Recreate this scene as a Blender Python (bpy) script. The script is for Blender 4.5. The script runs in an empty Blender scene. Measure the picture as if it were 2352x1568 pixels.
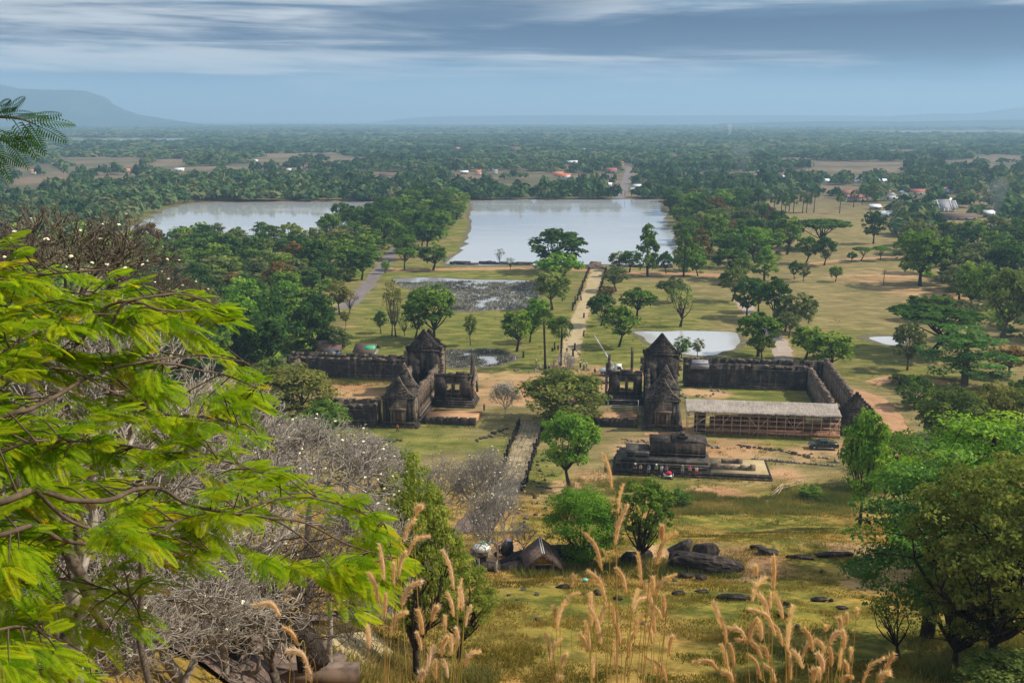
import bpy, bmesh, math, random
import numpy as np
from mathutils import Vector, Matrix

SC = bpy.context.scene
COL = SC.collection
R = math.radians

# ------------------------------------------------------------------ camera
F, CX, CY, HC, VH = 2287.0, 1176.0, 784.0, 58.0, 272.0
TH = math.atan((CY - VH) / F)
PHI = math.atan((1474 - CX) / F * math.cos(TH))          # bearing of the temple axis
cam = bpy.data.objects.new('camera', bpy.data.cameras.new('camera'))
COL.objects.link(cam)
cam.location = (0, 0, HC)
cam.rotation_euler = (math.pi / 2 - TH, 0, 0)
cam.data.sensor_width = 36
cam.data.lens = 36 * F / 2352
cam.data.clip_start = 0.1
cam.data.clip_end = 60000
SC.camera = cam

# ------------------------------------------------------------------ exposure, render
SC.view_settings.view_transform = 'Standard'
SC.view_settings.look = 'None'
SC.view_settings.exposure = 0.40
SC.view_settings.gamma = 1
SC.view_settings.use_curve_mapping = False
cy = SC.cycles
cy.max_bounces = 6; cy.diffuse_bounces = 2; cy.glossy_bounces = 2
cy.transmission_bounces = 3; cy.transparent_max_bounces = 4; cy.volume_bounces = 0
cy.caustics_reflective = False; cy.caustics_refractive = False
cy.use_denoising = True
cy.sample_clamp_indirect = 6

# ------------------------------------------------------------------ sun and sky
SUN_AZ, SUN_EL = 84.0, 43.0            # degrees right of the view direction, and up
sd = bpy.data.lights.new('sun', 'SUN')
sd.energy = 4.6; sd.angle = R(1.0); sd.color = (1.0, 0.90, 0.76)
sun = bpy.data.objects.new('sun', sd); COL.objects.link(sun)
sv = Vector((math.sin(R(SUN_AZ)) * math.cos(R(SUN_EL)), math.cos(R(SUN_AZ)) * math.cos(R(SUN_EL)), math.sin(R(SUN_EL))))
sun.rotation_euler = sv.to_track_quat('Z', 'Y').to_euler()
sun.location = (200, 200, 300)


class NT:
    """small helper round a node tree"""
    def __init__(s, tree):
        s.t = tree; s.n = tree.nodes; s.l = tree.links
    def add(s, typ, **kw):
        n = s.n.new(typ)
        for k, v in kw.items():
            setattr(n, k, v)
        return n
    def link(s, a, b):
        s.l.new(a, b)
    def val(s, sock, v):
        if hasattr(v, 'is_output') or isinstance(v, bpy.types.NodeSocket):
            s.l.new(v, sock)
        else:
            sock.default_value = v
    def math(s, op, a, b=0.0, clamp=False):
        n = s.add('ShaderNodeMath', operation=op, use_clamp=clamp)
        s.val(n.inputs[0], a); s.val(n.inputs[1], b)
        return n.outputs[0]
    def mix(s, f, a, b, blend='MIX'):
        n = s.add('ShaderNodeMix', data_type='RGBA', blend_type=blend)
        s.val(n.inputs[0], f); s.val(n.inputs[6], a); s.val(n.inputs[7], b)
        return n.outputs[2]
    def noise(s, vec, scale, detail=4, rough=0.55, dist=0.0):
        n = s.add('ShaderNodeTexNoise')
        if vec is not None: s.link(vec, n.inputs['Vector'])
        n.inputs['Scale'].default_value = scale; n.inputs['Detail'].default_value = detail
        n.inputs['Roughness'].default_value = rough; n.inputs['Distortion'].default_value = dist
        return n.outputs['Fac']
    def ramp(s, fac, stops, interp='LINEAR'):
        n = s.add('ShaderNodeValToRGB'); s.val(n.inputs[0], fac)
        e = n.color_ramp.elements; n.color_ramp.interpolation = interp
        while len(e) < len(stops): e.new(0.5)
        for q, (p, c) in zip(e, stops):
            q.position = p; q.color = (*c, 1) if len(c) == 3 else c
        return n.outputs[0]
    def smooth(s, x, lo, hi):
        n = s.add('ShaderNodeMapRange', interpolation_type='SMOOTHSTEP')
        s.val(n.inputs[0], x); n.inputs[1].default_value = lo; n.inputs[2].default_value = hi
        return n.outputs[0]
    def comb(s, x, y, z):
        n = s.add('ShaderNodeCombineXYZ')
        s.val(n.inputs[0], x); s.val(n.inputs[1], y); s.val(n.inputs[2], z)
        return n.outputs[0]


def lin(r, g, b):
    f = lambda c: (c / 255 / 12.92) if c / 255 <= 0.04045 else ((c / 255 + 0.055) / 1.055) ** 2.4
    return (f(r), f(g), f(b))


world = bpy.data.worlds.new('World'); SC.world = world; world.use_nodes = True
w = NT(world.node_tree); w.n.clear()
SKY_K = 0.10
sky = w.add('ShaderNodeTexSky', sky_type='NISHITA')
sky.sun_disc = False; sky.sun_elevation = R(SUN_EL); sky.sun_rotation = R(SUN_AZ)
sky.air_density = 1.4; sky.dust_density = 2.0; sky.ozone_density = 2.0
tc = w.add('ShaderNodeTexCoord')
sp = w.add('ShaderNodeSeparateXYZ'); w.link(tc.outputs['Generated'], sp.inputs[0])
dx, dy, dz = sp.outputs
az = w.math('ARCTAN2', dx, dy)                            # bearing, 0 = ahead
el = w.math('ARCSINE', dz)                                # elevation, radians
# long streaky cloud decks seen nearly edge-on: noise far finer in elevation than in bearing
warp = w.noise(w.comb(w.math('MULTIPLY', az, 2.0), w.math('MULTIPLY', el, 14.0), 0.0), 1.4, 4, 0.6)
elw = w.math('ADD', el, w.math('MULTIPLY', w.math('SUBTRACT', warp, 0.5), 0.045))
elw = w.math('ADD', elw, w.math('MULTIPLY', az, 0.010))
base = w.ramp(w.math('MULTIPLY', elw, 1 / 0.30), [
    (0.00, lin(176, 197, 213)), (0.06, lin(164, 188, 208)), (0.10, lin(146, 176, 202)), (0.16, lin(92, 134, 170)), (0.20, lin(14, 60, 110)),
    (0.30, lin(8, 54, 102)), (0.36, lin(104, 138, 170)), (0.55, lin(200, 208, 220)), (1.0, lin(232, 236, 242))])
# one cloud sheet seen nearly edge on, combed out sideways, with a slant
sl = w.math('ADD', el, w.math('MULTIPLY', az, 0.016))
n1 = w.noise(w.comb(w.math('MULTIPLY', az, 3.0), w.math('MULTIPLY', sl, 27.0), 5.2), 1.0, 5, 0.55, 0.5)
n2 = w.noise(w.comb(w.math('MULTIPLY', az, 5.0), w.math('MULTIPLY', sl, 95.0), 9.1), 1.0, 6, 0.60, 0.8)
n3 = w.noise(w.comb(w.math('MULTIPLY', az, 2.2), w.math('MULTIPLY', el, 30.0), 21.3), 1.0, 4, 0.5, 0.4)
lay = w.math('ADD', w.math('MULTIPLY', n1, 0.64), w.math('MULTIPLY', n2, 0.36))
left = w.math('MULTIPLY', az, -0.13)                       # thinner, paler cloud to the left
hi = w.smooth(el, 0.066, 0.108)                            # a paler deck higher up
low = w.math('SUBTRACT', 1.0, w.smooth(el, 0.012, 0.034))
mid = w.math('MULTIPLY', w.smooth(el, 0.026, 0.046), w.math('SUBTRACT', 1.0, w.smooth(el, 0.058, 0.068)))
bias = w.math('ADD', left, w.math('SUBTRACT', w.math('MULTIPLY', hi, 0.13), w.math('MULTIPLY', low, 0.07)))
bias = w.math('ADD', bias, w.math('MULTIPLY', mid, 0.05))
pale = w.smooth(w.math('ADD', lay, bias), 0.50, 0.70)
c1 = w.mix(w.math('MULTIPLY', pale, 0.92), base, (*lin(214, 217, 220), 1))
darkm = w.math('MULTIPLY', w.smooth(w.math('SUBTRACT', n3, w.math('MULTIPLY', left, 0.5)), 0.48, 0.66), w.smooth(el, 0.05, 0.075))
c2 = w.mix(w.math('MULTIPLY', darkm, 0.85), c1, (*lin(12, 58, 106), 1))
over = w.smooth(el, 0.10, 0.35)
clouds_hi = w.ramp(w.noise(tc.outputs['Generated'], 3.0, 5), [(0.35, lin(170, 186, 206)), (0.65, lin(238, 240, 244))])
c3 = w.mix(over, c2, clouds_hi)
sc_ = w.add('ShaderNodeVectorMath', operation='SCALE'); w.link(c3, sc_.inputs[0]); sc_.inputs['Scale'].default_value = 0.82 / SKY_K
gap = w.math('MULTIPLY', w.smooth(el, 0.25, 0.9), 0.35)
allsky = w.mix(gap, sc_.outputs[0], sky.outputs[0])
bg = w.add('ShaderNodeBackground'); w.link(allsky, bg.inputs[0]); bg.inputs[1].default_value = SKY_K
wo = w.add('ShaderNodeOutputWorld'); w.link(bg.outputs[0], wo.inputs[0])

# ------------------------------------------------------------------ geometry of the place
KN = np.array([(-60, 66), (-20, 60), (-2, 56.6), (1.0, 56.3), (4, 53.6), (10, 48.5), (20, 41.5), (35, 33.2), (48, 28.6), (70, 21.6),
               (84, 17.7), (92, 16.6), (98, 14.8), (108, 11.0), (120, 7.0), (132, 3.6), (143, 1.2), (151, 0.25), (158, 0), (40000, 0)], float)


def vnoise(x, y, s, seed=0):
    """smooth value noise, numpy"""
    x = np.asarray(x, float) / s; y = np.asarray(y, float) / s
    xi = np.floor(x).astype(np.int64); yi = np.floor(y).astype(np.int64)
    fx = x - xi; fy = y - yi
    fx = fx * fx * (3 - 2 * fx); fy = fy * fy * (3 - 2 * fy)
    def h(a, b):
        n = (a * 374761393 + b * 668265263 + seed * 144665) & 0x7fffffff
        n = ((n ^ (n >> 13)) * 1274126177) & 0x7fffffff
        return ((n ^ (n >> 16)) & 0xffff) / 65535.0
    return (h(xi, yi) * (1 - fx) + h(xi + 1, yi) * fx) * (1 - fy) + (h(xi, yi + 1) * (1 - fx) + h(xi + 1, yi + 1) * fx) * fy


def terrain(x, y):
    x = np.asarray(x, float); y = np.asarray(y, float)
    z = sum(np.interp(y + d, KN[:, 0], KN[:, 1]) for d in (-2.0, -0.7, 0.7, 2.0)) / 4
    bl = np.clip((-4.5 - x) / 6.5, 0, 1); bl = bl * bl * (3 - 2 * bl)
    z = z + 5.0 * bl * np.clip((y - 8) / 10, 0, 1) * np.clip((62 - y) / 20, 0, 1)
    k = np.clip((y - 40) / 20, 0, 1) * np.clip((160 - y) / 30, 0, 1)
    z = z + k * ((vnoise(x, y, 14, 1) - 0.5) * 1.7 + (vnoise(x, y, 5, 2) - 0.5) * 0.6)
    return z


def tz(x, y):
    return float(terrain(x, y))


CT, ST = math.cos(TH), math.sin(TH)


def ray(u, v):
    a = (u - CX) / F; b = -(v - CY) / F
    return Vector((a, CT + b * ST, -ST + b * CT))


def at(u, v, D):
    """world point at depth D on the sight line u, v (photo at 2352 px)"""
    d = ray(u, v)
    return Vector((0, 0, HC)) + d * D


def gp(u, v):
    """where the sight line u, v meets the ground"""
    d = ray(u, v)
    t, st = 30.0, 1.0
    while t < 40000:
        p = d * t
        if p.z + HC < tz(p.x, p.y):
            lo, hi_ = t - st, t
            for _ in range(24):
                m = (lo + hi_) / 2; p = d * m
                if p.z + HC < tz(p.x, p.y): hi_ = m
                else: lo = m
            p = d * hi_
            return Vector((p.x, p.y, tz(p.x, p.y)))
        t += st; st = max(1.0, t * 0.01)
    p = d * (-HC / d.z) if d.z < 0 else d * 40000
    return Vector((p.x, p.y, 0))


def depth(p):
    return p.y * CT - (p.z - HC) * ST


def project(x, y, z):
    D = y * CT - (z - HC) * ST
    return CX + F * x / D, CY - F * (y * ST + (z - HC) * CT) / D, D


def mpp(p):
    """metres per photo pixel at a point"""
    return depth(p) / F


CP, SP = math.cos(PHI), math.sin(PHI)


def T(a, b, z=0.0):
    """temple frame (a across, b along the axis) to world"""
    return Vector((a * CP + b * SP, -a * SP + b * CP, z))


def toab(x, y):
    return x * CP - y * SP, x * SP + y * CP


# ------------------------------------------------------------------ objects
def thing(name, label, cat, loc=(0, 0, 0), rz=0.0, group=None, scale=None):
    o = bpy.data.objects.new(name, None); COL.objects.link(o)
    o.empty_display_size = 0.3
    o.location = loc; o.rotation_euler = (0, 0, rz)
    if scale is not None: o.scale = scale
    o['label'] = label; o['category'] = cat
    if group: o['group'] = group
    return o


def tag(o, label, cat, group=None):
    o['label'] = label; o['category'] = cat
    if group: o['group'] = group
    return o


def link(name, me, mat=None, parent=None, loc=None, rot=None, scale=None):
    o = bpy.data.objects.new(name, me); COL.objects.link(o)
    if mat is not None and not me.materials: me.materials.append(mat)
    if parent is not None: o.parent = parent
    if loc is not None: o.location = loc
    if rot is not None: o.rotation_euler = rot
    if scale is not None: o.scale = scale
    return o


def struct(o, kind='structure'):
    o['kind'] = kind
    return o


def raw_mesh(name, V, faces, tint=None, smooth=False, attrs=None):
    """V (n,3); faces: list of (m,k) int arrays; tint: per face values"""
    me = bpy.data.meshes.new(name)
    V = np.ascontiguousarray(V, np.float32)
    me.vertices.add(len(V)); me.vertices.foreach_set('co', V.ravel())
    fl = [np.asarray(f, np.int32) for f in faces if len(f)]
    idx = np.concatenate([f.ravel() for f in fl]) if fl else np.zeros(0, np.int32)
    tot = np.concatenate([np.full(len(f), f.shape[1], np.int32) for f in fl]) if fl else np.zeros(0, np.int32)
    st = np.concatenate([[0], np.cumsum(tot)[:-1]]).astype(np.int32) if len(tot) else tot
    me.loops.add(len(idx)); me.loops.foreach_set('vertex_index', idx)
    me.polygons.add(len(tot)); me.polygons.foreach_set('loop_start', st)
    if smooth: me.polygons.foreach_set('use_smooth', np.ones(len(tot), bool))
    me.update(calc_edges=True); me.validate()
    if tint is not None:
        a = me.attributes.new('tint', 'FLOAT', 'FACE'); a.data.foreach_set('value', np.asarray(tint, np.float32))
    for k, v in (attrs or {}).items():
        a = me.attributes.new(k, 'FLOAT', 'POINT'); a.data.foreach_set('value', np.asarray(v, np.float32))
    return me


class MB:
    """collects boxes, prisms and tubes into one mesh"""
    def __init__(s):
        s.v = []; s.f = {3: [], 4: []}; s.ng = []; s.n = 0
    def _add(s, V, F4=None, F3=None, NG=None):
        V = np.asarray(V, float).reshape(-1, 3)
        if F4 is not None and len(F4): s.f[4].append(np.asarray(F4, int) + s.n)
        if F3 is not None and len(F3): s.f[3].append(np.asarray(F3, int) + s.n)
        for g in NG or []: s.ng.append([i + s.n for i in g])
        s.v.append(V); s.n += len(V)
        return s
    def box(s, x0, x1, y0, y1, z0, z1, M=None, taper=0.0):
        t = taper
        V = np.array([(x0, y0, z0), (x1, y0, z0), (x1, y1, z0), (x0, y1, z0),
                      (x0 + t, y0 + t, z1), (x1 - t, y0 + t, z1), (x1 - t, y1 - t, z1), (x0 + t, y1 - t, z1)], float)
        if M is not None: V = np.array([M @ Vector(p) for p in V])
        return s._add(V, [(0, 3, 2, 1), (4, 5, 6, 7), (0, 1, 5, 4), (1, 2, 6, 5), (2, 3, 7, 6), (3, 0, 4, 7)])
    def prism(s, poly, y0, y1, axis='y', M=None):
        """polygon (p, z) extruded along y (axis='y': p is x) or x (axis='x': p is y)"""
        n = len(poly)
        if axis == 'y': V = [(p, y0, z) for p, z in poly] + [(p, y1, z) for p, z in poly]
        elif axis == 'x': V = [(y0, p, z) for p, z in poly] + [(y1, p, z) for p, z in poly]
        else: V = [(p, q, y0) for p, q in poly] + [(p, q, y1) for p, q in poly]
        if M is not None: V = [M @ Vector(p) for p in V]
        return s._add(V, [(i, (i + 1) % n, n + (i + 1) % n, n + i) for i in range(n)], NG=[list(range(n))[::-1], list(range(n, 2 * n))])
    def tube(s, pts, rad, sides=6, cap=True):
        pts = [Vector(p) for p in pts]; n = len(pts)
        if not hasattr(rad, '__len__'): rad = [rad] * n
        V = []; up = None
        for i, p in enumerate(pts):
            d = (pts[min(i + 1, n - 1)] - pts[max(i - 1, 0)])
            if d.length < 1e-9: d = Vector((0, 0, 1))
            d.normalize()
            if up is None: up = d.orthogonal().normalized()
            else:
                up = up - d * up.dot(d)
                up = up.normalized() if up.length > 1e-6 else d.orthogonal().normalized()
            sd_ = d.cross(up)
            for k in range(sides):
                a = 2 * math.pi * k / sides
                V.append(p + (up * math.cos(a) + sd_ * math.sin(a)) * rad[i])
        F4 = [(i * sides + k, i * sides + (k + 1) % sides, (i + 1) * sides + (k + 1) % sides, (i + 1) * sides + k) for i in range(n - 1) for k in range(sides)]
        NG = [list(range(sides))[::-1], list(range((n - 1) * sides, n * sides))] if cap else []
        return s._add(V, F4, NG=NG)
    def quad(s, a, b, c, d):
        return s._add([a, b, c, d], [(0, 1, 2, 3)])
    def tri(s, a, b, c):
        return s._add([a, b, c], F3=[(0, 1, 2)])
    def ball(s, c, r, seg=8, ring=5, sq=(1, 1, 1)):
        V = []; c = Vector(c)
        for i in range(ring + 1):
            t = math.pi * i / ring
            for k in range(seg):
                a = 2 * math.pi * k / seg
                V.append((c.x + r * sq[0] * math.sin(t) * math.cos(a), c.y + r * sq[1] * math.sin(t) * math.sin(a), c.z + r * sq[2] * math.cos(t)))
        F4 = [(i * seg + k, (i + 1) * seg + k, (i + 1) * seg + (k + 1) % seg, i * seg + (k + 1) % seg) for i in range(ring) for k in range(seg)]
        return s._add(V, F4)
    def mesh(s, name, smooth=False):
        V = np.concatenate(s.v)
        fs = [np.concatenate(s.f[k]) for k in (3, 4) if s.f[k]]
        me = raw_mesh(name, V, fs + [np.array([g]) for g in s.ng], smooth=smooth)
        return me
    def build(s, name, mat, parent=None, smooth=False, **kw):
        return link(name, s.mesh(name, smooth), mat, parent, **kw)


ORD = ['first', 'second', 'third', 'fourth', 'fifth', 'sixth', 'seventh', 'eighth', 'ninth', 'tenth', 'eleventh', 'twelfth', 'thirteenth',
       'fourteenth', 'fifteenth', 'sixteenth', 'seventeenth', 'eighteenth', 'nineteenth', 'twentieth']


def ordinal(i):
    if i < 20: return ORD[i]
    n = i + 1
    return f"{n}{'th' if 10 <= n % 100 <= 20 else {1: 'st', 2: 'nd', 3: 'rd'}.get(n % 10, 'th')}"

# ------------------------------------------------------------------ materials
def mat_new(name):
    m = bpy.data.materials.new(name); m.use_nodes = True
    t = NT(m.node_tree); t.n.clear()
    out = t.add('ShaderNodeOutputMaterial')
    return m, t, out


def pbsdf(t, col, rough=0.8, spec=0.3, metal=0.0, bump=None, bdist=0.05, bstr=0.5):
    b = t.add('ShaderNodeBsdfPrincipled')
    t.val(b.inputs['Base Color'], col if not isinstance(col, tuple) or len(col) == 4 else (*col, 1))
    t.val(b.inputs['Roughness'], rough); b.inputs['Specular IOR Level'].default_value = spec; b.inputs['Metallic'].default_value = metal
    if bump is not None:
        bn = t.add('ShaderNodeBump'); bn.inputs['Strength'].default_value = bstr; bn.inputs['Distance'].default_value = bdist
        t.link(bump, bn.inputs['Height']); t.link(bn.outputs[0], b.inputs['Normal'])
    return b


def simple(name, c, rough=0.7, spec=0.3, metal=0.0, var=0.25, scale=1.5):
    m, t, out = mat_new(name)
    tcx = t.add('ShaderNodeTexCoord')
    n = t.noise(tcx.outputs['Object'], scale, 5, 0.6)
    col = t.mix(t.smooth(n, 0.3, 0.7), (*[x * (1 - var) for x in c], 1), (*[min(1, x * (1 + var)) for x in c], 1))
    b = pbsdf(t, col, rough, spec, metal)
    t.link(b.outputs[0], out.inputs[0])
    return m


def stone(name, dark, mid, pale, lich=0.25, bw=1.25, bh=0.5):
    m, t, out = mat_new(name)
    tcx = t.add('ShaderNodeTexCoord'); ob = tcx.outputs['Object']
    sx = t.add('ShaderNodeSeparateXYZ'); t.link(ob, sx.inputs[0])
    v2 = t.comb(t.math('ADD', sx.outputs[0], sx.outputs[1]), sx.outputs[2], 0.0)
    br = t.add('ShaderNodeTexBrick'); t.link(v2, br.inputs['Vector'])
    br.inputs['Scale'].default_value = 1.0; br.inputs['Brick Width'].default_value = bw; br.inputs['Row Height'].default_value = bh
    br.inputs['Mortar Size'].default_value = 0.03; br.inputs['Mortar Smooth'].default_value = 0.3
    br.inputs['Color1'].default_value = (0.42, 0.42, 0.43, 1); br.inputs['Color2'].default_value = (1.0, 0.97, 0.93, 1); br.inputs['Mortar'].default_value = (0.10, 0.10, 0.10, 1)
    n1 = t.noise(ob, 0.55, 6, 0.65); n2 = t.noise(ob, 2.6, 6, 0.7); n3 = t.noise(ob, 9, 4, 0.6)
    streak = t.noise(t.comb(t.math('MULTIPLY', sx.outputs[0], 1.6), t.math('MULTIPLY', sx.outputs[1], 1.6), t.math('MULTIPLY', sx.outputs[2], 0.18)), 1.0, 4)
    f = t.math('ADD', t.math('MULTIPLY', n1, 0.5), t.math('ADD', t.math('MULTIPLY', n2, 0.3), t.math('MULTIPLY', streak, 0.3)))
    c = t.ramp(f, [(0.38, dark), (0.56, mid), (0.72, pale)])
    c = t.mix(1.0, c, t.mix(0.75, (1, 1, 1, 1), br.outputs['Color']), 'MULTIPLY')
    c = t.mix(t.math('MULTIPLY', t.smooth(streak, 0.56, 0.68), 0.45), c, t.mix(0.5, mid + (1,), (0.24, 0.15, 0.095, 1)))
    c = t.mix(t.math('MULTIPLY', t.smooth(n2, 0.60, 0.70), lich), c, (0.36, 0.34, 0.30, 1))
    bmp = t.math('ADD', t.math('MULTIPLY', br.outputs['Fac'], -0.6), t.math('ADD', n3, n2))
    b = pbsdf(t, c, 0.9, 0.2, bump=bmp, bdist=0.06, bstr=0.8)
    t.link(b.outputs[0], out.inputs[0])
    return m


def leafmat(name, cols, trans=0.35, rnd=0.25, gloss=0.0, k=1.0, hue=(1, 1, 1)):
    """cols: dark, mid, light base colours picked per leaf clump; trans: light let through"""
    m, t, out = mat_new(name)
    a = t.add('ShaderNodeAttribute'); a.attribute_name = 'tint'
    oi = t.add('ShaderNodeObjectInfo')
    f = t.math('ADD', a.outputs['Fac'], t.math('MULTIPLY', t.math('SUBTRACT', oi.outputs['Random'], 0.5), rnd), True)
    n = len(cols); cols = [tuple(q * k * h for q, h in zip(cc, hue)) for cc in cols]
    c = t.ramp(f, [(i / (n - 1), q) for i, q in enumerate(cols)])
    d = t.add('ShaderNodeBsdfDiffuse'); t.link(c, d.inputs[0])
    tr = t.add('ShaderNodeBsdfTranslucent'); t.link(t.mix(1.0, c, (1.15, 1.1, 0.6, 1), 'MULTIPLY'), tr.inputs[0])
    mx = t.add('ShaderNodeMixShader'); mx.inputs[0].default_value = trans
    t.link(d.outputs[0], mx.inputs[1]); t.link(tr.outputs[0], mx.inputs[2])
    sh = mx.outputs[0]
    if gloss:
        g = t.add('ShaderNodeBsdfGlossy'); g.inputs['Roughness'].default_value = 0.42; g.inputs[0].default_value = (1, 1, 1, 1)
        m2 = t.add('ShaderNodeMixShader'); m2.inputs[0].default_value = gloss
        t.link(sh, m2.inputs[1]); t.link(g.outputs[0], m2.inputs[2]); sh = m2.outputs[0]
    t.link(sh, out.inputs[0])
    return m


M = {}
M['stone'] = stone('blackened shaded sandstone', (0.013, 0.012, 0.012), (0.060, 0.050, 0.043), (0.22, 0.175, 0.135), 0.45)  # black staining, darkened further to paint the shade on camera-facing walls
M['stone_tan_lit'] = stone('weathered sunlit sandstone', (0.075, 0.060, 0.050), (0.22, 0.165, 0.12), (0.38, 0.29, 0.21), 0.35)  # sunlight put into the colour of side walls; also tan trim and stones
M['stone_grey'] = stone('lichened sandstone', (0.020, 0.019, 0.019), (0.085, 0.076, 0.066), (0.27, 0.22, 0.19), 0.9)
M['laterite'] = stone('red laterite wall', (0.13, 0.06, 0.038), (0.34, 0.155, 0.09), (0.50, 0.26, 0.15), 0.10, 0.6, 0.3)
M['rubble'] = stone('retaining rubble', (0.02, 0.018, 0.016), (0.06, 0.05, 0.04), (0.16, 0.13, 0.10), 0.15, 0.5, 0.3)
M['block'] = simple('loose stone block', (0.26, 0.205, 0.155), 0.9, 0.2, var=0.55, scale=0.9)
M['block_dark'] = simple('dark stone block', (0.06, 0.05, 0.044), 0.9, 0.2, var=0.6, scale=1.2)
M['boulder'] = stone('dark boulder', (0.012, 0.011, 0.012), (0.040, 0.034, 0.032), (0.15, 0.125, 0.10), 0.15, 40, 40)
M['post'] = stone('boundary stone', (0.015, 0.014, 0.013), (0.045, 0.038, 0.034), (0.12, 0.10, 0.085), 0.25, 3, 3)
M['door'] = simple('brown door slab', (0.12, 0.075, 0.05), 0.85, var=0.4, scale=2.5)
M['bark'] = simple('brown bark', (0.095, 0.078, 0.060), 0.9, 0.1, var=0.5, scale=4)
M['bark_dark'] = simple('dark bark', (0.032, 0.026, 0.022), 0.9, 0.1, var=0.5, scale=4)
M['bark_grey'] = simple('pale grey bark', (0.20, 0.175, 0.155), 0.85, 0.15, var=0.35, scale=3)
M['bark_near'] = simple('grey brown bark', (0.25, 0.225, 0.19), 0.85, 0.15, var=0.45, scale=2.2)
M['bark_flame'] = simple('flame tree bark', (0.10, 0.072, 0.05), 0.85, 0.15, var=0.35, scale=9)
M['wood'] = simple('pale bamboo', (0.52, 0.38, 0.26), 0.8, var=0.3)
M['thatch'] = None
M['green_dark'] = leafmat('dark green leaves', [(0.008, 0.022, 0.010), (0.018, 0.048, 0.016), (0.040, 0.085, 0.022)], k=2.35, hue=(1.32, 1.06, .72))
M['green_mid'] = leafmat('mid green leaves', [(0.016, 0.040, 0.012), (0.036, 0.082, 0.018), (0.080, 0.140, 0.028)], k=2.35, hue=(1.32, 1.06, .72))
M['green_bright'] = leafmat('bright green leaves', [(0.030, 0.085, 0.016), (0.060, 0.155, 0.026), (0.120, 0.230, 0.040)], k=1.75, hue=(1.32, 1.06, .72))
M['green_olive'] = leafmat('olive leaves', [(0.030, 0.048, 0.014), (0.075, 0.105, 0.024), (0.15, 0.175, 0.045)], 0.42, k=2.0)
M['lime_green'] = leafmat('yellowish lime leaves', [(0.085, 0.115, 0.020), (0.17, 0.215, 0.036), (0.30, 0.335, 0.065)], 0.48, 0.2, k=1.4)
M['olive_light'] = leafmat('light olive leaves', [(0.055, 0.080, 0.020), (0.125, 0.160, 0.036), (0.23, 0.25, 0.062)], 0.45, 0.2, k=1.3)
M['brown_block'] = simple('brown weathered block', (0.125, 0.092, 0.072), 0.9, 0.2, var=0.5, scale=1.5)
M['green_grey'] = leafmat('grey green leaves', [(0.025, 0.045, 0.026), (0.055, 0.085, 0.045), (0.10, 0.13, 0.07)], k=2, hue=(1.32, 1.06, .72))
M['yellow_green'] = leafmat('yellow green leaves', [(0.07, 0.085, 0.02), (0.14, 0.15, 0.035), (0.24, 0.22, 0.06)], k=1.35)
M['rust'] = leafmat('rusty leaves', [(0.055, 0.045, 0.015), (0.14, 0.095, 0.028), (0.26, 0.15, 0.045)], k=1.35)
M['terminalia'] = leafmat('glossy layered leaves', [(0.012, 0.042, 0.014), (0.034, 0.105, 0.026), (0.085, 0.20, 0.035)], 0.42, 0.1, 0.012, 2.0, (1.35, 1.05, .75))
M['limes'] = leafmat('bright lime leaves', [(0.035, 0.10, 0.012), (0.085, 0.20, 0.020), (0.20, 0.33, 0.035)], 0.45, 0.1, 0.01, 1.55, (1.1, 1, .9))  # lighter, yellower leaf tones than the other tiered trees
M['flame'] = leafmat('flame tree leaves', [(0.075, 0.18, 0.006), (0.20, 0.33, 0.010), (0.34, 0.44, 0.012), (0.54, 0.40, 0.015), (0.50, 0.22, 0.01)], 0.60, 0.0, k=1.15)
M['flame_shaded'] = leafmat('shaded flame tree leaves', [(0.018, 0.06, 0.008), (0.035, 0.10, 0.012), (0.06, 0.13, 0.015)], 0.40, 0.0)  # shaded copy of the flame leaves, the shade put into the colour
M['forest'] = leafmat('distant forest', [(0.012, 0.030, 0.012), (0.026, 0.056, 0.020), (0.050, 0.085, 0.030), (0.085, 0.095, 0.040)], 0.2, 0.0, k=1.85)
M['grass'] = leafmat('grass blades', [(0.30, 0.19, 0.055), (0.24, 0.18, 0.040), (0.10, 0.105, 0.016), (0.06, 0.075, 0.012)], 0.45, 0.0)
M['weeds'] = leafmat('weeds', [(0.06, 0.085, 0.020), (0.15, 0.145, 0.042), (0.30, 0.225, 0.085)], 0.35, 0.0, k=1.3)
M['plume'] = leafmat('grass plume', [(0.66, 0.46, 0.26), (0.80, 0.60, 0.38), (0.80, 0.62, 0.50)], 0.55, 0.4)
M['stem'] = leafmat('grass stem', [(0.30, 0.17, 0.06), (0.42, 0.28, 0.09), (0.40, 0.36, 0.08)], 0.3, 0.4)
M['flower'] = simple('cream blossom', (0.85, 0.80, 0.55), 0.6, var=0.1)
M['lotus'] = leafmat('lotus stalks', [(0.07, 0.07, 0.055), (0.17, 0.16, 0.13), (0.34, 0.32, 0.27)], 0.2, 0.0)


def thatch():
    m, t, out = mat_new('grey thatch')
    ob = t.add('ShaderNodeTexCoord').outputs['Object']
    sx = t.add('ShaderNodeSeparateXYZ'); t.link(ob, sx.inputs[0])
    v = t.comb(t.math('MULTIPLY', sx.outputs[0], 7.0), t.math('MULTIPLY', sx.outputs[1], 0.7), t.math('MULTIPLY', sx.outputs[2], 0.7))
    n = t.noise(v, 1.0, 6, 0.7); n2 = t.noise(ob, 0.5, 4); n3 = t.noise(v, 4.0, 4, 0.7)
    c = t.ramp(t.math('ADD', t.math('MULTIPLY', n, 0.5), t.math('ADD', t.math('MULTIPLY', n2, 0.25), t.math('MULTIPLY', n3, 0.25))),
               [(0.36, (0.14, 0.11, 0.09)), (0.5, (0.30, 0.26, 0.22)), (0.66, (0.46, 0.42, 0.37))])
    b = pbsdf(t, c, 0.95, 0.1, bump=n, bdist=0.08, bstr=1.0); t.link(b.outputs[0], out.inputs[0])
    return m


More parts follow.
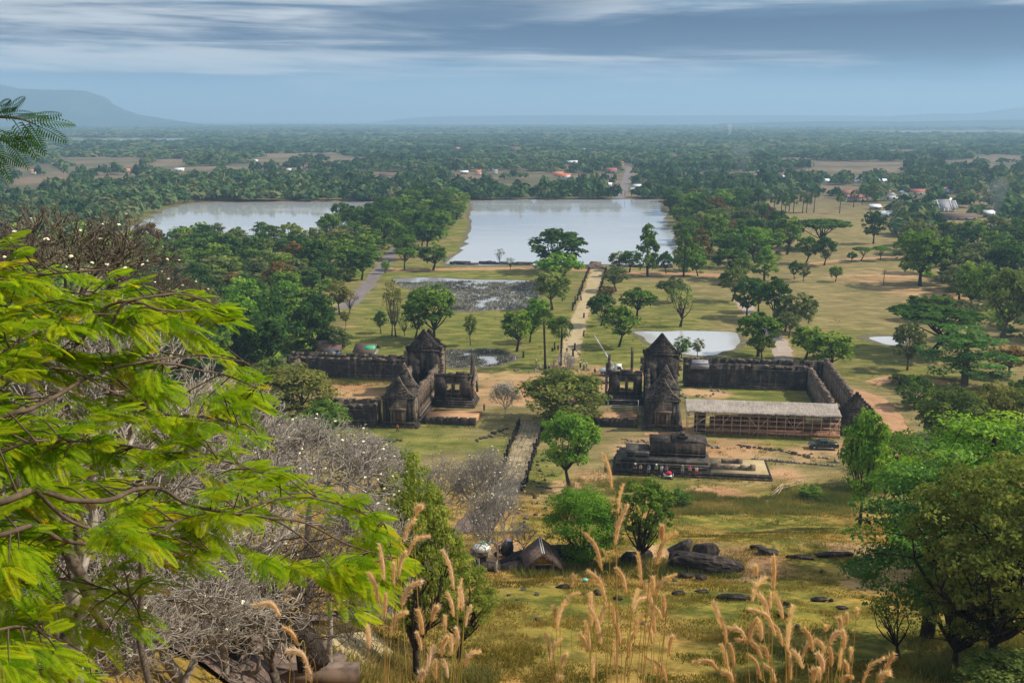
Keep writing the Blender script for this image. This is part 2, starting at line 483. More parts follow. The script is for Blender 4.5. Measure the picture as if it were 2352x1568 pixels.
M['thatch'] = thatch()
M['thatch_brown'] = simple('brown thatch', (0.105, 0.075, 0.062), 0.95, 0.1, var=0.45, scale=5)
M['white'] = simple('white paint', (0.72, 0.72, 0.70), 0.5, var=0.08)
M['cream'] = simple('cream render', (0.62, 0.58, 0.50), 0.8, var=0.12)
M['blue_wall'] = simple('blue boards', (0.10, 0.19, 0.36), 0.7, var=0.3)
M['blue_roof'] = simple('blue sheet roof', (0.22, 0.34, 0.60), 0.45, var=0.12)
M['grey_wall'] = simple('grey boards', (0.24, 0.22, 0.20), 0.8, var=0.25)
M['roof_orange'] = simple('orange tile roof', (0.52, 0.17, 0.075), 0.8, var=0.25)
M['roof_red'] = simple('dull red tile roof', (0.30, 0.105, 0.08), 0.8, var=0.25)
M['roof_brown'] = simple('brown tile roof', (0.115, 0.075, 0.06), 0.85, var=0.25)
M['roof_grey'] = simple('grey sheet roof', (0.20, 0.20, 0.22), 0.6, var=0.25)
M['roof_tin'] = simple('bright tin roof', (0.72, 0.74, 0.77), 0.35, 0.5, var=0.1)
M['glass'] = simple('dark window', (0.025, 0.03, 0.035), 0.1, 0.6, var=0.2)
M['tarp_green'] = simple('green tarpaulin', (0.035, 0.42, 0.18), 0.5, var=0.15)
M['tarp_teal'] = simple('teal tarpaulin', (0.16, 0.52, 0.46), 0.5, var=0.15)
M['blue_plastic'] = simple('blue plastic', (0.03, 0.08, 0.36), 0.4, var=0.15)
M['orange_steel'] = simple('orange steel', (0.45, 0.11, 0.04), 0.6, var=0.3)
M['black_steel'] = simple('black drum steel', (0.025, 0.025, 0.028), 0.4, 0.5, var=0.5, scale=3)
M['yellow_ply'] = simple('yellow plywood', (0.50, 0.27, 0.05), 0.8, var=0.35, scale=2)
M['car_paint'] = simple('dark green car paint', (0.012, 0.024, 0.022), 0.22, 0.7, var=0.1)
M['tyre'] = simple('tyre rubber', (0.02, 0.02, 0.02), 0.85, var=0.2)
M['rim'] = simple('wheel metal', (0.45, 0.45, 0.46), 0.35, 0.5, 0.8, var=0.1)
M['steel_pale'] = simple('galvanised steel', (0.55, 0.57, 0.60), 0.4, 0.5, 0.3, var=0.1)
M['headlamp'] = simple('lamp glass', (0.75, 0.77, 0.78), 0.15, 0.6, var=0.05)
M['tail'] = simple('red lamp', (0.4, 0.02, 0.02), 0.3, 0.5, var=0.1)
M['skin'] = simple('skin', (0.33, 0.19, 0.12), 0.6, var=0.08)
M['hair'] = simple('black hair', (0.012, 0.01, 0.01), 0.5, var=0.1)
for k, c in dict(navy=(0.03, 0.04, 0.09), black=(0.018, 0.018, 0.02), orange=(0.60, 0.16, 0.04), white=(0.70, 0.69, 0.66), grey=(0.20, 0.20, 0.21),
                 red=(0.50, 0.035, 0.05), purple=(0.22, 0.12, 0.30), green=(0.12, 0.33, 0.10), tan=(0.42, 0.30, 0.18), blue=(0.10, 0.20, 0.42), pink=(0.60, 0.22, 0.28)).items():
    M['cloth_' + k] = simple(k + ' cloth', c, 0.9, 0.1, var=0.15, scale=6)


def ground_mat():
    m, t, out = mat_new('ground')
    g = t.add('ShaderNodeNewGeometry').outputs['Position']
    sx = t.add('ShaderNodeSeparateXYZ'); t.link(g, sx.inputs[0])
    A = lambda n: (lambda a: (setattr(a, 'attribute_name', n), a.outputs['Fac'])[1])(t.add('ShaderNodeAttribute'))
    dirt, lush, far = A('dirt'), A('lush'), A('far')
    hl = A('hill')
    st = t.comb(t.math('MULTIPLY', sx.outputs[0], t.math('ADD', 0.45, t.math('MULTIPLY', hl, 0.75))), sx.outputs[1], sx.outputs[2])
    n1 = t.noise(st, 0.055, 6, 0.62, 0.4); n2 = t.noise(st, 0.35, 5, 0.65); n3 = t.noise(g, 2.2, 4, 0.7); n4 = t.noise(g, 0.010, 4, 0.6)
    green = t.mix(t.smooth(n2, 0.35, 0.65), (0.095, 0.118, 0.024, 1), (0.215, 0.200, 0.052, 1))
    dry = t.mix(t.smooth(n2, 0.35, 0.65), (0.165, 0.138, 0.056, 1), (0.27, 0.215, 0.098, 1))
    dry = t.mix(hl, dry, t.mix(t.smooth(n2, 0.35, 0.65), (0.22, 0.128, 0.034, 1), (0.41, 0.255, 0.075, 1)))
    green = t.mix(t.math('MULTIPLY', hl, 0.8), green, t.mix(t.smooth(n2, 0.38, 0.62), (0.085, 0.095, 0.016, 1), (0.28, 0.22, 0.042, 1)))
    k = t.smooth(t.math('ADD', t.math('MULTIPLY', n1, 0.75), t.math('MULTIPLY', lush, 0.5)), 0.36, 0.66)
    c = t.mix(k, dry, green)
    soil = t.mix(t.smooth(n1, 0.35, 0.65), (0.33, 0.185, 0.090, 1), (0.46, 0.30, 0.165, 1))
    dm = t.smooth(t.math('ADD', t.math('MULTIPLY', dirt, 0.98), t.math('MULTIPLY', t.math('SUBTRACT', n2, 0.5), 0.9)), 0.34, 0.78)
    c = t.mix(dm, c, soil)
    field = t.mix(t.smooth(n4, 0.4, 0.6), (0.20, 0.145, 0.105, 1), (0.10, 0.10, 0.055, 1))
    c = t.mix(far, c, field)
    n5 = t.noise(st, 0.14, 4, 0.6, 0.6)
    c = t.mix(0.45, c, t.mix(t.smooth(n5, 0.38, 0.62), (0.52, 0.60, 0.50, 1), (1.22, 1.16, 1.12, 1)), 'MULTIPLY')
    c = t.mix(0.35, c, t.mix(t.smooth(n3, 0.3, 0.7), (0.45, 0.46, 0.42, 1), (1.4, 1.38, 1.35, 1)), 'MULTIPLY')
    b = pbsdf(t, c, 0.95, 0.05, bump=t.math('ADD', n3, n2), bdist=0.25, bstr=0.55)
    t.link(b.outputs[0], out.inputs[0])
    return m


def water_mat(name, base, bump=0.02, rough=0.06):
    m, t, out = mat_new(name)
    g = t.add('ShaderNodeNewGeometry').outputs['Position']
    sx = t.add('ShaderNodeSeparateXYZ'); t.link(g, sx.inputs[0])
    n = t.noise(t.comb(t.math('MULTIPLY', sx.outputs[0], 0.35), sx.outputs[1], 0.0), 0.5, 4, 0.6)
    n2 = t.noise(t.comb(t.math('MULTIPLY', sx.outputs[0], 0.25), sx.outputs[1], 0.0), 0.025, 4, 0.6)
    b = pbsdf(t, (*base, 1), t.math('ADD', rough, t.math('MULTIPLY', t.smooth(n2, 0.45, 0.65), 0.10)), 0.9, bump=n, bdist=bump, bstr=0.6)
    b.inputs['IOR'].default_value = 2.0
    t.link(b.outputs[0], out.inputs[0])
    return m


def path_mat(name, a, b_, scale=0.4, paved=False):
    m, t, out = mat_new(name)
    g = t.add('ShaderNodeNewGeometry').outputs['Position']
    n1 = t.noise(g, scale, 6, 0.65); n2 = t.noise(g, scale * 6, 5, 0.65)
    c = t.mix(t.smooth(t.math('ADD', t.math('MULTIPLY', n1, 0.6), t.math('MULTIPLY', n2, 0.4)), 0.35, 0.65), (*a, 1), (*b_, 1))
    bmp = n2
    if paved:
        ob = t.add('ShaderNodeTexCoord').outputs['UV']
        br = t.add('ShaderNodeTexBrick'); t.link(ob, br.inputs['Vector'])
        br.inputs['Scale'].default_value = 1.0; br.inputs['Brick Width'].default_value = 1.25; br.inputs['Row Height'].default_value = 0.75
        br.inputs['Mortar Size'].default_value = 0.045; br.inputs['Bias'].default_value = -0.2
        br.inputs['Color1'].default_value = (0.7, 0.7, 0.7, 1); br.inputs['Color2'].default_value = (1.1, 1.05, 1.0, 1); br.inputs['Mortar'].default_value = (0.25, 0.24, 0.18, 1)
        c = t.mix(0.85, c, br.outputs['Color'], 'MULTIPLY')
        bmp = t.math('ADD', n2, t.math('MULTIPLY', br.outputs['Fac'], -1.0))
    b = pbsdf(t, c, 0.92, 0.15, bump=bmp, bdist=0.06, bstr=0.6)
    t.link(b.outputs[0], out.inputs[0])
    return m


M['ground'] = ground_mat()
M['mud'] = path_mat('muddy margin', (0.075, 0.070, 0.035), (0.17, 0.145, 0.075), 0.6)
M['lake'] = water_mat('lake water', (0.40, 0.425, 0.45), 0.006)
M['pond'] = water_mat('pond water', (0.44, 0.45, 0.45), 0.006)
M['pond_dark'] = water_mat('lotus pond water', (0.30, 0.31, 0.31), 0.006)
M['sandy'] = path_mat('sandy causeway', (0.30, 0.24, 0.12), (0.43, 0.34, 0.20))
M['red_soil'] = path_mat('red dirt', (0.30, 0.16, 0.08), (0.44, 0.265, 0.14))
M['asphalt'] = path_mat('worn asphalt', (0.13, 0.11, 0.11), (0.21, 0.18, 0.165))
M['concrete'] = path_mat('concrete road', (0.30, 0.245, 0.20), (0.38, 0.31, 0.25))
M['paved'] = path_mat('stone paving', (0.20, 0.17, 0.09), (0.44, 0.35, 0.23), 0.5, True)
M['paved_dark'] = path_mat('brown stone paving', (0.115, 0.082, 0.066), (0.21, 0.155, 0.125), 0.5, True)


# ------------------------------------------------------------------ ground, water, paths, hills, air
def catmull(pts, n=6, closed=False):
    P = [np.array(p, float) for p in pts]
    if closed: P = [P[-1]] + P + [P[0], P[1]]
    else: P = [2 * P[0] - P[1]] + P + [2 * P[-1] - P[-2]]
    out = []
    for i in range(1, len(P) - 2):
        for k in range(n):
            s = k / n
            out.append(0.5 * ((2 * P[i]) + (-P[i - 1] + P[i + 1]) * s + (2 * P[i - 1] - 5 * P[i] + 4 * P[i + 1] - P[i + 2]) * s * s + (-P[i - 1] + 3 * P[i] - 3 * P[i + 1] + P[i + 2]) * s ** 3))
    if not closed: out.append(P[-2])
    return np.array(out)


def gline(uv, n=6):
    return catmull([gp(u, v).xy[:] for u, v in uv], n)


def dist_line(x, y, L):
    d = np.full(x.shape, 1e9)
    for (x0, y0), (x1, y1) in zip(L[:-1], L[1:]):
        vx, vy = x1 - x0, y1 - y0; q = vx * vx + vy * vy + 1e-9
        s = np.clip(((x - x0) * vx + (y - y0) * vy) / q, 0, 1)
        d = np.minimum(d, np.hypot(x - x0 - s * vx, y - y0 - s * vy))
    return d


def inside(x, y, poly):
    c = np.zeros(np.shape(x), bool); P = np.asarray(poly); j = len(P) - 1
    for i in range(len(P)):
        xi, yi = P[i]; xj, yj = P[j]
        k = ((yi > y) != (yj > y)) & (x < (xj - xi) * (y - yi) / (yj - yi + 1e-12) + xi)
        c ^= k; j = i
    return c


WATER = dict(
    lake_right=[(1045, 607), (1062, 575), (1075, 540), (1083, 500), (1086, 472), (1095, 461), (1300, 459), (1490, 459), (1512, 463), (1522, 480), (1530, 510), (1545, 540), (1552, 562), (1550, 590), (1545, 607), (1300, 607)],
    lake_left=[(400, 478), (440, 469), (520, 466), (700, 465), (885, 463), (910, 467), (885, 488), (800, 518), (700, 540), (640, 549), (560, 552), (430, 550), (330, 540), (312, 525), (345, 500)],
    pond_lotus=[(905, 641), (990, 638), (1100, 642), (1225, 645), (1238, 655), (1240, 675), (1228, 695), (1205, 706), (1150, 712), (1060, 713), (1030, 711), (1000, 700), (970, 680), (930, 658)],
    pond_small=[(1030, 808), (1100, 804), (1150, 807), (1170, 815), (1172, 828), (1150, 838), (1090, 842), (1035, 841)],
    pond_bright=[(1468, 763), (1540, 761), (1640, 762), (1686, 764), (1690, 775), (1689, 790), (1682, 803), (1665, 811), (1640, 816), (1600, 817), (1560, 812), (1520, 800), (1490, 785), (1475, 772)],
    pool=[(2000, 777), (2030, 775), (2062, 776), (2070, 786), (2050, 793), (2025, 788)],
    )
WP = {k: catmull([gp(u, v).xy[:] for u, v in P], 5, True) for k, P in WATER.items()}
# scalloped natural margins
for k, P in WP.items():
    c = P.mean(0); nz = vnoise(P[:, 0] * 1.0, P[:, 1] * 1.0, 6 if 'lake' not in k else 12, 7) - 0.5
    d = P - c; L_ = np.hypot(d[:, 0], d[:, 1])[:, None]
    WP[k] = P + d / L_ * nz[:, None] * (3.0 if 'lake' not in k else 9.0)

PATHS = dict(
    causeway=[(1374, 617), (1352, 678), (1330, 735), (1314, 790), (1300, 838)],
    bank_road=[(880, 616), (897, 620), (1000, 619), (1230, 616), (1350, 620), (1444, 626), (1560, 629), (1700, 634)],
    asphalt=[(912, 566), (897, 588), (880, 612), (862, 632), (843, 655), (822, 680), (800, 700), (760, 712), (715, 716)],
    east_road=[(1700, 690), (1728, 722), (1760, 742), (1776, 765), (1790, 790), (1800, 815), (1796, 838), (1780, 850)],
    track=[(1880, 905), (1945, 900), (1990, 912), (2022, 938), (2045, 968), (2060, 1000), (2068, 1040)],
    track_side=[(2005, 880), (2060, 868), (2110, 872), (2180, 880)],
    town_road=[(1424, 456), (1432, 432), (1440, 408), (1447, 383)],
    far_track=[(1640, 380), (1616, 372), (1610, 366), (1634, 358)],
    lawn_path=[(1835, 611), (1885, 603), (1940, 597), (2010, 592), (2085, 588)],
    shed_path=[(1585, 1003), (1560, 995), (1480, 996)],
)
PL = {k: gline(P) for k, P in PATHS.items()}
PW = dict(causeway=4.6, bank_road=6.5, asphalt=5.0, east_road=4.6, track=5.5, track_side=4, town_road=8.5, far_track=14, lawn_path=4, shed_path=1.6)

BLOBS_DIRT = [(1250, 880, 11, 1), (1170, 875, 9, .9), (1330, 870, 9, 1), (1215, 915, 9, .9), (1390, 890, 6, .9), (1290, 905, 9, 1), (1120, 900, 6, .7), (1100, 868, 9, .7), (1390, 855, 8, .9), (1450, 860, 8, .8),
              (1690, 1030, 8, .9), (1650, 1052, 6, .9), (1640, 1132, 5, 1), (1700, 1150, 5, 1), (1668, 1165, 5, .9), (1800, 1090, 4, .9), (1480, 1020, 6, .8), (1440, 1035, 6, .7), (1540, 1040, 8, .5),
              (1310, 1120, 5, .9), (1360, 1095, 4, .9), (1240, 1150, 5, .6), (800, 895, 10, .8), (860, 905, 8, .7), (1640, 905, 5, .9), (1600, 900, 4, 1), (1580, 985, 5, .9), (1850, 1040, 7, .7), (1930, 1035, 6, .8), (1770, 1040, 8, .5),
              (1160, 1260, 3, .8), (1120, 1290, 3, .9), (1620, 1245, 3, .6), (1500, 1290, 4, .7), (1300, 1300, 6, .5), (1750, 1290, 6, .5), (1850, 1250, 6, .5), (2040, 1320, 5, .6), (1040, 950, 7, .5), (1120, 925, 5, .8),
              (1010, 958, 4, .8), (1900, 685, 14, .4), (2100, 670, 18, .7), (2210, 690, 20, .8), (2000, 640, 20, .7), (2080, 632, 20, .7), (1610, 660, 10, .4), (1570, 700, 12, .4), (1060, 590, 10, .5), (1030, 560, 14, .4), (2030, 950, 8, .5),
              (730, 700, 8, .7), (800, 750, 5, .6), (800, 790, 6, .3), (1180, 790, 7, .5), (1210, 800, 6, .5), (1235, 1000, 4, .4), (900, 1040, 6, .3), (1330, 1190, 4, .5), (1590, 1100, 3, .5)]
BLOBS_LUSH = [(1600, 1190, 4, .9), (1700, 1205, 5, .7), (1800, 1195, 4, 1), (1880, 1215, 5, .8), (1480, 1215, 4, .7), (1380, 1170, 4, .6), (1250, 1200, 4, .7), (1660, 1180, 3, .6), (1550, 1240, 4, .8), (900, 800, 22, 1), (1100, 770, 28, 1), (1430, 830, 20, 1.1), (1420, 770, 20, .9), (900, 720, 24, .7), (1150, 660, 40, .6), (1550, 820, 14, .8), (1700, 820, 12, .8), (1000, 630, 30, .7), (1180, 835, 7, 1), (1300, 740, 25, .5),
              (2000, 840, 18, .7), (1920, 800, 18, .6), (1500, 700, 24, .4), (1000, 1000, 9, .6), (920, 1000, 10, .6), (1100, 1020, 8, .4), (1720, 905, 12, .8), (1750, 1000, 6, 1), (1650, 1000, 5, 1), (1500, 960, 3, 1), (1480, 1120, 5, 1), (1560, 1130, 5, .8),
              (1250, 1090, 4, .9), (1220, 1060, 4, .9), (1820, 1150, 7, .9), (1900, 1140, 7, .9), (1240, 1230, 6, .3), (1600, 1220, 7, .3), (1760, 1240, 6, .8), (1850, 1260, 5, .8), (1950, 1480, 9, 1), (1750, 1420, 8, .6), (2050, 1540, 10, 1.1), (1350, 1400, 7, .4), (1500, 1440, 8, .35),
              (1800, 1520, 8, .7), (740, 520, 40, 1.2), (660, 545, 30, 1.2), (820, 500, 40, 1.0), (330, 500, 30, 1.2), (390, 475, 40, 1.2), (1070, 520, 14, .8), (1075, 570, 12, .8), (1060, 545, 10, .8), (1535, 500, 14, .8)]


def ground():
    ys = np.concatenate([np.arange(-40, 175, 1.25), np.arange(175, 460, 3.0), 460 * 1.05 ** np.arange(0, 73)])
    xp = np.concatenate([np.arange(0, 110, 1.4), 110 * 1.075 ** np.arange(0, 69)])
    xs = np.concatenate([-xp[:0:-1], xp])
    X, Y = np.meshgrid(xs, ys); Z = terrain(X, Y)
    nx, ny = len(xs), len(ys)
    V = np.stack([X, Y, Z], -1).reshape(-1, 3)
    i = np.arange(nx * ny).reshape(ny, nx)
    Q = np.stack([i[:-1, :-1], i[:-1, 1:], i[1:, 1:], i[1:, :-1]], -1).reshape(-1, 4)
    x, y = V[:, 0], V[:, 1]
    dirt = np.zeros(len(V)); lush = np.zeros(len(V))
    near = (y < 900) & (np.abs(x) < 700)
    xn, yn = x[near], y[near]; dn = np.zeros(len(xn)); ln = np.zeros(len(xn))
    for u, v, r, s in BLOBS_DIRT:
        p = gp(u, v); dn = np.maximum(dn, s * np.exp(-((xn - p.x) ** 2 + ((yn - p.y)) ** 2) / (r * r) * 0.8))
    for u, v, r, s in BLOBS_LUSH:
        p = gp(u, v); ln = np.maximum(ln, s * np.exp(-((xn - p.x) ** 2 + ((yn - p.y)) ** 2) / (r * r) * 0.7))
    for k, L in PL.items():
        if k in ('town_road', 'far_track', 'asphalt'): continue
        dn = np.maximum(dn, 0.75 * np.exp(-(dist_line(xn, yn, L) / (PW[k] * 0.9)) ** 2))
    dirt[near] = dn; lush[near] = ln
    hill = np.clip((158 - y) / 30, 0, 1)
    lush = lush + hill * (vnoise(x, y, 9, 5) * 0.55 - 0.22) + (1 - hill) * (vnoise(x, y, 26, 6) - 0.5) * 0.4 * (y < 500)
    dirt = dirt + hill * np.clip(vnoise(x, y, 7, 8) - 0.62, 0, 1) * 1.2
    far = np.clip((y - 560) / 250, 0, 1)
    lush = lush - np.clip((x - 55 - (y - 200) * 0.1) / 60, 0, 1) * 0.25 * (y > 170)
    me = raw_mesh('ground', V, [Q], smooth=True, attrs=dict(dirt=dirt, lush=lush, far=far, hill=np.clip((160 - y) / 25, 0, 1)))
    struct(link('ground', me, M['ground']))


ground()


def sheet(name, P, z, mat):
    bm = bmesh.new(); f = bm.faces.new([bm.verts.new((p[0], p[1], z)) for p in P])
    if f.normal.z < 0: f.normal_flip()
    bmesh.ops.triangulate(bm, faces=[f])
    me = bpy.data.meshes.new(name); bm.to_mesh(me); bm.free()
    return struct(link(name, me, mat))


def water_sheet(name, key, z, mat):
    o = sheet(name, WP[key], z, mat)
    return o


water_sheet('lake', 'lake_right', 0.05, M['lake'])['label'] = 'wide rectangular lake at the head of the causeway'
water_sheet('lake', 'lake_left', 0.05, M['lake'])['label'] = 'long lake behind the wood on the left'
water_sheet('pond', 'pond_lotus', 0.04, M['pond_dark'])['label'] = 'large pond full of lotus stalks left of the causeway'
water_sheet('pond', 'pond_small', 0.04, M['pond_dark'])['label'] = 'small lotus pond behind the left palace'
water_sheet('pond', 'pond_bright', 0.04, M['pond'])['label'] = 'clear pale pond behind the right palace'
water_sheet('pond', 'pool', 0.04, M['pond'])['label'] = 'small bright pool on the dry lawn at the right'


def mud_ring(key, w0):
    P = WP[key]; c = P.mean(0); d = P - np.roll(P, 1, 0); nn = np.stack([d[:, 1], -d[:, 0]], -1); nn /= np.hypot(nn[:, 0], nn[:, 1])[:, None] + 1e-9
    if ((P + nn - c) ** 2).sum() < ((P - c) ** 2).sum(): nn = -nn
    k = w0 * (.25 + 1.5 * vnoise(P[:, 0], P[:, 1], 4 + w0 * 2, 91)); sheet('bank', P + nn * k[:, None], .022, M['mud'])


for k_, w_ in (('pond_lotus', 1.6), ('pond_small', 1.3), ('pond_bright', 1.4), ('pool', 2.0), ('lake_right', 2.2), ('lake_left', 3.5)): mud_ring(k_, w_)


def ribbon(name, L, wd, mat, z=0.03, wob=0.5, zfun=None, seed=0, cross=2):
    L = np.asarray(L); seg = np.hypot(*np.diff(L, axis=0).T); s = np.concatenate([[0], np.cumsum(seg)])
    n = max(8, int(s[-1] / max(0.8, wd / 5))); q = np.linspace(0, s[-1], n)
    P = np.stack([np.interp(q, s, L[:, 0]), np.interp(q, s, L[:, 1])], -1)
    d = np.gradient(P, axis=0); d /= np.hypot(d[:, 0], d[:, 1])[:, None]; nn = np.stack([d[:, 1], -d[:, 0]], -1)
    rg = np.random.default_rng(seed)
    wl = wd / 2 + (vnoise(q, q * 0, 2.2, seed) - 0.5) * wob * 2; wr = wd / 2 + (vnoise(q, q * 0 + 50, 2.2, seed) - 0.5) * wob * 2
    rows = []
    for k in range(cross + 1):
        t = k / cross
        Q = P + nn * ((-wl) * (1 - t) + wr * t)[:, None]
        zz = terrain(Q[:, 0], Q[:, 1]) + z if zfun is None else zfun(Q[:, 0], Q[:, 1]) + z
        rows.append(np.column_stack([Q, zz]))
    V = np.stack(rows, 1).reshape(-1, 3); c = cross + 1
    i = np.arange(n * c).reshape(n, c)
    F4 = np.stack([i[:-1, :-1], i[:-1, 1:], i[1:, 1:], i[1:, :-1]], -1).reshape(-1, 4)
    me = raw_mesh(name, V, [F4], smooth=True)
    uv = me.uv_layers.new(name='UVMap')
    UV = np.stack([np.repeat(q, c), np.tile(np.linspace(0, wd, c), n)], -1)
    uv.data.foreach_set('uv', UV[F4.ravel()].astype(np.float32).ravel())
    return struct(link(name, me, mat))


for k, mat, z in [('causeway', 'sandy', .04), ('bank_road', 'red_soil', .03), ('asphalt', 'asphalt', .035), ('east_road', 'concrete', .035), ('track', 'red_soil', .03),
                  ('track_side', 'red_soil', .026), ('town_road', 'asphalt', .05), ('far_track', 'sandy', .05), ('lawn_path', 'red_soil', .03), ('shed_path', 'red_soil', .03)]:
    nm = {'causeway': 'causeway', 'asphalt': 'road', 'east_road': 'road', 'town_road': 'road', 'bank_road': 'dirt_road', 'track': 'dirt_track', 'far_track': 'dirt_track', 'track_side': 'dirt_track'}.get(k, 'path')
    ribbon(nm, PL[k], PW[k], M[mat], z, 0.12 * PW[k], seed=len(k))
# paved part of the axis between the palaces, and the stepped way up the hill
ribbon('paved_causeway', [T(-19.6, b).xy[:] for b in np.linspace(186, 140, 24)], 4.0, M['paved'], 0.05, 0.3, seed=3, cross=4)
ribbon('stone_stairway', [T(-19.8 + max(0, (90 - b)) * 0.02, b).xy[:] for b in np.linspace(139.9, 41, 90)], 4.6, M['paved_dark'], 0.10, 0.25, seed=5, cross=4)
PAD = [gp(u, v) for u, v in [(745, 1462), (860, 1452), (905, 1500), (850, 1560), (740, 1520)]]


def far_ridge(name, prof, D, thick, rough=0.02, seed=0):
    """a hill range: crest heights from its outline, real depth in front and behind"""
    prof = np.array(prof, float)
    us = np.linspace(prof[0, 0], prof[-1, 0], 160); vs = np.interp(us, prof[:, 0], prof[:, 1])
    x = (us - CX) / F * D; h = HC + (VH - vs) / F * D * 1.0
    rows = []
    for k, (t, g) in enumerate([(-1.0, 0), (-0.7, 0.16), (-0.4, 0.5), (-0.16, 0.85), (0, 1.0), (0.35, 0.8), (1, 0)]):
        nz = vnoise(us * 3, us * 0 + k * 7, 26, seed + k) - 0.5
        rows.append(np.stack([x, D + t * thick + nz * thick * 0.18, np.maximum(h * g * (1 + (nz * 0.25 if 0 < g < 1 else 0)), -2)], -1))
    V = np.stack(rows, 1).reshape(-1, 3); c = len(rows); n = len(us)
    i = np.arange(n * c).reshape(n, c)
    F4 = np.stack([i[:-1, :-1], i[1:, :-1], i[1:, 1:], i[:-1, 1:]], -1).reshape(-1, 4)
    return struct(link(name, raw_mesh(name, V, [F4], smooth=True), M['hill']))


M['hill'] = simple('wooded hillside', (0.035, 0.055, 0.035), 0.95, 0.0, var=0.4, scale=0.004)
far_ridge('mountain', [(-400, 235), (-200, 205), (-60, 203), (-20, 200), (5, 196), (20, 192), (40, 198), (70, 207), (110, 209), (150, 210), (200, 211), (228, 212), (250, 225), (272, 240), (295, 252), (325, 262), (370, 271), (420, 278)], 8200, 900, seed=1)
far_ridge('hills', [(850, 283), (930, 273), (1000, 268), (1150, 266), (1300, 265), (1500, 266), (1700, 265), (1900, 266), (2100, 267), (2352, 268), (2700, 268)], 12600, 900, seed=20)
far_ridge('hills', [(1900, 280), (1990, 270), (2060, 264), (2140, 261), (2200, 262), (2250, 256), (2300, 250), (2352, 245), (2450, 238), (2600, 240)], 12000, 600, seed=40)
far_ridge('hills', [(1650, 283), (1760, 280), (1900, 278), (2050, 279), (2180, 277), (2280, 275), (2352, 276), (2500, 276)], 7800, 500, seed=60)
for uv in ([(1960, 304), (2010, 303), (2100, 302.5), (2250, 301.5), (2352, 298.5), (2420, 298), (2420, 299.5), (2352, 300.5), (2250, 303), (2100, 304.2), (2010, 304.8), (1960, 305)],
           [(70, 322), (150, 321), (300, 320), (440, 318), (440, 321), (300, 324), (150, 325), (70, 325)]):
    sheet('river', [gp(u, v).xy[:] for u, v in uv], 0.6, M['lake'])


def haze():
    mb = MB(); mb.box(-16000, 16000, -300, 16000, -3, 352)
    m = bpy.data.materials.new('haze'); m.use_nodes = True; t = NT(m.node_tree); t.n.clear()
    out = t.add('ShaderNodeOutputMaterial'); v = t.add('ShaderNodeVolumePrincipled')
    v.inputs['Color'].default_value = (0.46, 0.73, 1.0, 1); v.inputs['Density'].default_value = HAZE; v.inputs['Anisotropy'].default_value = 0.1
    t.link(v.outputs[0], out.inputs['Volume'])
    struct(mb.build('haze', m), 'stuff')


HAZE = 0.000185
haze()


# ------------------------------------------------------------------ trees
def unit(n, rg):
    d = rg.normal(size=(n, 3)); return d / np.linalg.norm(d, axis=1)[:, None]


def cards(P, N, size, rg, aspect=1.7, bend=0.0):
    """leaf shaped quads at P facing N; returns V, Q"""
    n = len(P)
    N = N / (np.linalg.norm(N, axis=1)[:, None] + 1e-9)
    t = np.cross(N, unit(n, rg)); t /= np.linalg.norm(t, axis=1)[:, None] + 1e-9
    b = np.cross(N, t)
    s = (size * (0.6 + 0.8 * rg.random(n)))[:, None]
    L = t * s * aspect * 0.5; W_ = b * s * 0.5
    V = np.stack([P - L, P + W_ - L * 0.1, P + L, P - W_ - L * 0.1], 1).reshape(-1, 3)
    return V, np.arange(4 * n).reshape(n, 4)


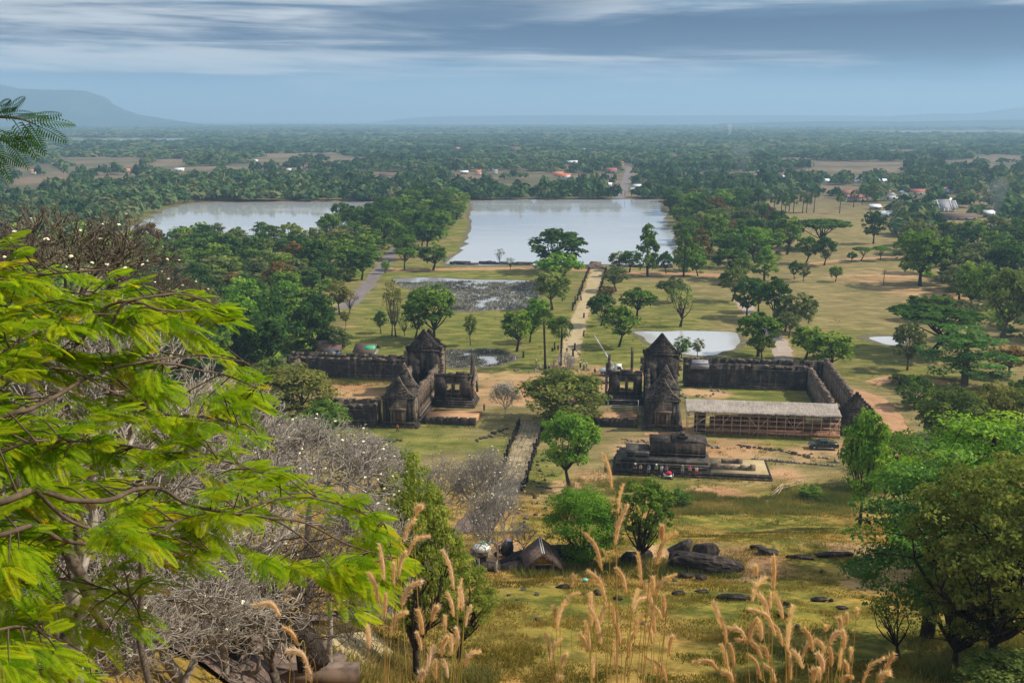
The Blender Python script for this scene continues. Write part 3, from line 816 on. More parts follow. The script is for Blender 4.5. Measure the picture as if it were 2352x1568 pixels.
def crown_shape(kind, rg, n):
    """clump centres (unit tree: 10 m tall, 10 m wide) and clump radii"""
    if kind in ('round', 'tall', 'bush', 'sparse', 'feather', 'airy'):
        c, rad = {'round': ((0, 0, 5.8), (4.3, 4.3, 3.7)), 'tall': ((0, 0, 5.8), (4.2, 4.2, 3.9)), 'bush': ((0, 0, 4.3), (4.4, 4.4, 4.6)),
                  'airy': ((0, 0, 5.9), (4.0, 4.0, 4.1)), 'sparse': ((0, 0, 7.0), (4.2, 4.2, 2.7)), 'feather': ((0, 0, 6.3), (4.2, 4.2, 3.4))}[kind]
        d = unit(n, rg); d[:, 2] = np.abs(d[:, 2]) * 1.0 * np.where(rg.random(n) < 0.72, 1, -0.8)
        q = (0.45 + 0.55 * rg.random(n) ** 0.5)[:, None]
        lobes = unit(5, rg)                                        # an uneven outline
        f = 1 + 0.34 * np.max(d @ lobes.T, axis=1)[:, None] - 0.22
        P = np.array(c) + d * q * np.array(rad) * f
        r = (0.65 + 0.95 * rg.random(n)) * (0.55 if kind == 'airy' else 1.0)
        return P, r, np.full(n, 0.62 if kind != 'feather' else 0.42)
    if kind in ('umbrella', 'layer'):
        tiers = [(8.9, 4.6), (8.2, 4.4), (7.4, 3.4)] if kind == 'umbrella' else [(9.4, 1.8), (8.3, 3.2), (7.0, 4.3), (5.5, 4.5), (4.0, 4.1), (2.9, 3.0)]
        if kind == 'umbrella': wts = np.array([.5, .35, .15])
        else: wts = np.array([r * r for z, r in tiers]); wts = wts / wts.sum()
        k = rg.choice(len(tiers), n, p=wts)
        z = np.array([t[0] for t in tiers])[k]; R_ = np.array([t[1] for t in tiers])[k]
        a = rg.random(n) * 2 * np.pi
        arm = np.round(a / (2 * np.pi / 7)) * (2 * np.pi / 7) + k * 0.6
        if kind == 'layer': a = 0.72 * arm + 0.28 * a
        q = np.sqrt(rg.random(n)) * R_
        dome = (1.4 if kind == 'umbrella' else 0.45) * (1 - (q / 5) ** 2)
        P = np.stack([q * np.cos(a), q * np.sin(a), z + dome - 0.7 + (np.cos(arm * 3 + k) * 0.45 if kind == 'layer' else 0) + rg.normal(size=n) * 0.10], -1)
        return P, (1.0 if kind == 'layer' else 0.8) + 0.5 * rg.random(n), np.full(n, 0.17 if kind == 'layer' else 0.34)
    if kind == 'cone':
        z = 1.6 + 8.0 * rg.random(n) ** 1.15
        R_ = np.interp(z, [1.5, 2.6, 5, 8, 9.8], [2.2, 4.2, 3.7, 1.7, 0.2]); a = rg.random(n) * 2 * np.pi; q = R_ * np.sqrt(0.3 + 0.7 * rg.random(n))
        return np.stack([q * np.cos(a), q * np.sin(a), z], -1), 0.7 + 0.6 * rg.random(n), np.full(n, 0.7)


def crown_mesh(name, kind, seed, nclump, per, leaf, aspect=1.7):
    rg = np.random.default_rng(seed)
    C, r, sq = crown_shape(kind, rg, nclump)
    d = unit(nclump * per, rg); flip = rg.random(len(d)) < 0.75
    d[:, 2] = np.where(flip, np.abs(d[:, 2]), d[:, 2])
    cc = np.repeat(C, per, 0); rr = np.repeat(r, per)[:, None]; s3 = np.ones((len(d), 3)); s3[:, 2] = np.repeat(sq, per)
    P = cc + d * rr * s3 * (0.55 + 0.5 * rg.random(len(d)))[:, None]
    if kind == 'feather' or kind == 'sparse':
        P[:, 2] -= 0.25 * (np.hypot(P[:, 0] - cc[:, 0], P[:, 1] - cc[:, 1])) ** 1.3
    N = d * 0.8 + unit(len(d), rg) * 0.75 + np.array([0, 0, 0.45])
    V, Q = cards(P, N, leaf, rg, aspect)
    tint = np.clip(np.repeat(rg.normal(0.45, 0.20, nclump), per) + rg.normal(0, 0.10, len(d)), 0, 1)
    return raw_mesh(name, V, [Q], tint), C


def limb(mb, p0, p1, r0, r1, rg, n=5, sag=0.12, sides=5):
    p0 = np.array(p0, float); p1 = np.array(p1, float); L = np.linalg.norm(p1 - p0)
    o = rg.normal(size=3) * L * sag; o[2] = abs(o[2]) * 0.6
    ts = np.linspace(0, 1, n)
    pts = [p0 + (p1 - p0) * t + o * math.sin(math.pi * t) + rg.normal(size=3) * L * 0.02 * (0 < t < 1) for t in ts]
    mb.tube(pts, [r0 + (r1 - r0) * t for t in ts], sides, cap=False)
    return pts


def trunk_mesh(name, kind, seed, C, nl=9, base_r=0.34, extra=0):
    rg = np.random.default_rng(seed + 77); mb = MB()
    fork = {'round': 2.6, 'tall': 2.2, 'bush': 0.8, 'sparse': 1.8, 'airy': 1.6, 'feather': 3.0, 'umbrella': 3.6, 'layer': 9.0, 'cone': 9.2}[kind]
    lean = rg.normal(size=2) * 0.12 * fork
    top = np.array([lean[0], lean[1], fork])
    if kind in ('layer', 'cone'): top[:2] *= 0.25
    mb.tube([(0, 0, -0.4), (0, 0, 0.05), (top[0] * .3, top[1] * .3, fork * .35), (top[0] * .7, top[1] * .7, fork * .7), tuple(top)],
            [base_r * 1.5, base_r * 1.15, base_r * 0.95, base_r * 0.8, base_r * (0.62 if kind not in ('layer', 'cone') else 0.12)], 8, cap=False)
    idx = rg.permutation(len(C))[:nl]
    far = sorted(idx, key=lambda i: -np.hypot(C[i][0], C[i][1]))
    for i in far:
        st = top if kind not in ('layer', 'cone') else np.array([0, 0, max(1.0, C[i][2] - 0.6 - 0.12 * np.hypot(C[i][0], C[i][1]))])
        rb = base_r * (0.42 if kind not in ('layer', 'cone') else 0.26)
        pts = limb(mb, st, C[i], rb, 0.03, rg)
        for q in range(2 + extra):
            j = rg.integers(1, 4)
            o = np.array(pts[j]) + rg.normal(size=3) * np.array([1.1, 1.1, 0.5]) + np.array([0, 0, 0.7])
            limb(mb, pts[j], o, rb * 0.4, 0.015, rg, 4)
    return mb.mesh(name, True)


PROTO = {}


def proto(kind, var, det='mid'):
    k = (kind, var, det)
    if k not in PROTO:
        seed = hash_(kind) + var * 13
        ncl, per, leaf = {'mid': (58, 36, 0.46), 'far': (34, 16, 0.95), 'near': (125, 64, 0.26), 'fine': (220, 150, 0.125)}[det]
        if kind == 'sparse': ncl, per, leaf = ncl // 2, per // 2, leaf * 0.62
        if kind == 'feather': leaf *= 0.8
        if kind == 'airy': per = int(per * .62)
        if kind in ('layer', 'umbrella'): ncl = int(ncl * (1.7 if det in ('mid', 'far') else 0.66))
        cm, C = crown_mesh('crown', kind, seed, ncl, per, leaf)
        PROTO[k] = (cm, trunk_mesh('trunk', kind, seed, C, 7 if det == 'far' else (22 if kind == 'airy' else 12), extra=2 if kind in ('sparse', 'airy') else 0))
    return PROTO[k]


def hash_(s):
    return sum(ord(c) * (i + 3) for i, c in enumerate(s)) % 997


CM = {}


def with_mat(me, mat):
    k = (me.name, mat.name)
    if k not in CM:
        m2 = me.copy() if me.materials else me
        if m2 is not me: m2.materials.clear()
        m2.materials.append(mat); CM[k] = m2
        CM[(m2.name, mat.name)] = m2
    return CM[k]


TREES = []      # (x, y, radius) of what already stands, so nothing grows through it
RT = random.Random(4)


def tree_at(p, wd, ht, kind, leaf, label, cat='tree', group=None, var=None, det='mid', bark='bark', name=None, rz=None):
    var = RT.randrange(3) if var is None else var
    cm, tm = proto(kind, var, det)
    nm = name or ('shrub' if kind == 'bush' and 'tree' not in label else 'tree')
    t = thing(nm, label, cat if kind != 'bush' or 'tree' in label else 'shrub', p, RT.random() * 6.28 if rz is None else rz, group, (wd / 10, wd / 10, ht / 10))
    link('crown', with_mat(cm, M[leaf]), None, t)
    link('trunk', with_mat(tm, M[bark]), None, t)
    TREES.append((p.x, p.y, wd / 2))
    return t


def tree(u, v, wpx, hpx, kind, leaf, label, **kw):
    """base at photo u, v; crown width and height in photo pixels, turned to metres at that distance"""
    p = gp(u, v); k = mpp(p)
    if kind == 'sparse' or kind == 'umbrella': wpx *= 1.0
    return tree_at(p, wpx * k * 1.12, hpx * k * 1.06, kind, leaf, label, **kw)


LAWN = [
    # u, v, w, h, kind, leaf, label
    (995, 620, 74, 54, 'round', 'green_dark', 'dark mushroom shaped tree on the red bank road left of the lake'),
    (929, 620, 44, 47, 'umbrella', 'green_mid', 'small flat crowned tree on the bank road near the asphalt bend'),
    (885, 629, 21, 30, 'round', 'green_bright', 'little bright ball crowned tree where the asphalt meets the bank road'),
    (831, 643, 64, 68, 'round', 'green_dark', 'big dark green tree standing left of the asphalt road'),
    (794, 646, 44, 32, 'bush', 'green_olive', 'pale olive shrub at the wood edge left of the asphalt road'),
    (780, 723, 58, 80, 'feather', 'yellow_green', 'slim pale tree with a light airy crown on a straight black trunk'),
    (803, 721, 50, 52, 'sparse', 'rust', 'brownish spreading tree beside the airy pale tree by the road end'),
    (753, 734, 30, 40, 'sparse', 'green_olive', 'tiny thin sapling at the road end below the wood'),
    (794, 751, 24, 36, 'feather', 'yellow_green', 'small yellow green sapling above the blue walled shed'),
    (778, 813, 68, 66, 'bush', 'green_grey', 'grey green bushy tree beside the blue walled shed'),
    (900, 773, 46, 128, 'sparse', 'yellow_green', 'tall thin tree with nearly bare yellow twigs, left of a pair'),
    (909, 773, 52, 126, 'sparse', 'yellow_green', 'tall thin tree with nearly bare yellow twigs, right of a pair'),
    (875, 765, 34, 48, 'round', 'green_dark', 'small dark tree left of the two thin yellow trees'),
    (929, 771, 32, 44, 'sparse', 'green_mid', 'small leaning tree right of the two thin yellow trees'),
    (955, 776, 64, 86, 'tall', 'green_mid', 'narrow green tree hugging the left side of the big palace tree'),
    (996, 784, 120, 120, 'tall', 'green_mid', 'big full green tree right behind the left palace gable'),
    (1081, 793, 32, 70, 'feather', 'green_olive', 'slender feathery tree alone on the lawn beyond the small lotus pond'),
    (1187, 807, 78, 92, 'round', 'green_mid', 'leaning round tree on the bank right of the small lotus pond'),
    (1217, 786, 54, 70, 'round', 'green_mid', 'upright tree between the leaning round tree and the palms'),
    (1234, 750, 52, 66, 'round', 'green_bright', 'bright tufted tree behind the taller palm'),
    (1268, 711, 86, 86, 'round', 'green_olive', 'grey green spreading tree at the right end of the lotus pond'),
    (1288, 660, 106, 78, 'round', 'green_bright', 'wide bright green tree left of the causeway head'),
    (1283, 624, 124, 92, 'round', 'green_dark', 'large dark tree standing against the lake behind the bright green one'),
    (1172, 620, 22, 28, 'sparse', 'green_olive', 'tiny thin tree on the stone lake bank'),
    (1147, 606, 26, 34, 'sparse', 'green_grey', 'two stemmed bare little tree standing against the lake'),
    (1487, 634, 68, 112, 'cone', 'green_mid', 'tall pointed tree in front of the lake, right of the causeway'),
    (1419, 622, 48, 42, 'round', 'green_grey', 'low grey tree at the lake edge right of the causeway head'),
    (1446, 625, 50, 48, 'round', 'green_dark', 'low dark tree at the lake edge beside the tall pointed tree'),
    (1415, 669, 62, 54, 'round', 'green_grey', 'grey green drooping tree right of the causeway below the red road'),
    (1393, 684, 38, 28, 'bush', 'rust', 'brown rounded bush right beside the causeway'),
    (1381, 748, 64, 70, 'tall', 'green_dark', 'dark thick tree hanging over the right edge of the causeway'),
    (1422, 796, 80, 92, 'round', 'green_mid', 'spreading green tree on the lawn left of the clear pond'),
    (1462, 733, 80, 70, 'round', 'green_mid', 'broad green tree in the lawn right of the causeway'),
    (1563, 750, 84, 92, 'sparse', 'green_mid', 'open branched tree standing over the clear pond'),
    (1545, 694, 66, 56, 'round', 'green_grey', 'dark rounded tree just behind the open branched pond tree'),
    (1570, 634, 54, 104, 'cone', 'green_mid', 'pointed tree at the right corner of the lake'),
    (1603, 634, 42, 48, 'round', 'green_bright', 'small lime tree on the red road right of the lake corner'),
    (1530, 628, 34, 48, 'tall', 'green_dark', 'narrow dark tree between the two pointed trees'),
    (1566, 826, 44, 52, 'feather', 'green_mid', 'small drooping tree between the right gable and the clear pond'),
    (1602, 822, 30, 44, 'feather', 'yellow_green', 'thin yellowish willow like tree on the near edge of the clear pond'),
    (1741, 818, 98, 98, 'round', 'green_mid', 'full green tree left of the concrete road behind the long ruin'),
    (1750, 824, 62, 54, 'round', 'green_olive', 'lower olive tree in front of the full green tree by the concrete road'),
    (1850, 826, 82, 76, 'round', 'green_mid', 'green tree right of the concrete road, smaller of the overlapping two'),
    (1903, 856, 112, 90, 'round', 'green_mid', 'wide low crowned tree just behind the corner of the long ruin'),
    (1905, 822, 46, 46, 'round', 'green_grey', 'small dull tree behind the overlapping two at the ruin corner'),
    (1672, 642, 74, 74, 'round', 'green_dark', 'dark round tree at the top of the right road row'),
    (1755, 644, 62, 74, 'cone', 'green_bright', 'bright pointed tree above the right road row'),
    (1700, 652, 50, 56, 'round', 'green_olive', 'olive tree between the dark round tree and the bright pointed tree'),
    (1682, 692, 64, 74, 'round', 'green_olive', 'yellowish olive tree on the left flank of the right road row'),
    (1715, 728, 68, 84, 'tall', 'green_dark', 'tall dark tree at the left of the right road row'),
    (1742, 716, 56, 74, 'tall', 'green_dark', 'dark tree in the middle of the right road row'),
    (1775, 738, 72, 92, 'tall', 'green_dark', 'tallest dark tree of the right road row, single black trunk'),
    (1803, 760, 64, 60, 'round', 'green_grey', 'grey green tree low in the right road row'),
    (1832, 762, 84, 88, 'round', 'green_grey', 'large grey green tree ending the right road row'),
    (1812, 776, 54, 58, 'feather', 'green_grey', 'thin grey tree in front of the end of the right road row'),
    (1825, 641, 28, 40, 'tall', 'green_dark', 'small dark tree on the lawn edge, left of two near the pale field'),
    (1845, 647, 28, 42, 'tall', 'green_grey', 'small slim tree on the lawn edge, right of two near the pale field'),
    (1919, 647, 32, 35, 'round', 'green_mid', 'small tree alone at the near edge of the pale field'),
    (1851, 606, 54, 60, 'round', 'green_mid', 'green tree beside the lawn path below the umbrella tree'),
    (1893, 610, 50, 64, 'tall', 'green_dark', 'dark tree beside the lawn path below the umbrella tree'),
    (1955, 603, 22, 24, 'round', 'green_dark', 'tiny round bush tree beside the lawn path'),
    (1978, 599, 38, 30, 'umbrella', 'green_mid', 'small flat tree beside the lawn path, left of two'),
    (2022, 599, 38, 32, 'umbrella', 'green_bright', 'small flat tree beside the lawn path, right of two'),
    (1889, 572, 110, 64, 'umbrella', 'green_dark', 'wide dark umbrella crowned tree in the dry field'),
    (2006, 560, 54, 70, 'tall', 'green_dark', 'solitary dark upright tree in the dry field'),
    (2112, 657, 118, 120, 'tall', 'green_mid', 'massive green tree at the right end of the pale field'),
    (2190, 646, 72, 34, 'bush', 'green_mid', 'low wide bush right of the massive green tree'),
    (2140, 812, 188, 102, 'umbrella', 'green_dark', 'huge spreading umbrella tree by the bright pool'),
    (2105, 735, 60, 56, 'round', 'green_dark', 'dark tree behind the left half of the huge umbrella tree'),
    (2160, 738, 62, 60, 'round', 'green_mid', 'green tree behind the right half of the huge umbrella tree'),
    (2215, 742, 70, 50, 'round', 'green_grey', 'dull tree between the umbrella tree and the olive giant'),
    (2084, 850, 74, 104, 'tall', 'green_grey', 'upright grey green tree in front of the bright pool'),
    (2215, 886, 196, 134, 'layer', 'terminalia', 'big tiered tree with flat green shelves at the right'),
    (2300, 776, 112, 154, 'tall', 'green_olive', 'giant olive brown tree at the right edge above the tiered tree'),
    (2100, 934, 78, 74, 'bush', 'green_mid', 'rounded dark bush at the foot of the tiered tree'),
    (2068, 884, 44, 28, 'bush', 'green_mid', 'small bush below the upright grey green tree'),
    (2318, 866, 90, 70, 'round', 'rust', 'autumn coloured tree at the right behind the tiered tree'),
    (1294, 972, 180, 136, 'bush', 'olive_light', 'big domed tree between the two palaces'),
]
LAWN_DET = {'big domed tree between the two palaces': 'near', 'big tiered tree with flat green shelves at the right': 'near'}
for (u, v, wp, hp, kind, leaf, label) in LAWN:
    tree(u, v, wp, hp, kind, leaf, label, det=LAWN_DET.get(label, 'mid'), bark='bark_dark' if leaf in ('green_dark', 'green_mid') else 'bark')

# two fan palms on the lawn in front of the causeway
def fan_crown(name, seed, r=2.1, n=48):
    rg = np.random.default_rng(seed); Vs = []; Qs = []; tn = []; k = 0
    for i in range(n):
        d = unit(1, rg)[0]
        if d[2] < -0.65: d[2] = -d[2]
        pet = d * r * (0.45 + 0.15 * rg.random()); side = np.cross(d, unit(1, rg)[0]); side /= np.linalg.norm(side)
        nseg = 9; R_ = r * 0.55
        for j in range(nseg):
            a0 = -1.35 + 2.7 * j / nseg; a1 = a0 + 2.7 / nseg * 0.62; am = (a0 + a1) / 2
            f = lambda a, q: pet + (d * math.cos(a) + side * math.sin(a)) * q + np.array([0, 0, -0.16 * (q / R_) ** 2])
            Vs += [pet, f(a0, R_ * .7), f(am, R_), f(a1, R_ * .7)]; Qs.append((k, k + 1, k + 2, k + 3)); k += 4
            tn.append(rg.random())
        sd = side * 0.03; Vs += [sd, -sd, pet - sd, pet + sd]; Qs.append((k, k + 1, k + 2, k + 3)); k += 4; tn.append(0.9)
    return raw_mesh(name, np.array(Vs), [np.array(Qs)], np.clip(tn, 0, 1))


def palm(u, v, hpx, label, seed, r=2.3, lean=(0.3, 0), leaf='green_mid'):
    p = gp(u, v); k = mpp(p); h = hpx * k
    t = thing('palm_tree', label, 'palm', p, 0, 'palms')
    mb = MB(); mb.tube([(0, 0, -.3), (lean[0] * .2, 0, h * .1), (lean[0] * .4, lean[1], h * .4), (lean[0] * .8, lean[1], h * .8), (lean[0], lean[1], h)], [.42, .3, .25, .23, .2], 8)
    mb.build('trunk', M['bark_dark'], t, True)
    link('crown', fan_crown('crown', seed, r), M[leaf], t, (lean[0], lean[1], h + .2))
    TREES.append((p.x, p.y, 2)); return t


palm(1253, 847, 112, 'taller fan palm standing before the causeway, left of two', 5, 2.9, (-.5, 0), 'green_dark')
palm(1288, 839, 86, 'shorter fan palm standing before the causeway, right of two', 6, 2.9, (.2, 0), 'green_dark')
for i, (u, v, h) in enumerate([(1777, 488, 26), (1794, 488, 30), (1803, 489, 24), (1812, 487, 28), (1822, 488, 26), (1843, 489, 32), (1852, 489, 28), (1869, 488, 40), (1928, 490, 34), (1980, 470, 34), (2010, 462, 30), (1960, 476, 28)]):
    palm(u, v, h, f'fan palm at the far edge of the dry field, {ordinal(i)} of its ragged row', 20 + i, 3.2, leaf='green_dark')


# ------------------------------------------------------------------ woods: the nearer trees one by one
WOODS = [
    # polygon of tree feet, how many, size range, colours, kinds, where
    ([(360, 880), (560, 872), (640, 850), (728, 818), (738, 760), (742, 742), (700, 714), (560, 705), (360, 730)], 34, (9.5, 14.5),
     [('green_mid', 5), ('green_dark', 4), ('green_bright', 2), ('green_grey', 1)], ['round', 'tall', 'round', 'bush'], 'the near left wood'),
    ([(340, 725), (690, 705), (712, 690), (780, 652), (822, 634), (862, 600), (892, 572), (780, 566), (600, 560), (420, 562), (330, 575)], 78, (8.5, 14),
     [('green_mid', 4), ('green_dark', 4), ('rust', 1), ('green_grey', 2), ('green_olive', 2)], ['round', 'tall', 'round', 'layer', 'round'], 'the wood below the left lake'),
    ([(905, 572), (790, 562), (700, 553), (775, 530), (840, 510), (900, 490), (940, 470), (1066, 466), (1058, 500), (1030, 538), (1000, 560), (965, 588), (925, 600)], 58, (10, 15),
     [('green_mid', 4), ('green_dark', 4), ('green_bright', 1), ('green_olive', 1)], ['round', 'tall', 'round'], 'the wood between the two lakes'),
    ([(1562, 622), (1640, 636), (1700, 622), (1790, 598), (1822, 575), (1770, 520), (1722, 475), (1530, 462), (1540, 490), (1562, 540), (1566, 592)], 60, (10, 15.5),
     [('green_mid', 4), ('green_dark', 4), ('green_bright', 1), ('rust', 1), ('green_grey', 1)], ['round', 'tall', 'round', 'cone'], 'the wood right of the lake'),
    ([(2075, 612), (2160, 650), (2200, 720), (2340, 780), (2430, 780), (2430, 560), (2352, 545), (2200, 560), (2075, 560)], 46, (9, 15),
     [('green_dark', 4), ('green_mid', 3), ('green_grey', 2)], ['round', 'tall', 'round'], 'the right village wood'),
]
CNAME = dict(green_mid='green', green_dark='dark green', green_bright='bright green', green_grey='grey green', green_olive='olive', rust='rust tinged', yellow_green='yellow green')
KNAME = dict(round='round topped', tall='upright', bush='bushy', layer='tiered', cone='pointed')


def water_near(x, y, m=3.0):
    for k, P in WP.items():
        if x < P[:, 0].min() - m or x > P[:, 0].max() + m or y < P[:, 1].min() - m or y > P[:, 1].max() + m: continue
        if inside(np.array([x]), np.array([y]), P)[0] or np.hypot(P[:, 0] - x, P[:, 1] - y).min() < m: return True
    return False


def road_near(x, y, m):
    for k, L in PL.items():
        if dist_line(np.array([x]), np.array([y]), L)[0] < PW[k] / 2 + m: return True
    return False


UNDER = []
for wi, (poly, num, (s0, s1), cols, kinds, where) in enumerate(WOODS):
    rw = random.Random(50 + wi); P = np.array([gp(u, v).xy[:] for u, v in poly])
    x0, y0 = P.min(0); x1, y1 = P.max(0); got = []; tries = 0; mind = math.sqrt((x1 - x0) * (y1 - y0) * 0.45 / num)
    while len(got) < num and tries < 9000:
        tries += 1
        x, y = rw.uniform(x0, x1), rw.uniform(y0, y1); md = mind * (1 if tries < 5000 else 0.75)
        if not inside(np.array([x]), np.array([y]), P)[0] or water_near(x, y, 2) or road_near(x, y, 2.0): continue
        if any((x - a) ** 2 + (y - b) ** 2 < md * md for a, b, *_ in got): continue
        if any((x - a) ** 2 + (y - b) ** 2 < (r * 0.7 + 3) ** 2 for a, b, r in TREES[:92]): continue
        got.append((x, y, rw.choices([c for c, _ in cols], [n for _, n in cols])[0], rw.choice(kinds), rw.uniform(s0, s1)))
    got.sort(key=lambda g: g[0] / g[1])
    count = {}
    for (x, y, leaf, kind, s) in got:
        key = (leaf, kind); i = count.get(key, 0); count[key] = i + 1
        lab = f"{CNAME[leaf]} {KNAME[kind]} tree, {ordinal(i)} such from left in {where}"
        tree_at(Vector((x, y, 0)), s, s * rw.uniform(0.85, 1.15), kind, leaf, lab, group='trees of ' + where, det='mid', bark='bark_dark', name='tree', cat='tree', rz=rw.random() * 6.28)
    for _ in range(num * 12):
        x, y = rw.uniform(x0, x1), rw.uniform(y0, y1)
        if inside(np.array([x]), np.array([y]), P)[0] and not water_near(x, y, 1) and not road_near(x, y, 1): UNDER.append((x, y, rw.uniform(1.2, 3.2)))


def scatter(name, pts, mat, per, seed, leaf=0.33, hk=0.8, kind='stuff'):
    """many small leafy masses (x, y, radius) as one mesh"""
    rg = np.random.default_rng(seed); P = np.array(pts, float); n = len(P)
    nv = 6; base = []
    for k in range(nv):
        d = unit(per, rg); d[:, 2] = np.abs(d[:, 2]); q = (0.6 + 0.4 * rg.random(per))[:, None]
        lob = unit(4, rg); f = 1 + 0.3 * np.max(d @ lob.T, axis=1)[:, None] - 0.15
        V, Q = cards(d * q * f, d + unit(per, rg) * 0.6 + np.array([0, 0, .4]), leaf, rg)
        base.append(V)
    which = rg.integers(0, nv, n); B = np.array(base)[which]
    a = rg.random(n) * 2 * np.pi; ca, sa = np.cos(a)[:, None], np.sin(a)[:, None]
    r = P[:, 2][:, None]; hh = (P[:, 3] if P.shape[1] > 3 else P[:, 2] * hk)[:, None]
    X = (B[:, :, 0] * ca - B[:, :, 1] * sa) * r + P[:, 0][:, None]; Y = (B[:, :, 0] * sa + B[:, :, 1] * ca) * r + P[:, 1][:, None]
    Zb = terrain(P[:, 0], P[:, 1])[:, None]
    Z = B[:, :, 2] * hh + Zb + (P[:, 4][:, None] if P.shape[1] > 4 else 0)
    V = np.stack([X, Y, Z], -1).reshape(-1, 3); m = len(V) // 4
    tint = np.clip(np.repeat(rg.normal(0.42, 0.30, n) + (vnoise(P[:, 0], P[:, 1] * .6, 220, 71) - .5) * .7, per) + rg.normal(0, 0.12, m), 0, 1)
    me = raw_mesh(name, V, [np.arange(4 * m).reshape(m, 4)], tint)
    return struct(link(name, me, M[mat]), kind)


scatter('undergrowth', UNDER, 'green_mid', 40, 3)

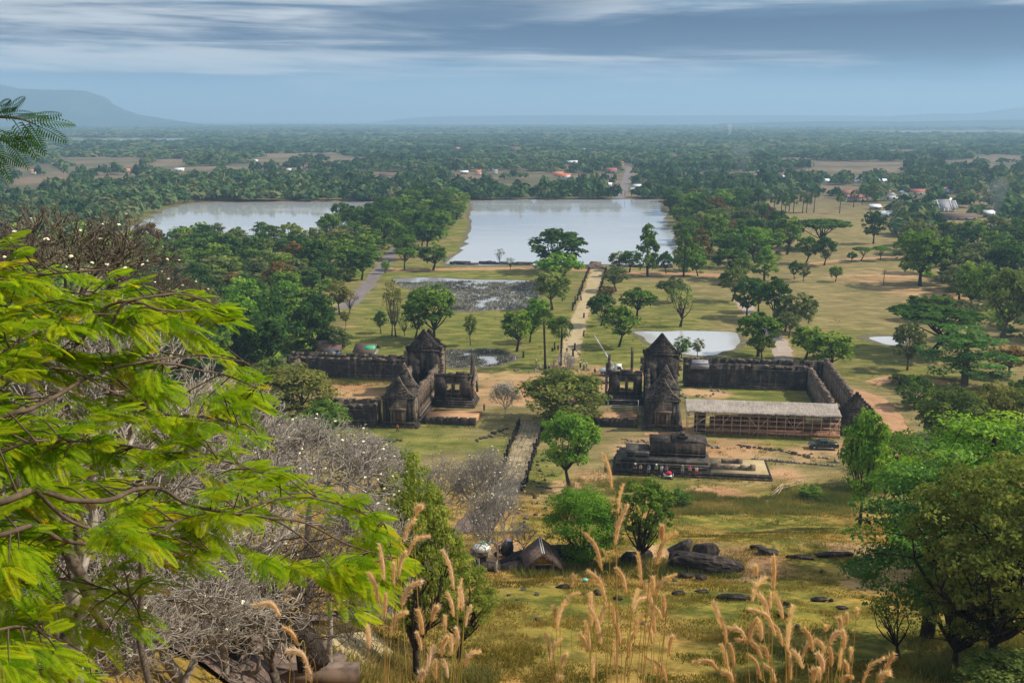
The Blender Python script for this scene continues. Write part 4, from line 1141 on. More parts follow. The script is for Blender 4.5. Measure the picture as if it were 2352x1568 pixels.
# ------------------------------------------------------------------ the plain beyond: houses and forest
FIELDS = [(43, 403, 167, 421), (217, 403, 317, 421), (20, 420, 110, 446), (133, 362, 333, 378), (350, 366, 427, 384), (383, 386, 500, 404), (854, 404, 912, 420), (1124, 404, 1156, 420), (1288, 379, 1316, 392),
          (1858, 372, 2085, 402), (1875, 427, 1984, 440), (1781, 362, 1868, 375), (2168, 369, 2238, 385), (2228, 356, 2360, 370), (2251, 412, 2278, 436), (1748, 466, 1990, 600), (2150, 508, 2275, 528), (1930, 505, 2052, 610),
          (600, 372, 640, 380), (1010, 366, 1040, 372), (1530, 366, 1570, 372), (1700, 352, 1760, 360), (2040, 344, 2110, 350), (240, 345, 300, 350), (1680, 400, 1720, 408), (2260, 376, 2352, 392), (0, 436, 60, 462)]
HOUSES = [
    # u, v, width px, height px, roof, wall, label
    (1066, 400, 20, 8, 'roof_tin', 'grey_wall', 'long bright white roofed shed in the trees beyond the lake'),
    (1098, 402, 14, 10, 'roof_orange', 'cream', 'small orange roofed house right of the bright white shed'),
    (1137, 400, 14, 10, 'roof_grey', 'cream', 'grey roofed pale house in the trees beyond the lake'),
    (1282, 405, 26, 9, 'roof_orange', 'cream', 'long orange roofed house left of the town road'),
    (1294, 409, 34, 9, 'roof_orange', 'cream', 'second longer orange roofed house just in front of the first one'),
    (1304, 411, 10, 6, 'roof_tin', 'white', 'tiny white shed at the right end of the long orange roofs'),
    (1318, 378, 26, 9, 'roof_tin', 'grey_wall', 'long bluish tin roofed hall left of the town road'),
    (1404, 399, 26, 12, 'roof_red', 'grey_wall', 'maroon roofed house beside the town road'),
    (1396, 428, 18, 8, 'roof_tin', 'white', 'white tin roof beside the near end of the town road'),
    (1425, 380, 16, 9, 'roof_red', 'cream', 'red roofed house at the far end of the town road'),
    (1450, 366, 10, 6, 'roof_tin', 'white', 'white roofed house at the very end of the town road'),
    (1466, 432, 20, 8, 'roof_tin', 'white', 'white shed right of the near end of the town road'),
    (1456, 441, 14, 7, 'roof_tin', 'grey_wall', 'low tin shed closest to the lake right of the town road'),
    (1478, 420, 24, 9, 'roof_red', 'cream', 'wide red roofed house right of the town road'),
    (1354, 420, 16, 9, 'roof_red', 'grey_wall', 'red roofed house in the trees left of the town road'),
    (1348, 348, 20, 6, 'roof_tin', 'white', 'bright shed far beyond the town'),
    (1316, 352, 10, 6, 'roof_orange', 'cream', 'tiny orange roof far beyond the long orange roofs'),
    (1368, 364, 12, 6, 'roof_orange', 'cream', 'small orange roof left of the far end of the town road'),
    (1180, 346, 32, 8, 'roof_brown', 'grey_wall', 'long brown roof far in the trees'),
    (1048, 345, 18, 6, 'roof_orange', 'cream', 'little orange roof far above the left part of the lake'),
    (1550, 362, 14, 6, 'roof_red', 'cream', 'red roof far right of the town road'),
    (290, 396, 24, 8, 'roof_orange', 'cream', 'orange roofed house in the brown fields at the left'),
    (350, 396, 20, 9, 'roof_red', 'cream', 'red roofed house in the brown fields at the left'),
    (74, 400, 14, 10, 'roof_orange', 'cream', 'orange house at the left among the brown fields'),
    (115, 370, 10, 6, 'roof_tin', 'white', 'small white shed above the left brown fields'),
    (410, 394, 22, 8, 'roof_tin', 'cream', 'pale roofed house among the trees left of the left lake'),
    (650, 390, 18, 9, 'roof_red', 'cream', 'dull red roofed house behind the left lake trees'),
    (664, 395, 18, 8, 'roof_tin', 'white', 'white roofed house beside the dull red one'),
    (705, 392, 20, 8, 'roof_red', 'white', 'pinkish roofed house behind the left lake trees'),
    (720, 366, 16, 6, 'roof_brown', 'cream', 'brown roofed house far behind the left lake'),
    (582, 372, 16, 5, 'roof_tin', 'white', 'small white roof far behind the left lake'),
    (890, 412, 40, 12, 'roof_brown', 'grey_wall', 'wide dusty brown shed by the field between the lakes'),
    (1742, 398, 12, 6, 'roof_tin', 'white', 'bright white roof right of the lake wood'),
    (1800, 410, 16, 6, 'roof_tin', 'cream', 'pale roof in the trees right of the lake wood'),
    (1900, 420, 20, 9, 'roof_tin', 'white', 'brightest white shed at the edge of the right brown field'),
    (1965, 420, 28, 12, 'roof_grey', 'white', 'grey roofed white house by the right brown field'),
    (2026, 419, 34, 7, 'roof_tin', 'white', 'long low white shed by the right brown field'),
    (1950, 456, 32, 17, 'roof_red', 'white', 'white house with a stepped dark red roof left of the big white house'),
    (1974, 465, 42, 16, 'roof_red', 'grey_wall', 'wide pinkish hip roofed house in front of the stepped red roof'),
    (2046, 462, 34, 22, 'roof_red', 'white', 'big white gabled house with two dark windows'),
    (2075, 450, 24, 10, 'roof_blue', 'white', 'low white house with a pale blue roof right of the white gable'),
    (2108, 448, 32, 12, 'roof_red', 'cream', 'long house with a dusty red roof in the right village'),
    (2012, 482, 26, 12, 'roof_tin', 'grey_wall', 'grey shed with a pale roof below the big white house'),
    (2044, 500, 40, 14, 'roof_tin', 'cream', 'pale flat roofed building in front of the village at the field edge'),
    (2174, 446, 22, 14, 'roof_red', 'blue_wall', 'blue walled house with a red gable at the right'),
    (2250, 460, 24, 14, 'roof_orange', 'cream', 'small salmon gabled house at the right'),
    (2268, 447, 16, 9, 'roof_tin', 'white', 'little white roof behind the salmon gable'),
    (2210, 506, 84, 13, 'roof_brown', 'grey_wall', 'very long low brown roofed building below the tiered roof hall'),
    (2278, 500, 26, 16, 'roof_tin', 'grey_wall', 'shed with a bright skewed roof near the right edge'),
    (2180, 464, 20, 10, 'roof_tin', 'cream', 'small pale roof left of the tiered roof hall'),
    (2240, 540, 70, 26, 'roof_brown', 'cream', 'broad brown hip roofed house at the right edge of the dry field'),
    (2306, 548, 62, 34, 'roof_grey', 'cream', 'grey pyramid roofed house at the right edge'),
    (2312, 562, 40, 18, 'roof_blue', 'cream', 'lean to house with a bright blue sheet roof before the grey pyramid roof'),
]
M['roof_blue'] = M['blue_roof']


def house(u, v, wpx, hpx, roof, wall, label, rz=None, hip=False):
    p = gp(u, v); k = mpp(p); rr = random.Random(int(u * 7 + v)); W = wpx * k; H = max(3.2, hpx * k * 1.05); D_ = max(5.0, min(W * 0.6, 11))
    rz = (rr.choice([-.12, .05, -.2, .15]) if rz is None else rz)
    t = thing('house', label, 'house', p, rz, 'houses on the plain')
    wh = H * 0.52; ov = 0.5
    mb = MB(); mb.box(-W / 2 + ov, W / 2 - ov, 0, D_, 0, wh)
    if 'gabled' in label or 'gable' in label:
        mb.prism([(-W / 2 + ov, wh), (W / 2 - ov, wh), (0, H - 0.15)], 0, D_)
    wl = mb.build('wall', M[wall], t)
    mb = MB(); e = 0.14
    if 'gable' in label:
        for s in (-1, 1):
            mb.prism([(0, H), (s * W / 2, wh - .2), (s * W / 2, wh - .2 + e), (0, H + e)][::s], -ov, D_ + ov)
    elif 'hip' in label or 'pyramid' in label:
        q = W * (0.22 if 'hip' in label else 0.03)
        V = [(-W / 2, -ov, wh), (W / 2, -ov, wh), (W / 2, D_ + ov, wh), (-W / 2, D_ + ov, wh), (-q, D_ / 2, H), (q, D_ / 2, H)]
        mb._add(V, [(0, 1, 5, 4), (2, 3, 4, 5)], [(1, 2, 5), (3, 0, 4)], [[3, 2, 1, 0]])
    elif roof in ('roof_tin', 'roof_blue') or 'flat' in label:
        mb.prism([(-ov, wh), (D_ + ov, wh + (H - wh) * 0.75), (D_ + ov, wh + (H - wh) * 0.75 + e), (-ov, wh + e)], -W / 2, W / 2, 'x')
    else:
        mb.prism([(-ov, wh - .1), (D_ / 2, H), (D_ + ov, wh - .1), (D_ + ov, wh - .1 + e), (D_ / 2, H + e), (-ov, wh - .1 + e)], -W / 2, W / 2, 'x')
    mb.build('roof', M[roof], t)
    n = max(1, int(W / 4.5)) if wpx >= 16 else 0
    for i in range(n):
        x = (i + 0.5) / n * (W - 2) - W / 2 + 1
        m2 = MB(); m2.box(x - .7, x + .7, -0.06, 0.02, wh * .32, wh * .78); m2.build('window', M['glass'], t)
    return t, W, H


for h in HOUSES:
    house(*h)
# the hall with a three tier grey roof edged in white
def tier_hall(u, v):
    p = gp(u, v); k = mpp(p); t = thing('temple_hall', 'hall with a three part grey roof edged in white', 'temple hall', p, -0.03)
    W = 56 * k; H = 27 * k
    mb = MB(); mb.box(-W * .42, W * .42, 0, 9, 0, H * .3); mb.build('wall', M['cream'], t)
    for (x0, x1, z1, d) in ((-.5, -.26, .86, .0), (-.26, .26, .95, -.5), (.26, .5, .86, .0)):
        m2 = MB(); m2.prism([(d - 1, H * .26), (4.5, H * z1), (10 - d, H * .26), (10 - d, H * .26 + .2), (4.5, H * z1 + .2), (d - 1, H * .26 + .2)], W * x0 + .004, W * x1 - .004, 'x'); rf = m2.build('roof', M['roof_grey'], t)
        m3 = MB()
        for x in (x0, x1):
            m3.tube([(W * x, d - 1.1, H * .26 + .25), (W * x, 4.5, H * z1 + .3), (W * x, 10.1 - d, H * .26 + .25)], .28, 4)
        m3.tube([(W * x0, 4.5, H * z1 + .3), (W * x1, 4.5, H * z1 + .3)], .28, 4)
        m3.build('white_edge', M['white'], rf)
    for x in (-.08, .08):
        m4 = MB(); m4.tube([(W * x, -2, 0), (W * x, -2, H * .3)], .35, 6); m4.build('column', M['white'], t)


tier_hall(2170, 487)

rgf = np.random.default_rng(11)
pts = []; ptn = []
rows = []; yy = 735.0
while yy < 9000:
    rows.append(yy); yy += max(8.0, yy * 0.0105)
LEFTD = np.array([gp(u, v).xy[:] for u, v in [(-150, 600), (330, 556), (296, 520), (335, 498), (395, 474), (430, 466), (420, 462), (200, 448), (-150, 470)]])
HB = [(h[0], h[1], h[2], h[3]) for h in HOUSES] + [(2170, 487, 60, 28)]
TOWN = PL['town_road']
def keep(u, v, k, x, y, H):
    hp = H / k
    for (a, b, c, d) in FIELDS:
        if a < u < c and b < v < d + hp * 0.34: return False
    for (hu, hv, wp, hp_) in HB:
        if abs(u - hu) < wp * 0.5 and hv - 2 < v < hv + hp * 0.70: return False
        if abs(u - hu) < wp * 0.5 and hv - hp_ * .5 < v <= hv: return False
    return True
for y in rows:
    s = max(8.0, y * 0.0100); half = y * 0.62 + 40
    xs = np.arange(-half, half, s) + rgf.uniform(0, s)
    for x in xs:
        x1 = x + rgf.normal() * s * 0.5; y1 = y + rgf.normal() * s * 0.9
        if 3600 < y1 < 5600 and vnoise(x1, y1, 700, 44) > 0.45 and y1 < 4200: continue
        u, v, D = project(x1, y1, 0)
        if u < -60 or u > 2420: continue
        dn = vnoise(x1 * 0.5, y1, 150, 31) * 0.6 + vnoise(x1, y1, 45, 32) * 0.4
        if y1 < 2600 and dn < (0.37 if u < 1500 else 0.33): continue
        if rgf.random() < 0.06: continue
        if any(((a < u < c) and (b < v < d)) for a, b, c, d in ((1960, 299, 2430, 306.5), (90, 317, 440, 326))): continue
        if y1 < 1330 and dist_line(np.array([x1]), np.array([y1]), TOWN)[0] < 9: continue
        W_ = (s * rgf.uniform(0.34, 0.80) if y1 > 1100 else rgf.uniform(3.0, 7.2)) * (1 if rgf.random() > .15 else .6)
        Hh = rgf.uniform(5.5, 12.5) * (1.35 if rgf.random() < .08 else 1) * (1 + 0.25 * (y1 > 3000))
        if not keep(u, v, D / F, x1, y1, Hh): continue
        if water_near(x1, y1, W_ * .8 + 2): continue
        (ptn if y1 < 1500 else pts).append((x1, y1, W_, Hh * 0.62, Hh * 0.34 if y1 < 1500 else 0.5))
for (u0, u1, v0, v1, n) in ((1085, 1420, 456, 459, 44), (1460, 1510, 452, 459, 10), (430, 905, 458, 463, 62), (1085, 1425, 448, 455, 40), (430, 900, 450, 457, 50), (2000, 2352, 440, 520, 150), (1900, 2010, 440, 470, 24), (2060, 2300, 500, 560, 50)):
    for _ in range(n):
        p = gp(rgf.uniform(u0, u1), rgf.uniform(v0, v1)); h = rgf.uniform(7, 13)
        u, v, D = project(p.x, p.y, 0)
        if water_near(p.x, p.y, 4) or dist_line(np.array([p.x]), np.array([p.y]), TOWN)[0] < 8 or not keep(u, v, D / F, p.x, p.y, h): continue
        ptn.append((p.x, p.y, rgf.uniform(4, 7), h * .62, h * .32))
x0, y0 = LEFTD.min(0); x1_, y1_ = LEFTD.max(0)
for _ in range(900):
    x, y = rgf.uniform(x0, x1_), rgf.uniform(y0, y1_)
    if inside(np.array([x]), np.array([y]), LEFTD)[0] and not water_near(x, y, 7): 
        h = rgf.uniform(7, 13); ptn.append((x, y, rgf.uniform(3.5, 6.5), h * .62, h * .3))
RIGHTD = np.array([gp(u, v).xy[:] for u, v in [(2290, 700), (2290, 555), (2352, 535), (2470, 535), (2470, 740)]])
for poly, n in ((RIGHTD, 60),):
    a0, b0 = poly.min(0); a1, b1 = poly.max(0)
    for _ in range(n * 3):
        x, y = rgf.uniform(a0, a1), rgf.uniform(b0, b1)
        if inside(np.array([x]), np.array([y]), poly)[0]:
            u, v, D = project(x, y, 0)
            if keep(u, v, D / F, x, y, 10): h = rgf.uniform(7, 13); ptn.append((x, y, rgf.uniform(3.5, 6), h * .62, h * .3))
scatter('forest', ptn, 'forest', 52, 5, leaf=0.42)['label'] = 'dark mixed trees on the plain round the lakes and village'
scatter('forest', pts, 'forest', 20, 6, leaf=0.7)['label'] = 'distant trees covering the plain to the horizon'
print('forest', len(ptn), len(pts))
LW = []
rlw = random.Random(91)
while len(LW) < 190:
    x, y = rlw.uniform(-300, -88), rlw.uniform(165, 485)
    if x > -88 - (y - 165) * .10 - 12 or water_near(x, y, 5) or road_near(x, y, 3) or any((x - a) ** 2 + (y - b) ** 2 < 60 for a, b, _ in TREES): continue
    if any((x - q[0]) ** 2 + (y - q[1]) ** 2 < 70 for q in LW): continue
    h = rlw.uniform(7, 13); LW.append((x, y, rlw.uniform(4, 6.5), h * .62, h * .32))
scatter('forest', LW, 'green_mid', 170, 15, leaf=0.2)['label'] = 'green wood far left behind the lime leaved branches'


# ------------------------------------------------------------------ ruins (a across, b along the temple axis)
class Ruin:
    """a thing in the temple frame; parts are given in a, b, z"""
    def __init__(s, name, label, cat, a0, b0, group=None):
        s.o = thing(name, label, cat, T(a0, b0, tz(*T(a0, b0).xy)), -PHI, group); s.off = Vector((-a0, -b0, 0))
    def part(s, name, mb, mat, parent=None, smooth=False):
        Mx = Matrix.Translation(s.off)
        me = mb.mesh(name, smooth); me.transform(Mx)
        return link(name, me, M[mat], parent or s.o)


def jag(p0, p1, z, amp, rr, step=0.7):
    """an uneven course line from p0 to p1 at height z, as (p, z) pairs"""
    n = max(2, int(abs(p1 - p0) / step)); out = []; zz = z
    for i in range(n):
        q0 = p0 + (p1 - p0) * i / n; q1 = p0 + (p1 - p0) * (i + 1) / n
        zz = z + rr.choice([0, 0, -.33, .0, -.66, .25]) * amp
        out += [(q0, zz), (q1, zz)]
    return out


def rough(mb, axis, p0, p1, c0, c1, z0, z1, amp, rr, step=0.7, base=0.25, top2=None):
    """wall with an uneven, stepped top, along a (axis 'a') or b (axis 'b') between p0 and p1, thickness c0..c1"""
    top = jag(p0, p1, z1, amp, rr, step); n = len(top) // 2; V = []; Q = []
    f = (lambda p, c, z: (p, c, z)) if axis == 'a' else (lambda p, c, z: (c, p, z))
    ps = [top[2 * i][0] for i in range(n)] + [top[-1][0]]
    for p in ps: V += [f(p, c0, z0), f(p, c1, z0)]
    for i in range(n):
        z = top[2 * i][1]; k = len(V)
        V += [f(ps[i], c0, z), f(ps[i + 1], c0, z), f(ps[i + 1], c1, z), f(ps[i], c1, z)]
        a, b = 2 * i, 2 * i + 2
        Q += [(a, b, k + 1, k), (b + 1, a + 1, k + 3, k + 2), (k, k + 1, k + 2, k + 3)]
        if i == 0: Q.append((a + 1, a, k, k + 3))
        else: Q.append((k - 3, k - 2, k + 3, k) if False else (k - 3, k, k + 3, k - 2))
        if i == n - 1: Q.append((b, b + 1, k + 2, k + 1))
    mb._add(V, Q)


def wall_open(mb, axis, p0, p1, c0, c1, z0, z1, ops):
    """wall with openings (q0, q1, h0, h1)"""
    bx = lambda q0, q1, h0, h1: (mb.box(q0, q1, c0, c1, h0, h1) if axis == 'a' else mb.box(c0, c1, q0, q1, h0, h1)) if q1 - q0 > .01 and h1 - h0 > .01 else None
    q = p0
    for (a, b, h0, h1) in sorted(ops):
        bx(q, a, z0, z1); bx(a, b, z0, h0); bx(a, b, h1, z1); q = b
    bx(q, p1, z0, z1)


def pediment(c, half, z0, h, curve=0.0, n=7):
    """flame shaped gable outline round centre c, as (p, z)"""
    L = []
    for i in range(n + 1):
        t = i / n
        x = half * (1 - t); z = z0 + h * (t - curve * math.sin(math.pi * t))
        L.append((x, z))
    right = [(c + x, z) for x, z in L]; left_ = [(c - x, z) for x, z in L[:-1]]
    return right + left_[::-1]


def steps_base(mb, a0, a1, b0, b1, z, n=3, run=0.28):
    for i in range(n):
        k = (n - 1 - i) * run
        mb.box(a0 - k, a1 + k, b0 - k, b1 + k, z * i / n, z * (i + 1) / n)


def false_door(Rn, c, b, z0, h, w_, depth=0.35):
    mb = MB(); mb.box(c - w_ / 2, c + w_ / 2, b - 0.12, b + .1, z0, z0 + h)
    d = Rn.part('door', mb, 'door')
    m2 = MB(); m2.box(c - .05, c + .05, b - 0.17, b - .115, z0 + .02, z0 + h - .02); Rn.part('door_post', m2, 'stone_tan_lit', d)
    m3 = MB()
    for s in (-1, 1):
        m3.box(c + s * (w_ / 2 + .22) - .22, c + s * (w_ / 2 + .22) + .22, b - depth, b + .05, z0 - .05, z0 + h)
        m3.tube([(c + s * (w_ / 2 + .72), b - depth + .05, z0 - .1), (c + s * (w_ / 2 + .72), b - depth + .05, z0 + h + .1)], .17, 7)
    m3.box(c - w_ / 2 - 1.05, c + w_ / 2 + 1.05, b - depth - .12, b + .05, z0 + h, z0 + h + .55)
    Rn.part('door_frame', m3, 'stone_tan_lit')


def palace_hall(Rn, cx, hw, b0, b1, bg, side, rr, mats=('stone', 'stone_tan_lit')):
    """porch with false door and gables at b0, long roofless hall to b1, tall gabled end hall to bg; side -1/+1 has the side porch"""
    dk, tn = mats
    mb = MB(); steps_base(mb, cx - hw - .2, cx + hw + .2, b0 - .2, bg, 0.66, 3, .3); Rn.part('base', mb, dk)
    # front porch
    mb = MB(); wall_open(mb, 'a', cx - hw + .1, cx + hw - .1, b0, b0 + .8, .66, 5.6, [])
    for s in (-1, 1):
        for q in (hw - .35, hw - 1.15):
            mb.box(cx + s * q - .3, cx + s * q + .3, b0 - .22, b0, .66, 5.5)
    mb.box(cx - hw - .12, cx + hw + .12, b0 - .3, b0 + .82, 5.6, 6.0)
    mb.box(cx - hw - .02, cx + hw + .02, b0 - .42, b0 - .01, .66, 1.15)
    Rn.part('front_wall', mb, dk if mats[0] == 'stone' else mats[0])
    false_door(Rn, cx, b0, .9, 2.5, 1.25, .5)
    mb = MB(); mb.prism(pediment(cx, 1.75, 3.9, 2.0, .1), b0 - .36, b0 + .02); Rn.part('door_pediment', mb, 'stone_tan_lit')
    mb = MB()
    pl = pediment(cx, hw + .05, 6.0, 3.9, .16); mb.prism(pl, b0 - .05, b0 + .65)
    for (p, z) in pl:
        if rr.random() < .8: mb.box(p - .2, p + .2, b0 - .12, b0 + .5, z - .25, z + rr.uniform(.0, .22))
    for _ in range(34):
        t = rr.random(); x = (rr.random() - .5) * 2 * hw * (1 - t) * .85
        mb.box(cx + x - .18, cx + x + .18, b0 - .2 * rr.random() - .05, b0, 6.1 + 3.5 * t * .9, 6.1 + 3.5 * t * .9 + .3)
    pd = Rn.part('pediment', mb, 'stone_grey')
    m2 = MB(); m2.tube([(cx + hw * .95, b0 + .3, 6.15), (cx + hw * .62, b0 + .3, 6.9), (cx + hw * .25, b0 + .3, 8.6), (cx + .05, b0 + .3, 9.95)], .17, 5); Rn.part('pediment_edge', m2, 'stone_tan_lit', pd)
    # second, taller gable behind the porch roof
    mb = MB(); pl = pediment(cx + .35, hw + .1, 7.0, 4.8, .10); mb.prism(pl, b0 + 3.2, b0 + 3.9)
    mb.box(cx - hw - .1, cx + hw + .1, b0 + 3.2, b0 + 3.9, .66, 7.0)
    for _ in range(22):
        t = rr.random() * .8; x = (rr.random() - .5) * 2 * hw * (1 - t) * .8
        mb.box(cx + .35 + x - .2, cx + .35 + x + .2, b0 + 3.08, b0 + 3.2, 7 + 4.6 * t, 7 + 4.6 * t + .34)
    pd = Rn.part('gable', mb, 'stone_grey')
    m2 = MB(); m2.tube([(cx + .4, b0 + 3.5, 11.9), (cx + hw * .55, b0 + 3.5, 9.3), (cx + hw * .95, b0 + 3.5, 7.3)], .2, 5); Rn.part('gable_edge', m2, 'stone_tan_lit', pd)
    # porch side walls and long hall walls with balustered windows
    for s in (-1, 1):
        c = cx + s * hw
        mb = MB()
        wall_open(mb, 'b', b0 + .8, b0 + 3.2, min(c, c - s * .7), max(c, c - s * .7), .66, 5.2, [(b0 + 1.5, b0 + 2.4, 2.2, 4.2)])
        ops = []; q = b0 + 4.8
        while q < b1 - 1.6: ops.append((q, q + .95, 2.5, 4.6)); q += 1.75
        z1 = 5.9
        wall_open(mb, 'b', b0 + 3.9, b1, min(c, c - s * .75), max(c, c - s * .75), .66, z1, ops)
        rough(mb, 'b', b0 + 3.9, b1, min(c, c - s * .75), max(c, c - s * .75), z1 + .003, z1 + .7, 1.0, rr, .8)
        mb.box(min(c + s * .003, c + s * .25), max(c + s * .003, c + s * .25), b0 + 3.9, b1, z1 - .35, z1)
        mb.box(min(c + s * .003, c + s * .3), max(c + s * .003, c + s * .3), b0 + 3.9, b1, .66, 1.5)
        mb.box(min(c + s * .003, c + s * .18), max(c + s * .003, c + s * .18), b0 + 3.9, b1, 1.5, 1.95)
        Rn.part('hall_wall', mb, tn)
        if s == side:
            for (q0, q1, h0, h1) in ops:
                m2 = MB()
                m2.box(min(c, c + s * .1), max(c, c + s * .1), q0 - .14, q0, h0 - .1, h1 + .1); m2.box(min(c, c + s * .1), max(c, c + s * .1), q1, q1 + .14, h0 - .1, h1 + .1)
                m2.box(min(c, c + s * .12), max(c, c + s * .12), q0 - .14, q1 + .14, h1 + .1, h1 + .26)
                fr = Rn.part('window', m2, 'stone_tan_lit')
                m3 = MB()
                for k in range(3):
                    m3.tube([(c - s * .3, q0 + .2 + .28 * k, h0), (c - s * .3, q0 + .2 + .28 * k, h1)], .085, 5)
                Rn.part('baluster', m3, 'stone_tan_lit', fr)
    # tall end hall with its steep gable
    hb = hw + .45
    mb = MB()
    wall_open(mb, 'a', cx - hb, cx + hb, b1, b1 + .8, .66, 9.4, [(cx - .9, cx + .7, .8, 5.2)])
    mb.box(cx - hb - .25, cx + hb + .25, b1 - .15, b1 + .85, 9.4, 9.9)
    for s in (-1, 1): mb.box(cx + s * (hb + .05) - .35, cx + s * (hb + .05) + .35, b1 - .2, b1 + .9, 9.9, 10.7)
    Rn.part('end_wall', mb, 'stone')
    mb = MB(); pl = pediment(cx, hb - .1, 9.9, 4.2, .05, 11); mb.prism(pl, b1 + .1, b1 + .7)
    for (p, z) in pl:
        if rr.random() < .75: mb.box(p - .24, p + .24, b1 + .02, b1 + .66, z - .3, z + rr.uniform(0, .3))
    for _ in range(16):
        t = rr.random() * .75; x = (rr.random() - .5) * 2 * hb * (1 - t) * .8; mb.box(cx + x - .3, cx + x + .3, b1 - .0, b1 + .1, 10 + 4 * t, 10 + 4 * t + .3)
    for z in (10.15, 10.5, 10.9, 11.3):
        mb.box(cx - 1.0, cx + 1.0, b1 - .02, b1 + .1, z, z + .16)
    pd = Rn.part('end_gable', mb, 'stone')
    m2 = MB(); m2.tube([(cx + hb, b1 + .4, 9.95), (cx + hb * .5, b1 + .4, 12.0), (cx, b1 + .4, 14.2)], .17, 5); m2.tube([(cx - hb, b1 + .4, 9.95), (cx - hb * .5, b1 + .4, 12.0), (cx, b1 + .4, 14.2)], .17, 5); Rn.part('gable_edge', m2, 'stone_grey', pd)
    for s in (-1, 1):
        c = cx + s * hb
        mb = MB(); mb.box(min(c, c - s * .8), max(c, c - s * .8), b1 + .8, bg - .8, .66, 8.6)
        rough(mb, 'b', b1 + .8, bg - .8, min(c, c - s * .8), max(c, c - s * .8), 8.603, 9.3, 1.2, rr)
        Rn.part('side_wall', mb, tn)
    mb = MB()
    for s in (-1, 1):                                        # broken stones sticking out at the shoulders
        for k in range(7): z = 5.2 + .62 * k; q = rr.uniform(.1, .9); mb.box(min(cx + s * hb, cx + s * (hb + q)), max(cx + s * hb, cx + s * (hb + q)), b1 - .3, b1 + rr.uniform(.3, 1.6), z, z + .5)
    Rn.part('broken_stonework', mb, 'stone_tan_lit')['kind'] = 'stuff'
    mb = MB(); mb.box(cx - hb, cx + hb, bg - .8, bg, .66, 9.4); pl = pediment(cx, hb - .1, 9.4, 3.6, .05, 9); mb.prism(pl, bg - .7, bg - .1)
    for (p, z) in pl: mb.box(p - .22, p + .22, bg - .76, bg - .06, z - .3, z + rr.uniform(0, .3)); Rn.part('rear_gable', mb, 'stone')


def side_porch(Rn, a0, a1, b0, b1, s, rr, spire, spire2=None, back=True):
    """low wing running off towards the axis, with two square windows and a broken gable at its end"""
    lo, hi = min(a0, a1), max(a0, a1)
    for i, (z0, z1, k) in enumerate([(0, .5, .9), (.5, .95, .65), (.95, 1.4, .42), (1.4, 1.9, .22)]):
        mb = MB(); mb.box(lo - (k if s < 0 else 0), hi + (k if s > 0 else 0), b0 - k, b1 + k, z0, z1); Rn.part('base_step', mb, 'stone' if i % 2 else 'stone_grey')
    e = hi if s > 0 else lo
    ops = []
    for q in ((2.35, 3.35), (4.05, 5.05)):
        ops.append(tuple(sorted((e - s * q[0], e - s * q[1]))) + (3.0, 4.75))
    if not back:
        mb = MB(); rough(mb, 'a', lo, hi, b1 - .6, b1, 1.9, 2.3, .5, rr); Rn.part('wing_wall', mb, 'stone')
    for (c0, c1) in ((b0, b0 + .6), (b1 - .6, b1))[:2 if back else 1]:
        mb = MB(); wall_open(mb, 'a', lo, hi, c0, c1, 1.9, 6.3, ops)
        mb.box(lo, hi, c0 - .14, c1 + .14, 6.3, 6.7)
        rough(mb, 'a', lo, hi, c0, c1, 6.703, 7.1, .8, rr)
        Rn.part('wing_wall', mb, 'stone')
        for (q0, q1, h0, h1) in ops:
            m2 = MB(); m2.box(q0 - .16, q0, c0 - .09, c0 - .003, h0 - .15, h1 + .15); m2.box(q1, q1 + .16, c0 - .09, c0 - .003, h0 - .15, h1 + .15); m2.box(q0 - .16, q1 + .16, c0 - .11, c0 - .003, h1 + .15, h1 + .35); m2.box(q0 - .2, q1 + .2, c0 - .14, c0 - .003, h0 - .32, h0 - .15)
            Rn.part('window_frame', m2, 'stone_tan_lit')
    mb = MB(); wall_open(mb, 'b', b0 + .6, b1 - .6, min(e, e - s * .6), max(e, e - s * .6), 1.9, 6.3, [((b0 + b1) / 2 - .7, (b0 + b1) / 2 + .7, 1.92, 4.6)])
    Rn.part('wing_wall', mb, 'stone')
    bc = (b0 + b1) / 2; half = (b1 - b0) / 2 + .35
    mb = MB(); P = pediment(bc, half, 6.3, spire - 6.3, .2); mb.prism(P, min(e - s * .25, e + s * .3), max(e - s * .25, e + s * .3), 'x'); Rn.part('wing_gable', mb, 'stone')
    mb = MB(); P = pediment(bc, half + .2, 4.9, 3.3, .2); mb.prism(P, min(e + s * .31, e + s * .75), max(e + s * .31, e + s * .75), 'x')
    for d in (-1, 1): mb.box(min(e + s * .31, e + s * .75), max(e + s * .31, e + s * .75), bc + d * (half - .25) - .25, bc + d * (half - .25) + .25, 1.9, 4.9)
    Rn.part('door_gable', mb, 'stone_tan_lit')
    if spire2:
        mb = MB(); x = spire2[0]; P = pediment(bc, half * .9, 6.7, spire2[1] - 6.7, .25); mb.prism(P, x - .28, x + .28, 'x'); Rn.part('inner_gable', mb, 'stone')


rr = random.Random(8)
LP = Ruin('stone_palace', 'ruined dark stone palace hall left of the causeway, steep gables facing the hill', 'ruined palace', -44.3, 190, 'twin ruined palaces')
palace_hall(LP, -44.8, 3.1, 179.5, 203, 209, 1, rr)
side_porch(LP, -40.9, -33.3, 194.6, 199.6, 1, rr, 10.4, back=False)
RP = Ruin('stone_palace', 'ruined stone palace hall right of the domed tree, pale lichen on its front gable', 'ruined palace', 5.5, 194, 'twin ruined palaces')
palace_hall(RP, 5.5, 3.1, 184, 205.5, 210, -1, rr, ('stone_grey', 'stone'))
side_porch(RP, 1.6, -5.3, 200.9, 205.4, -1, rr, 9.9, (-.6, 11.7), back=False)

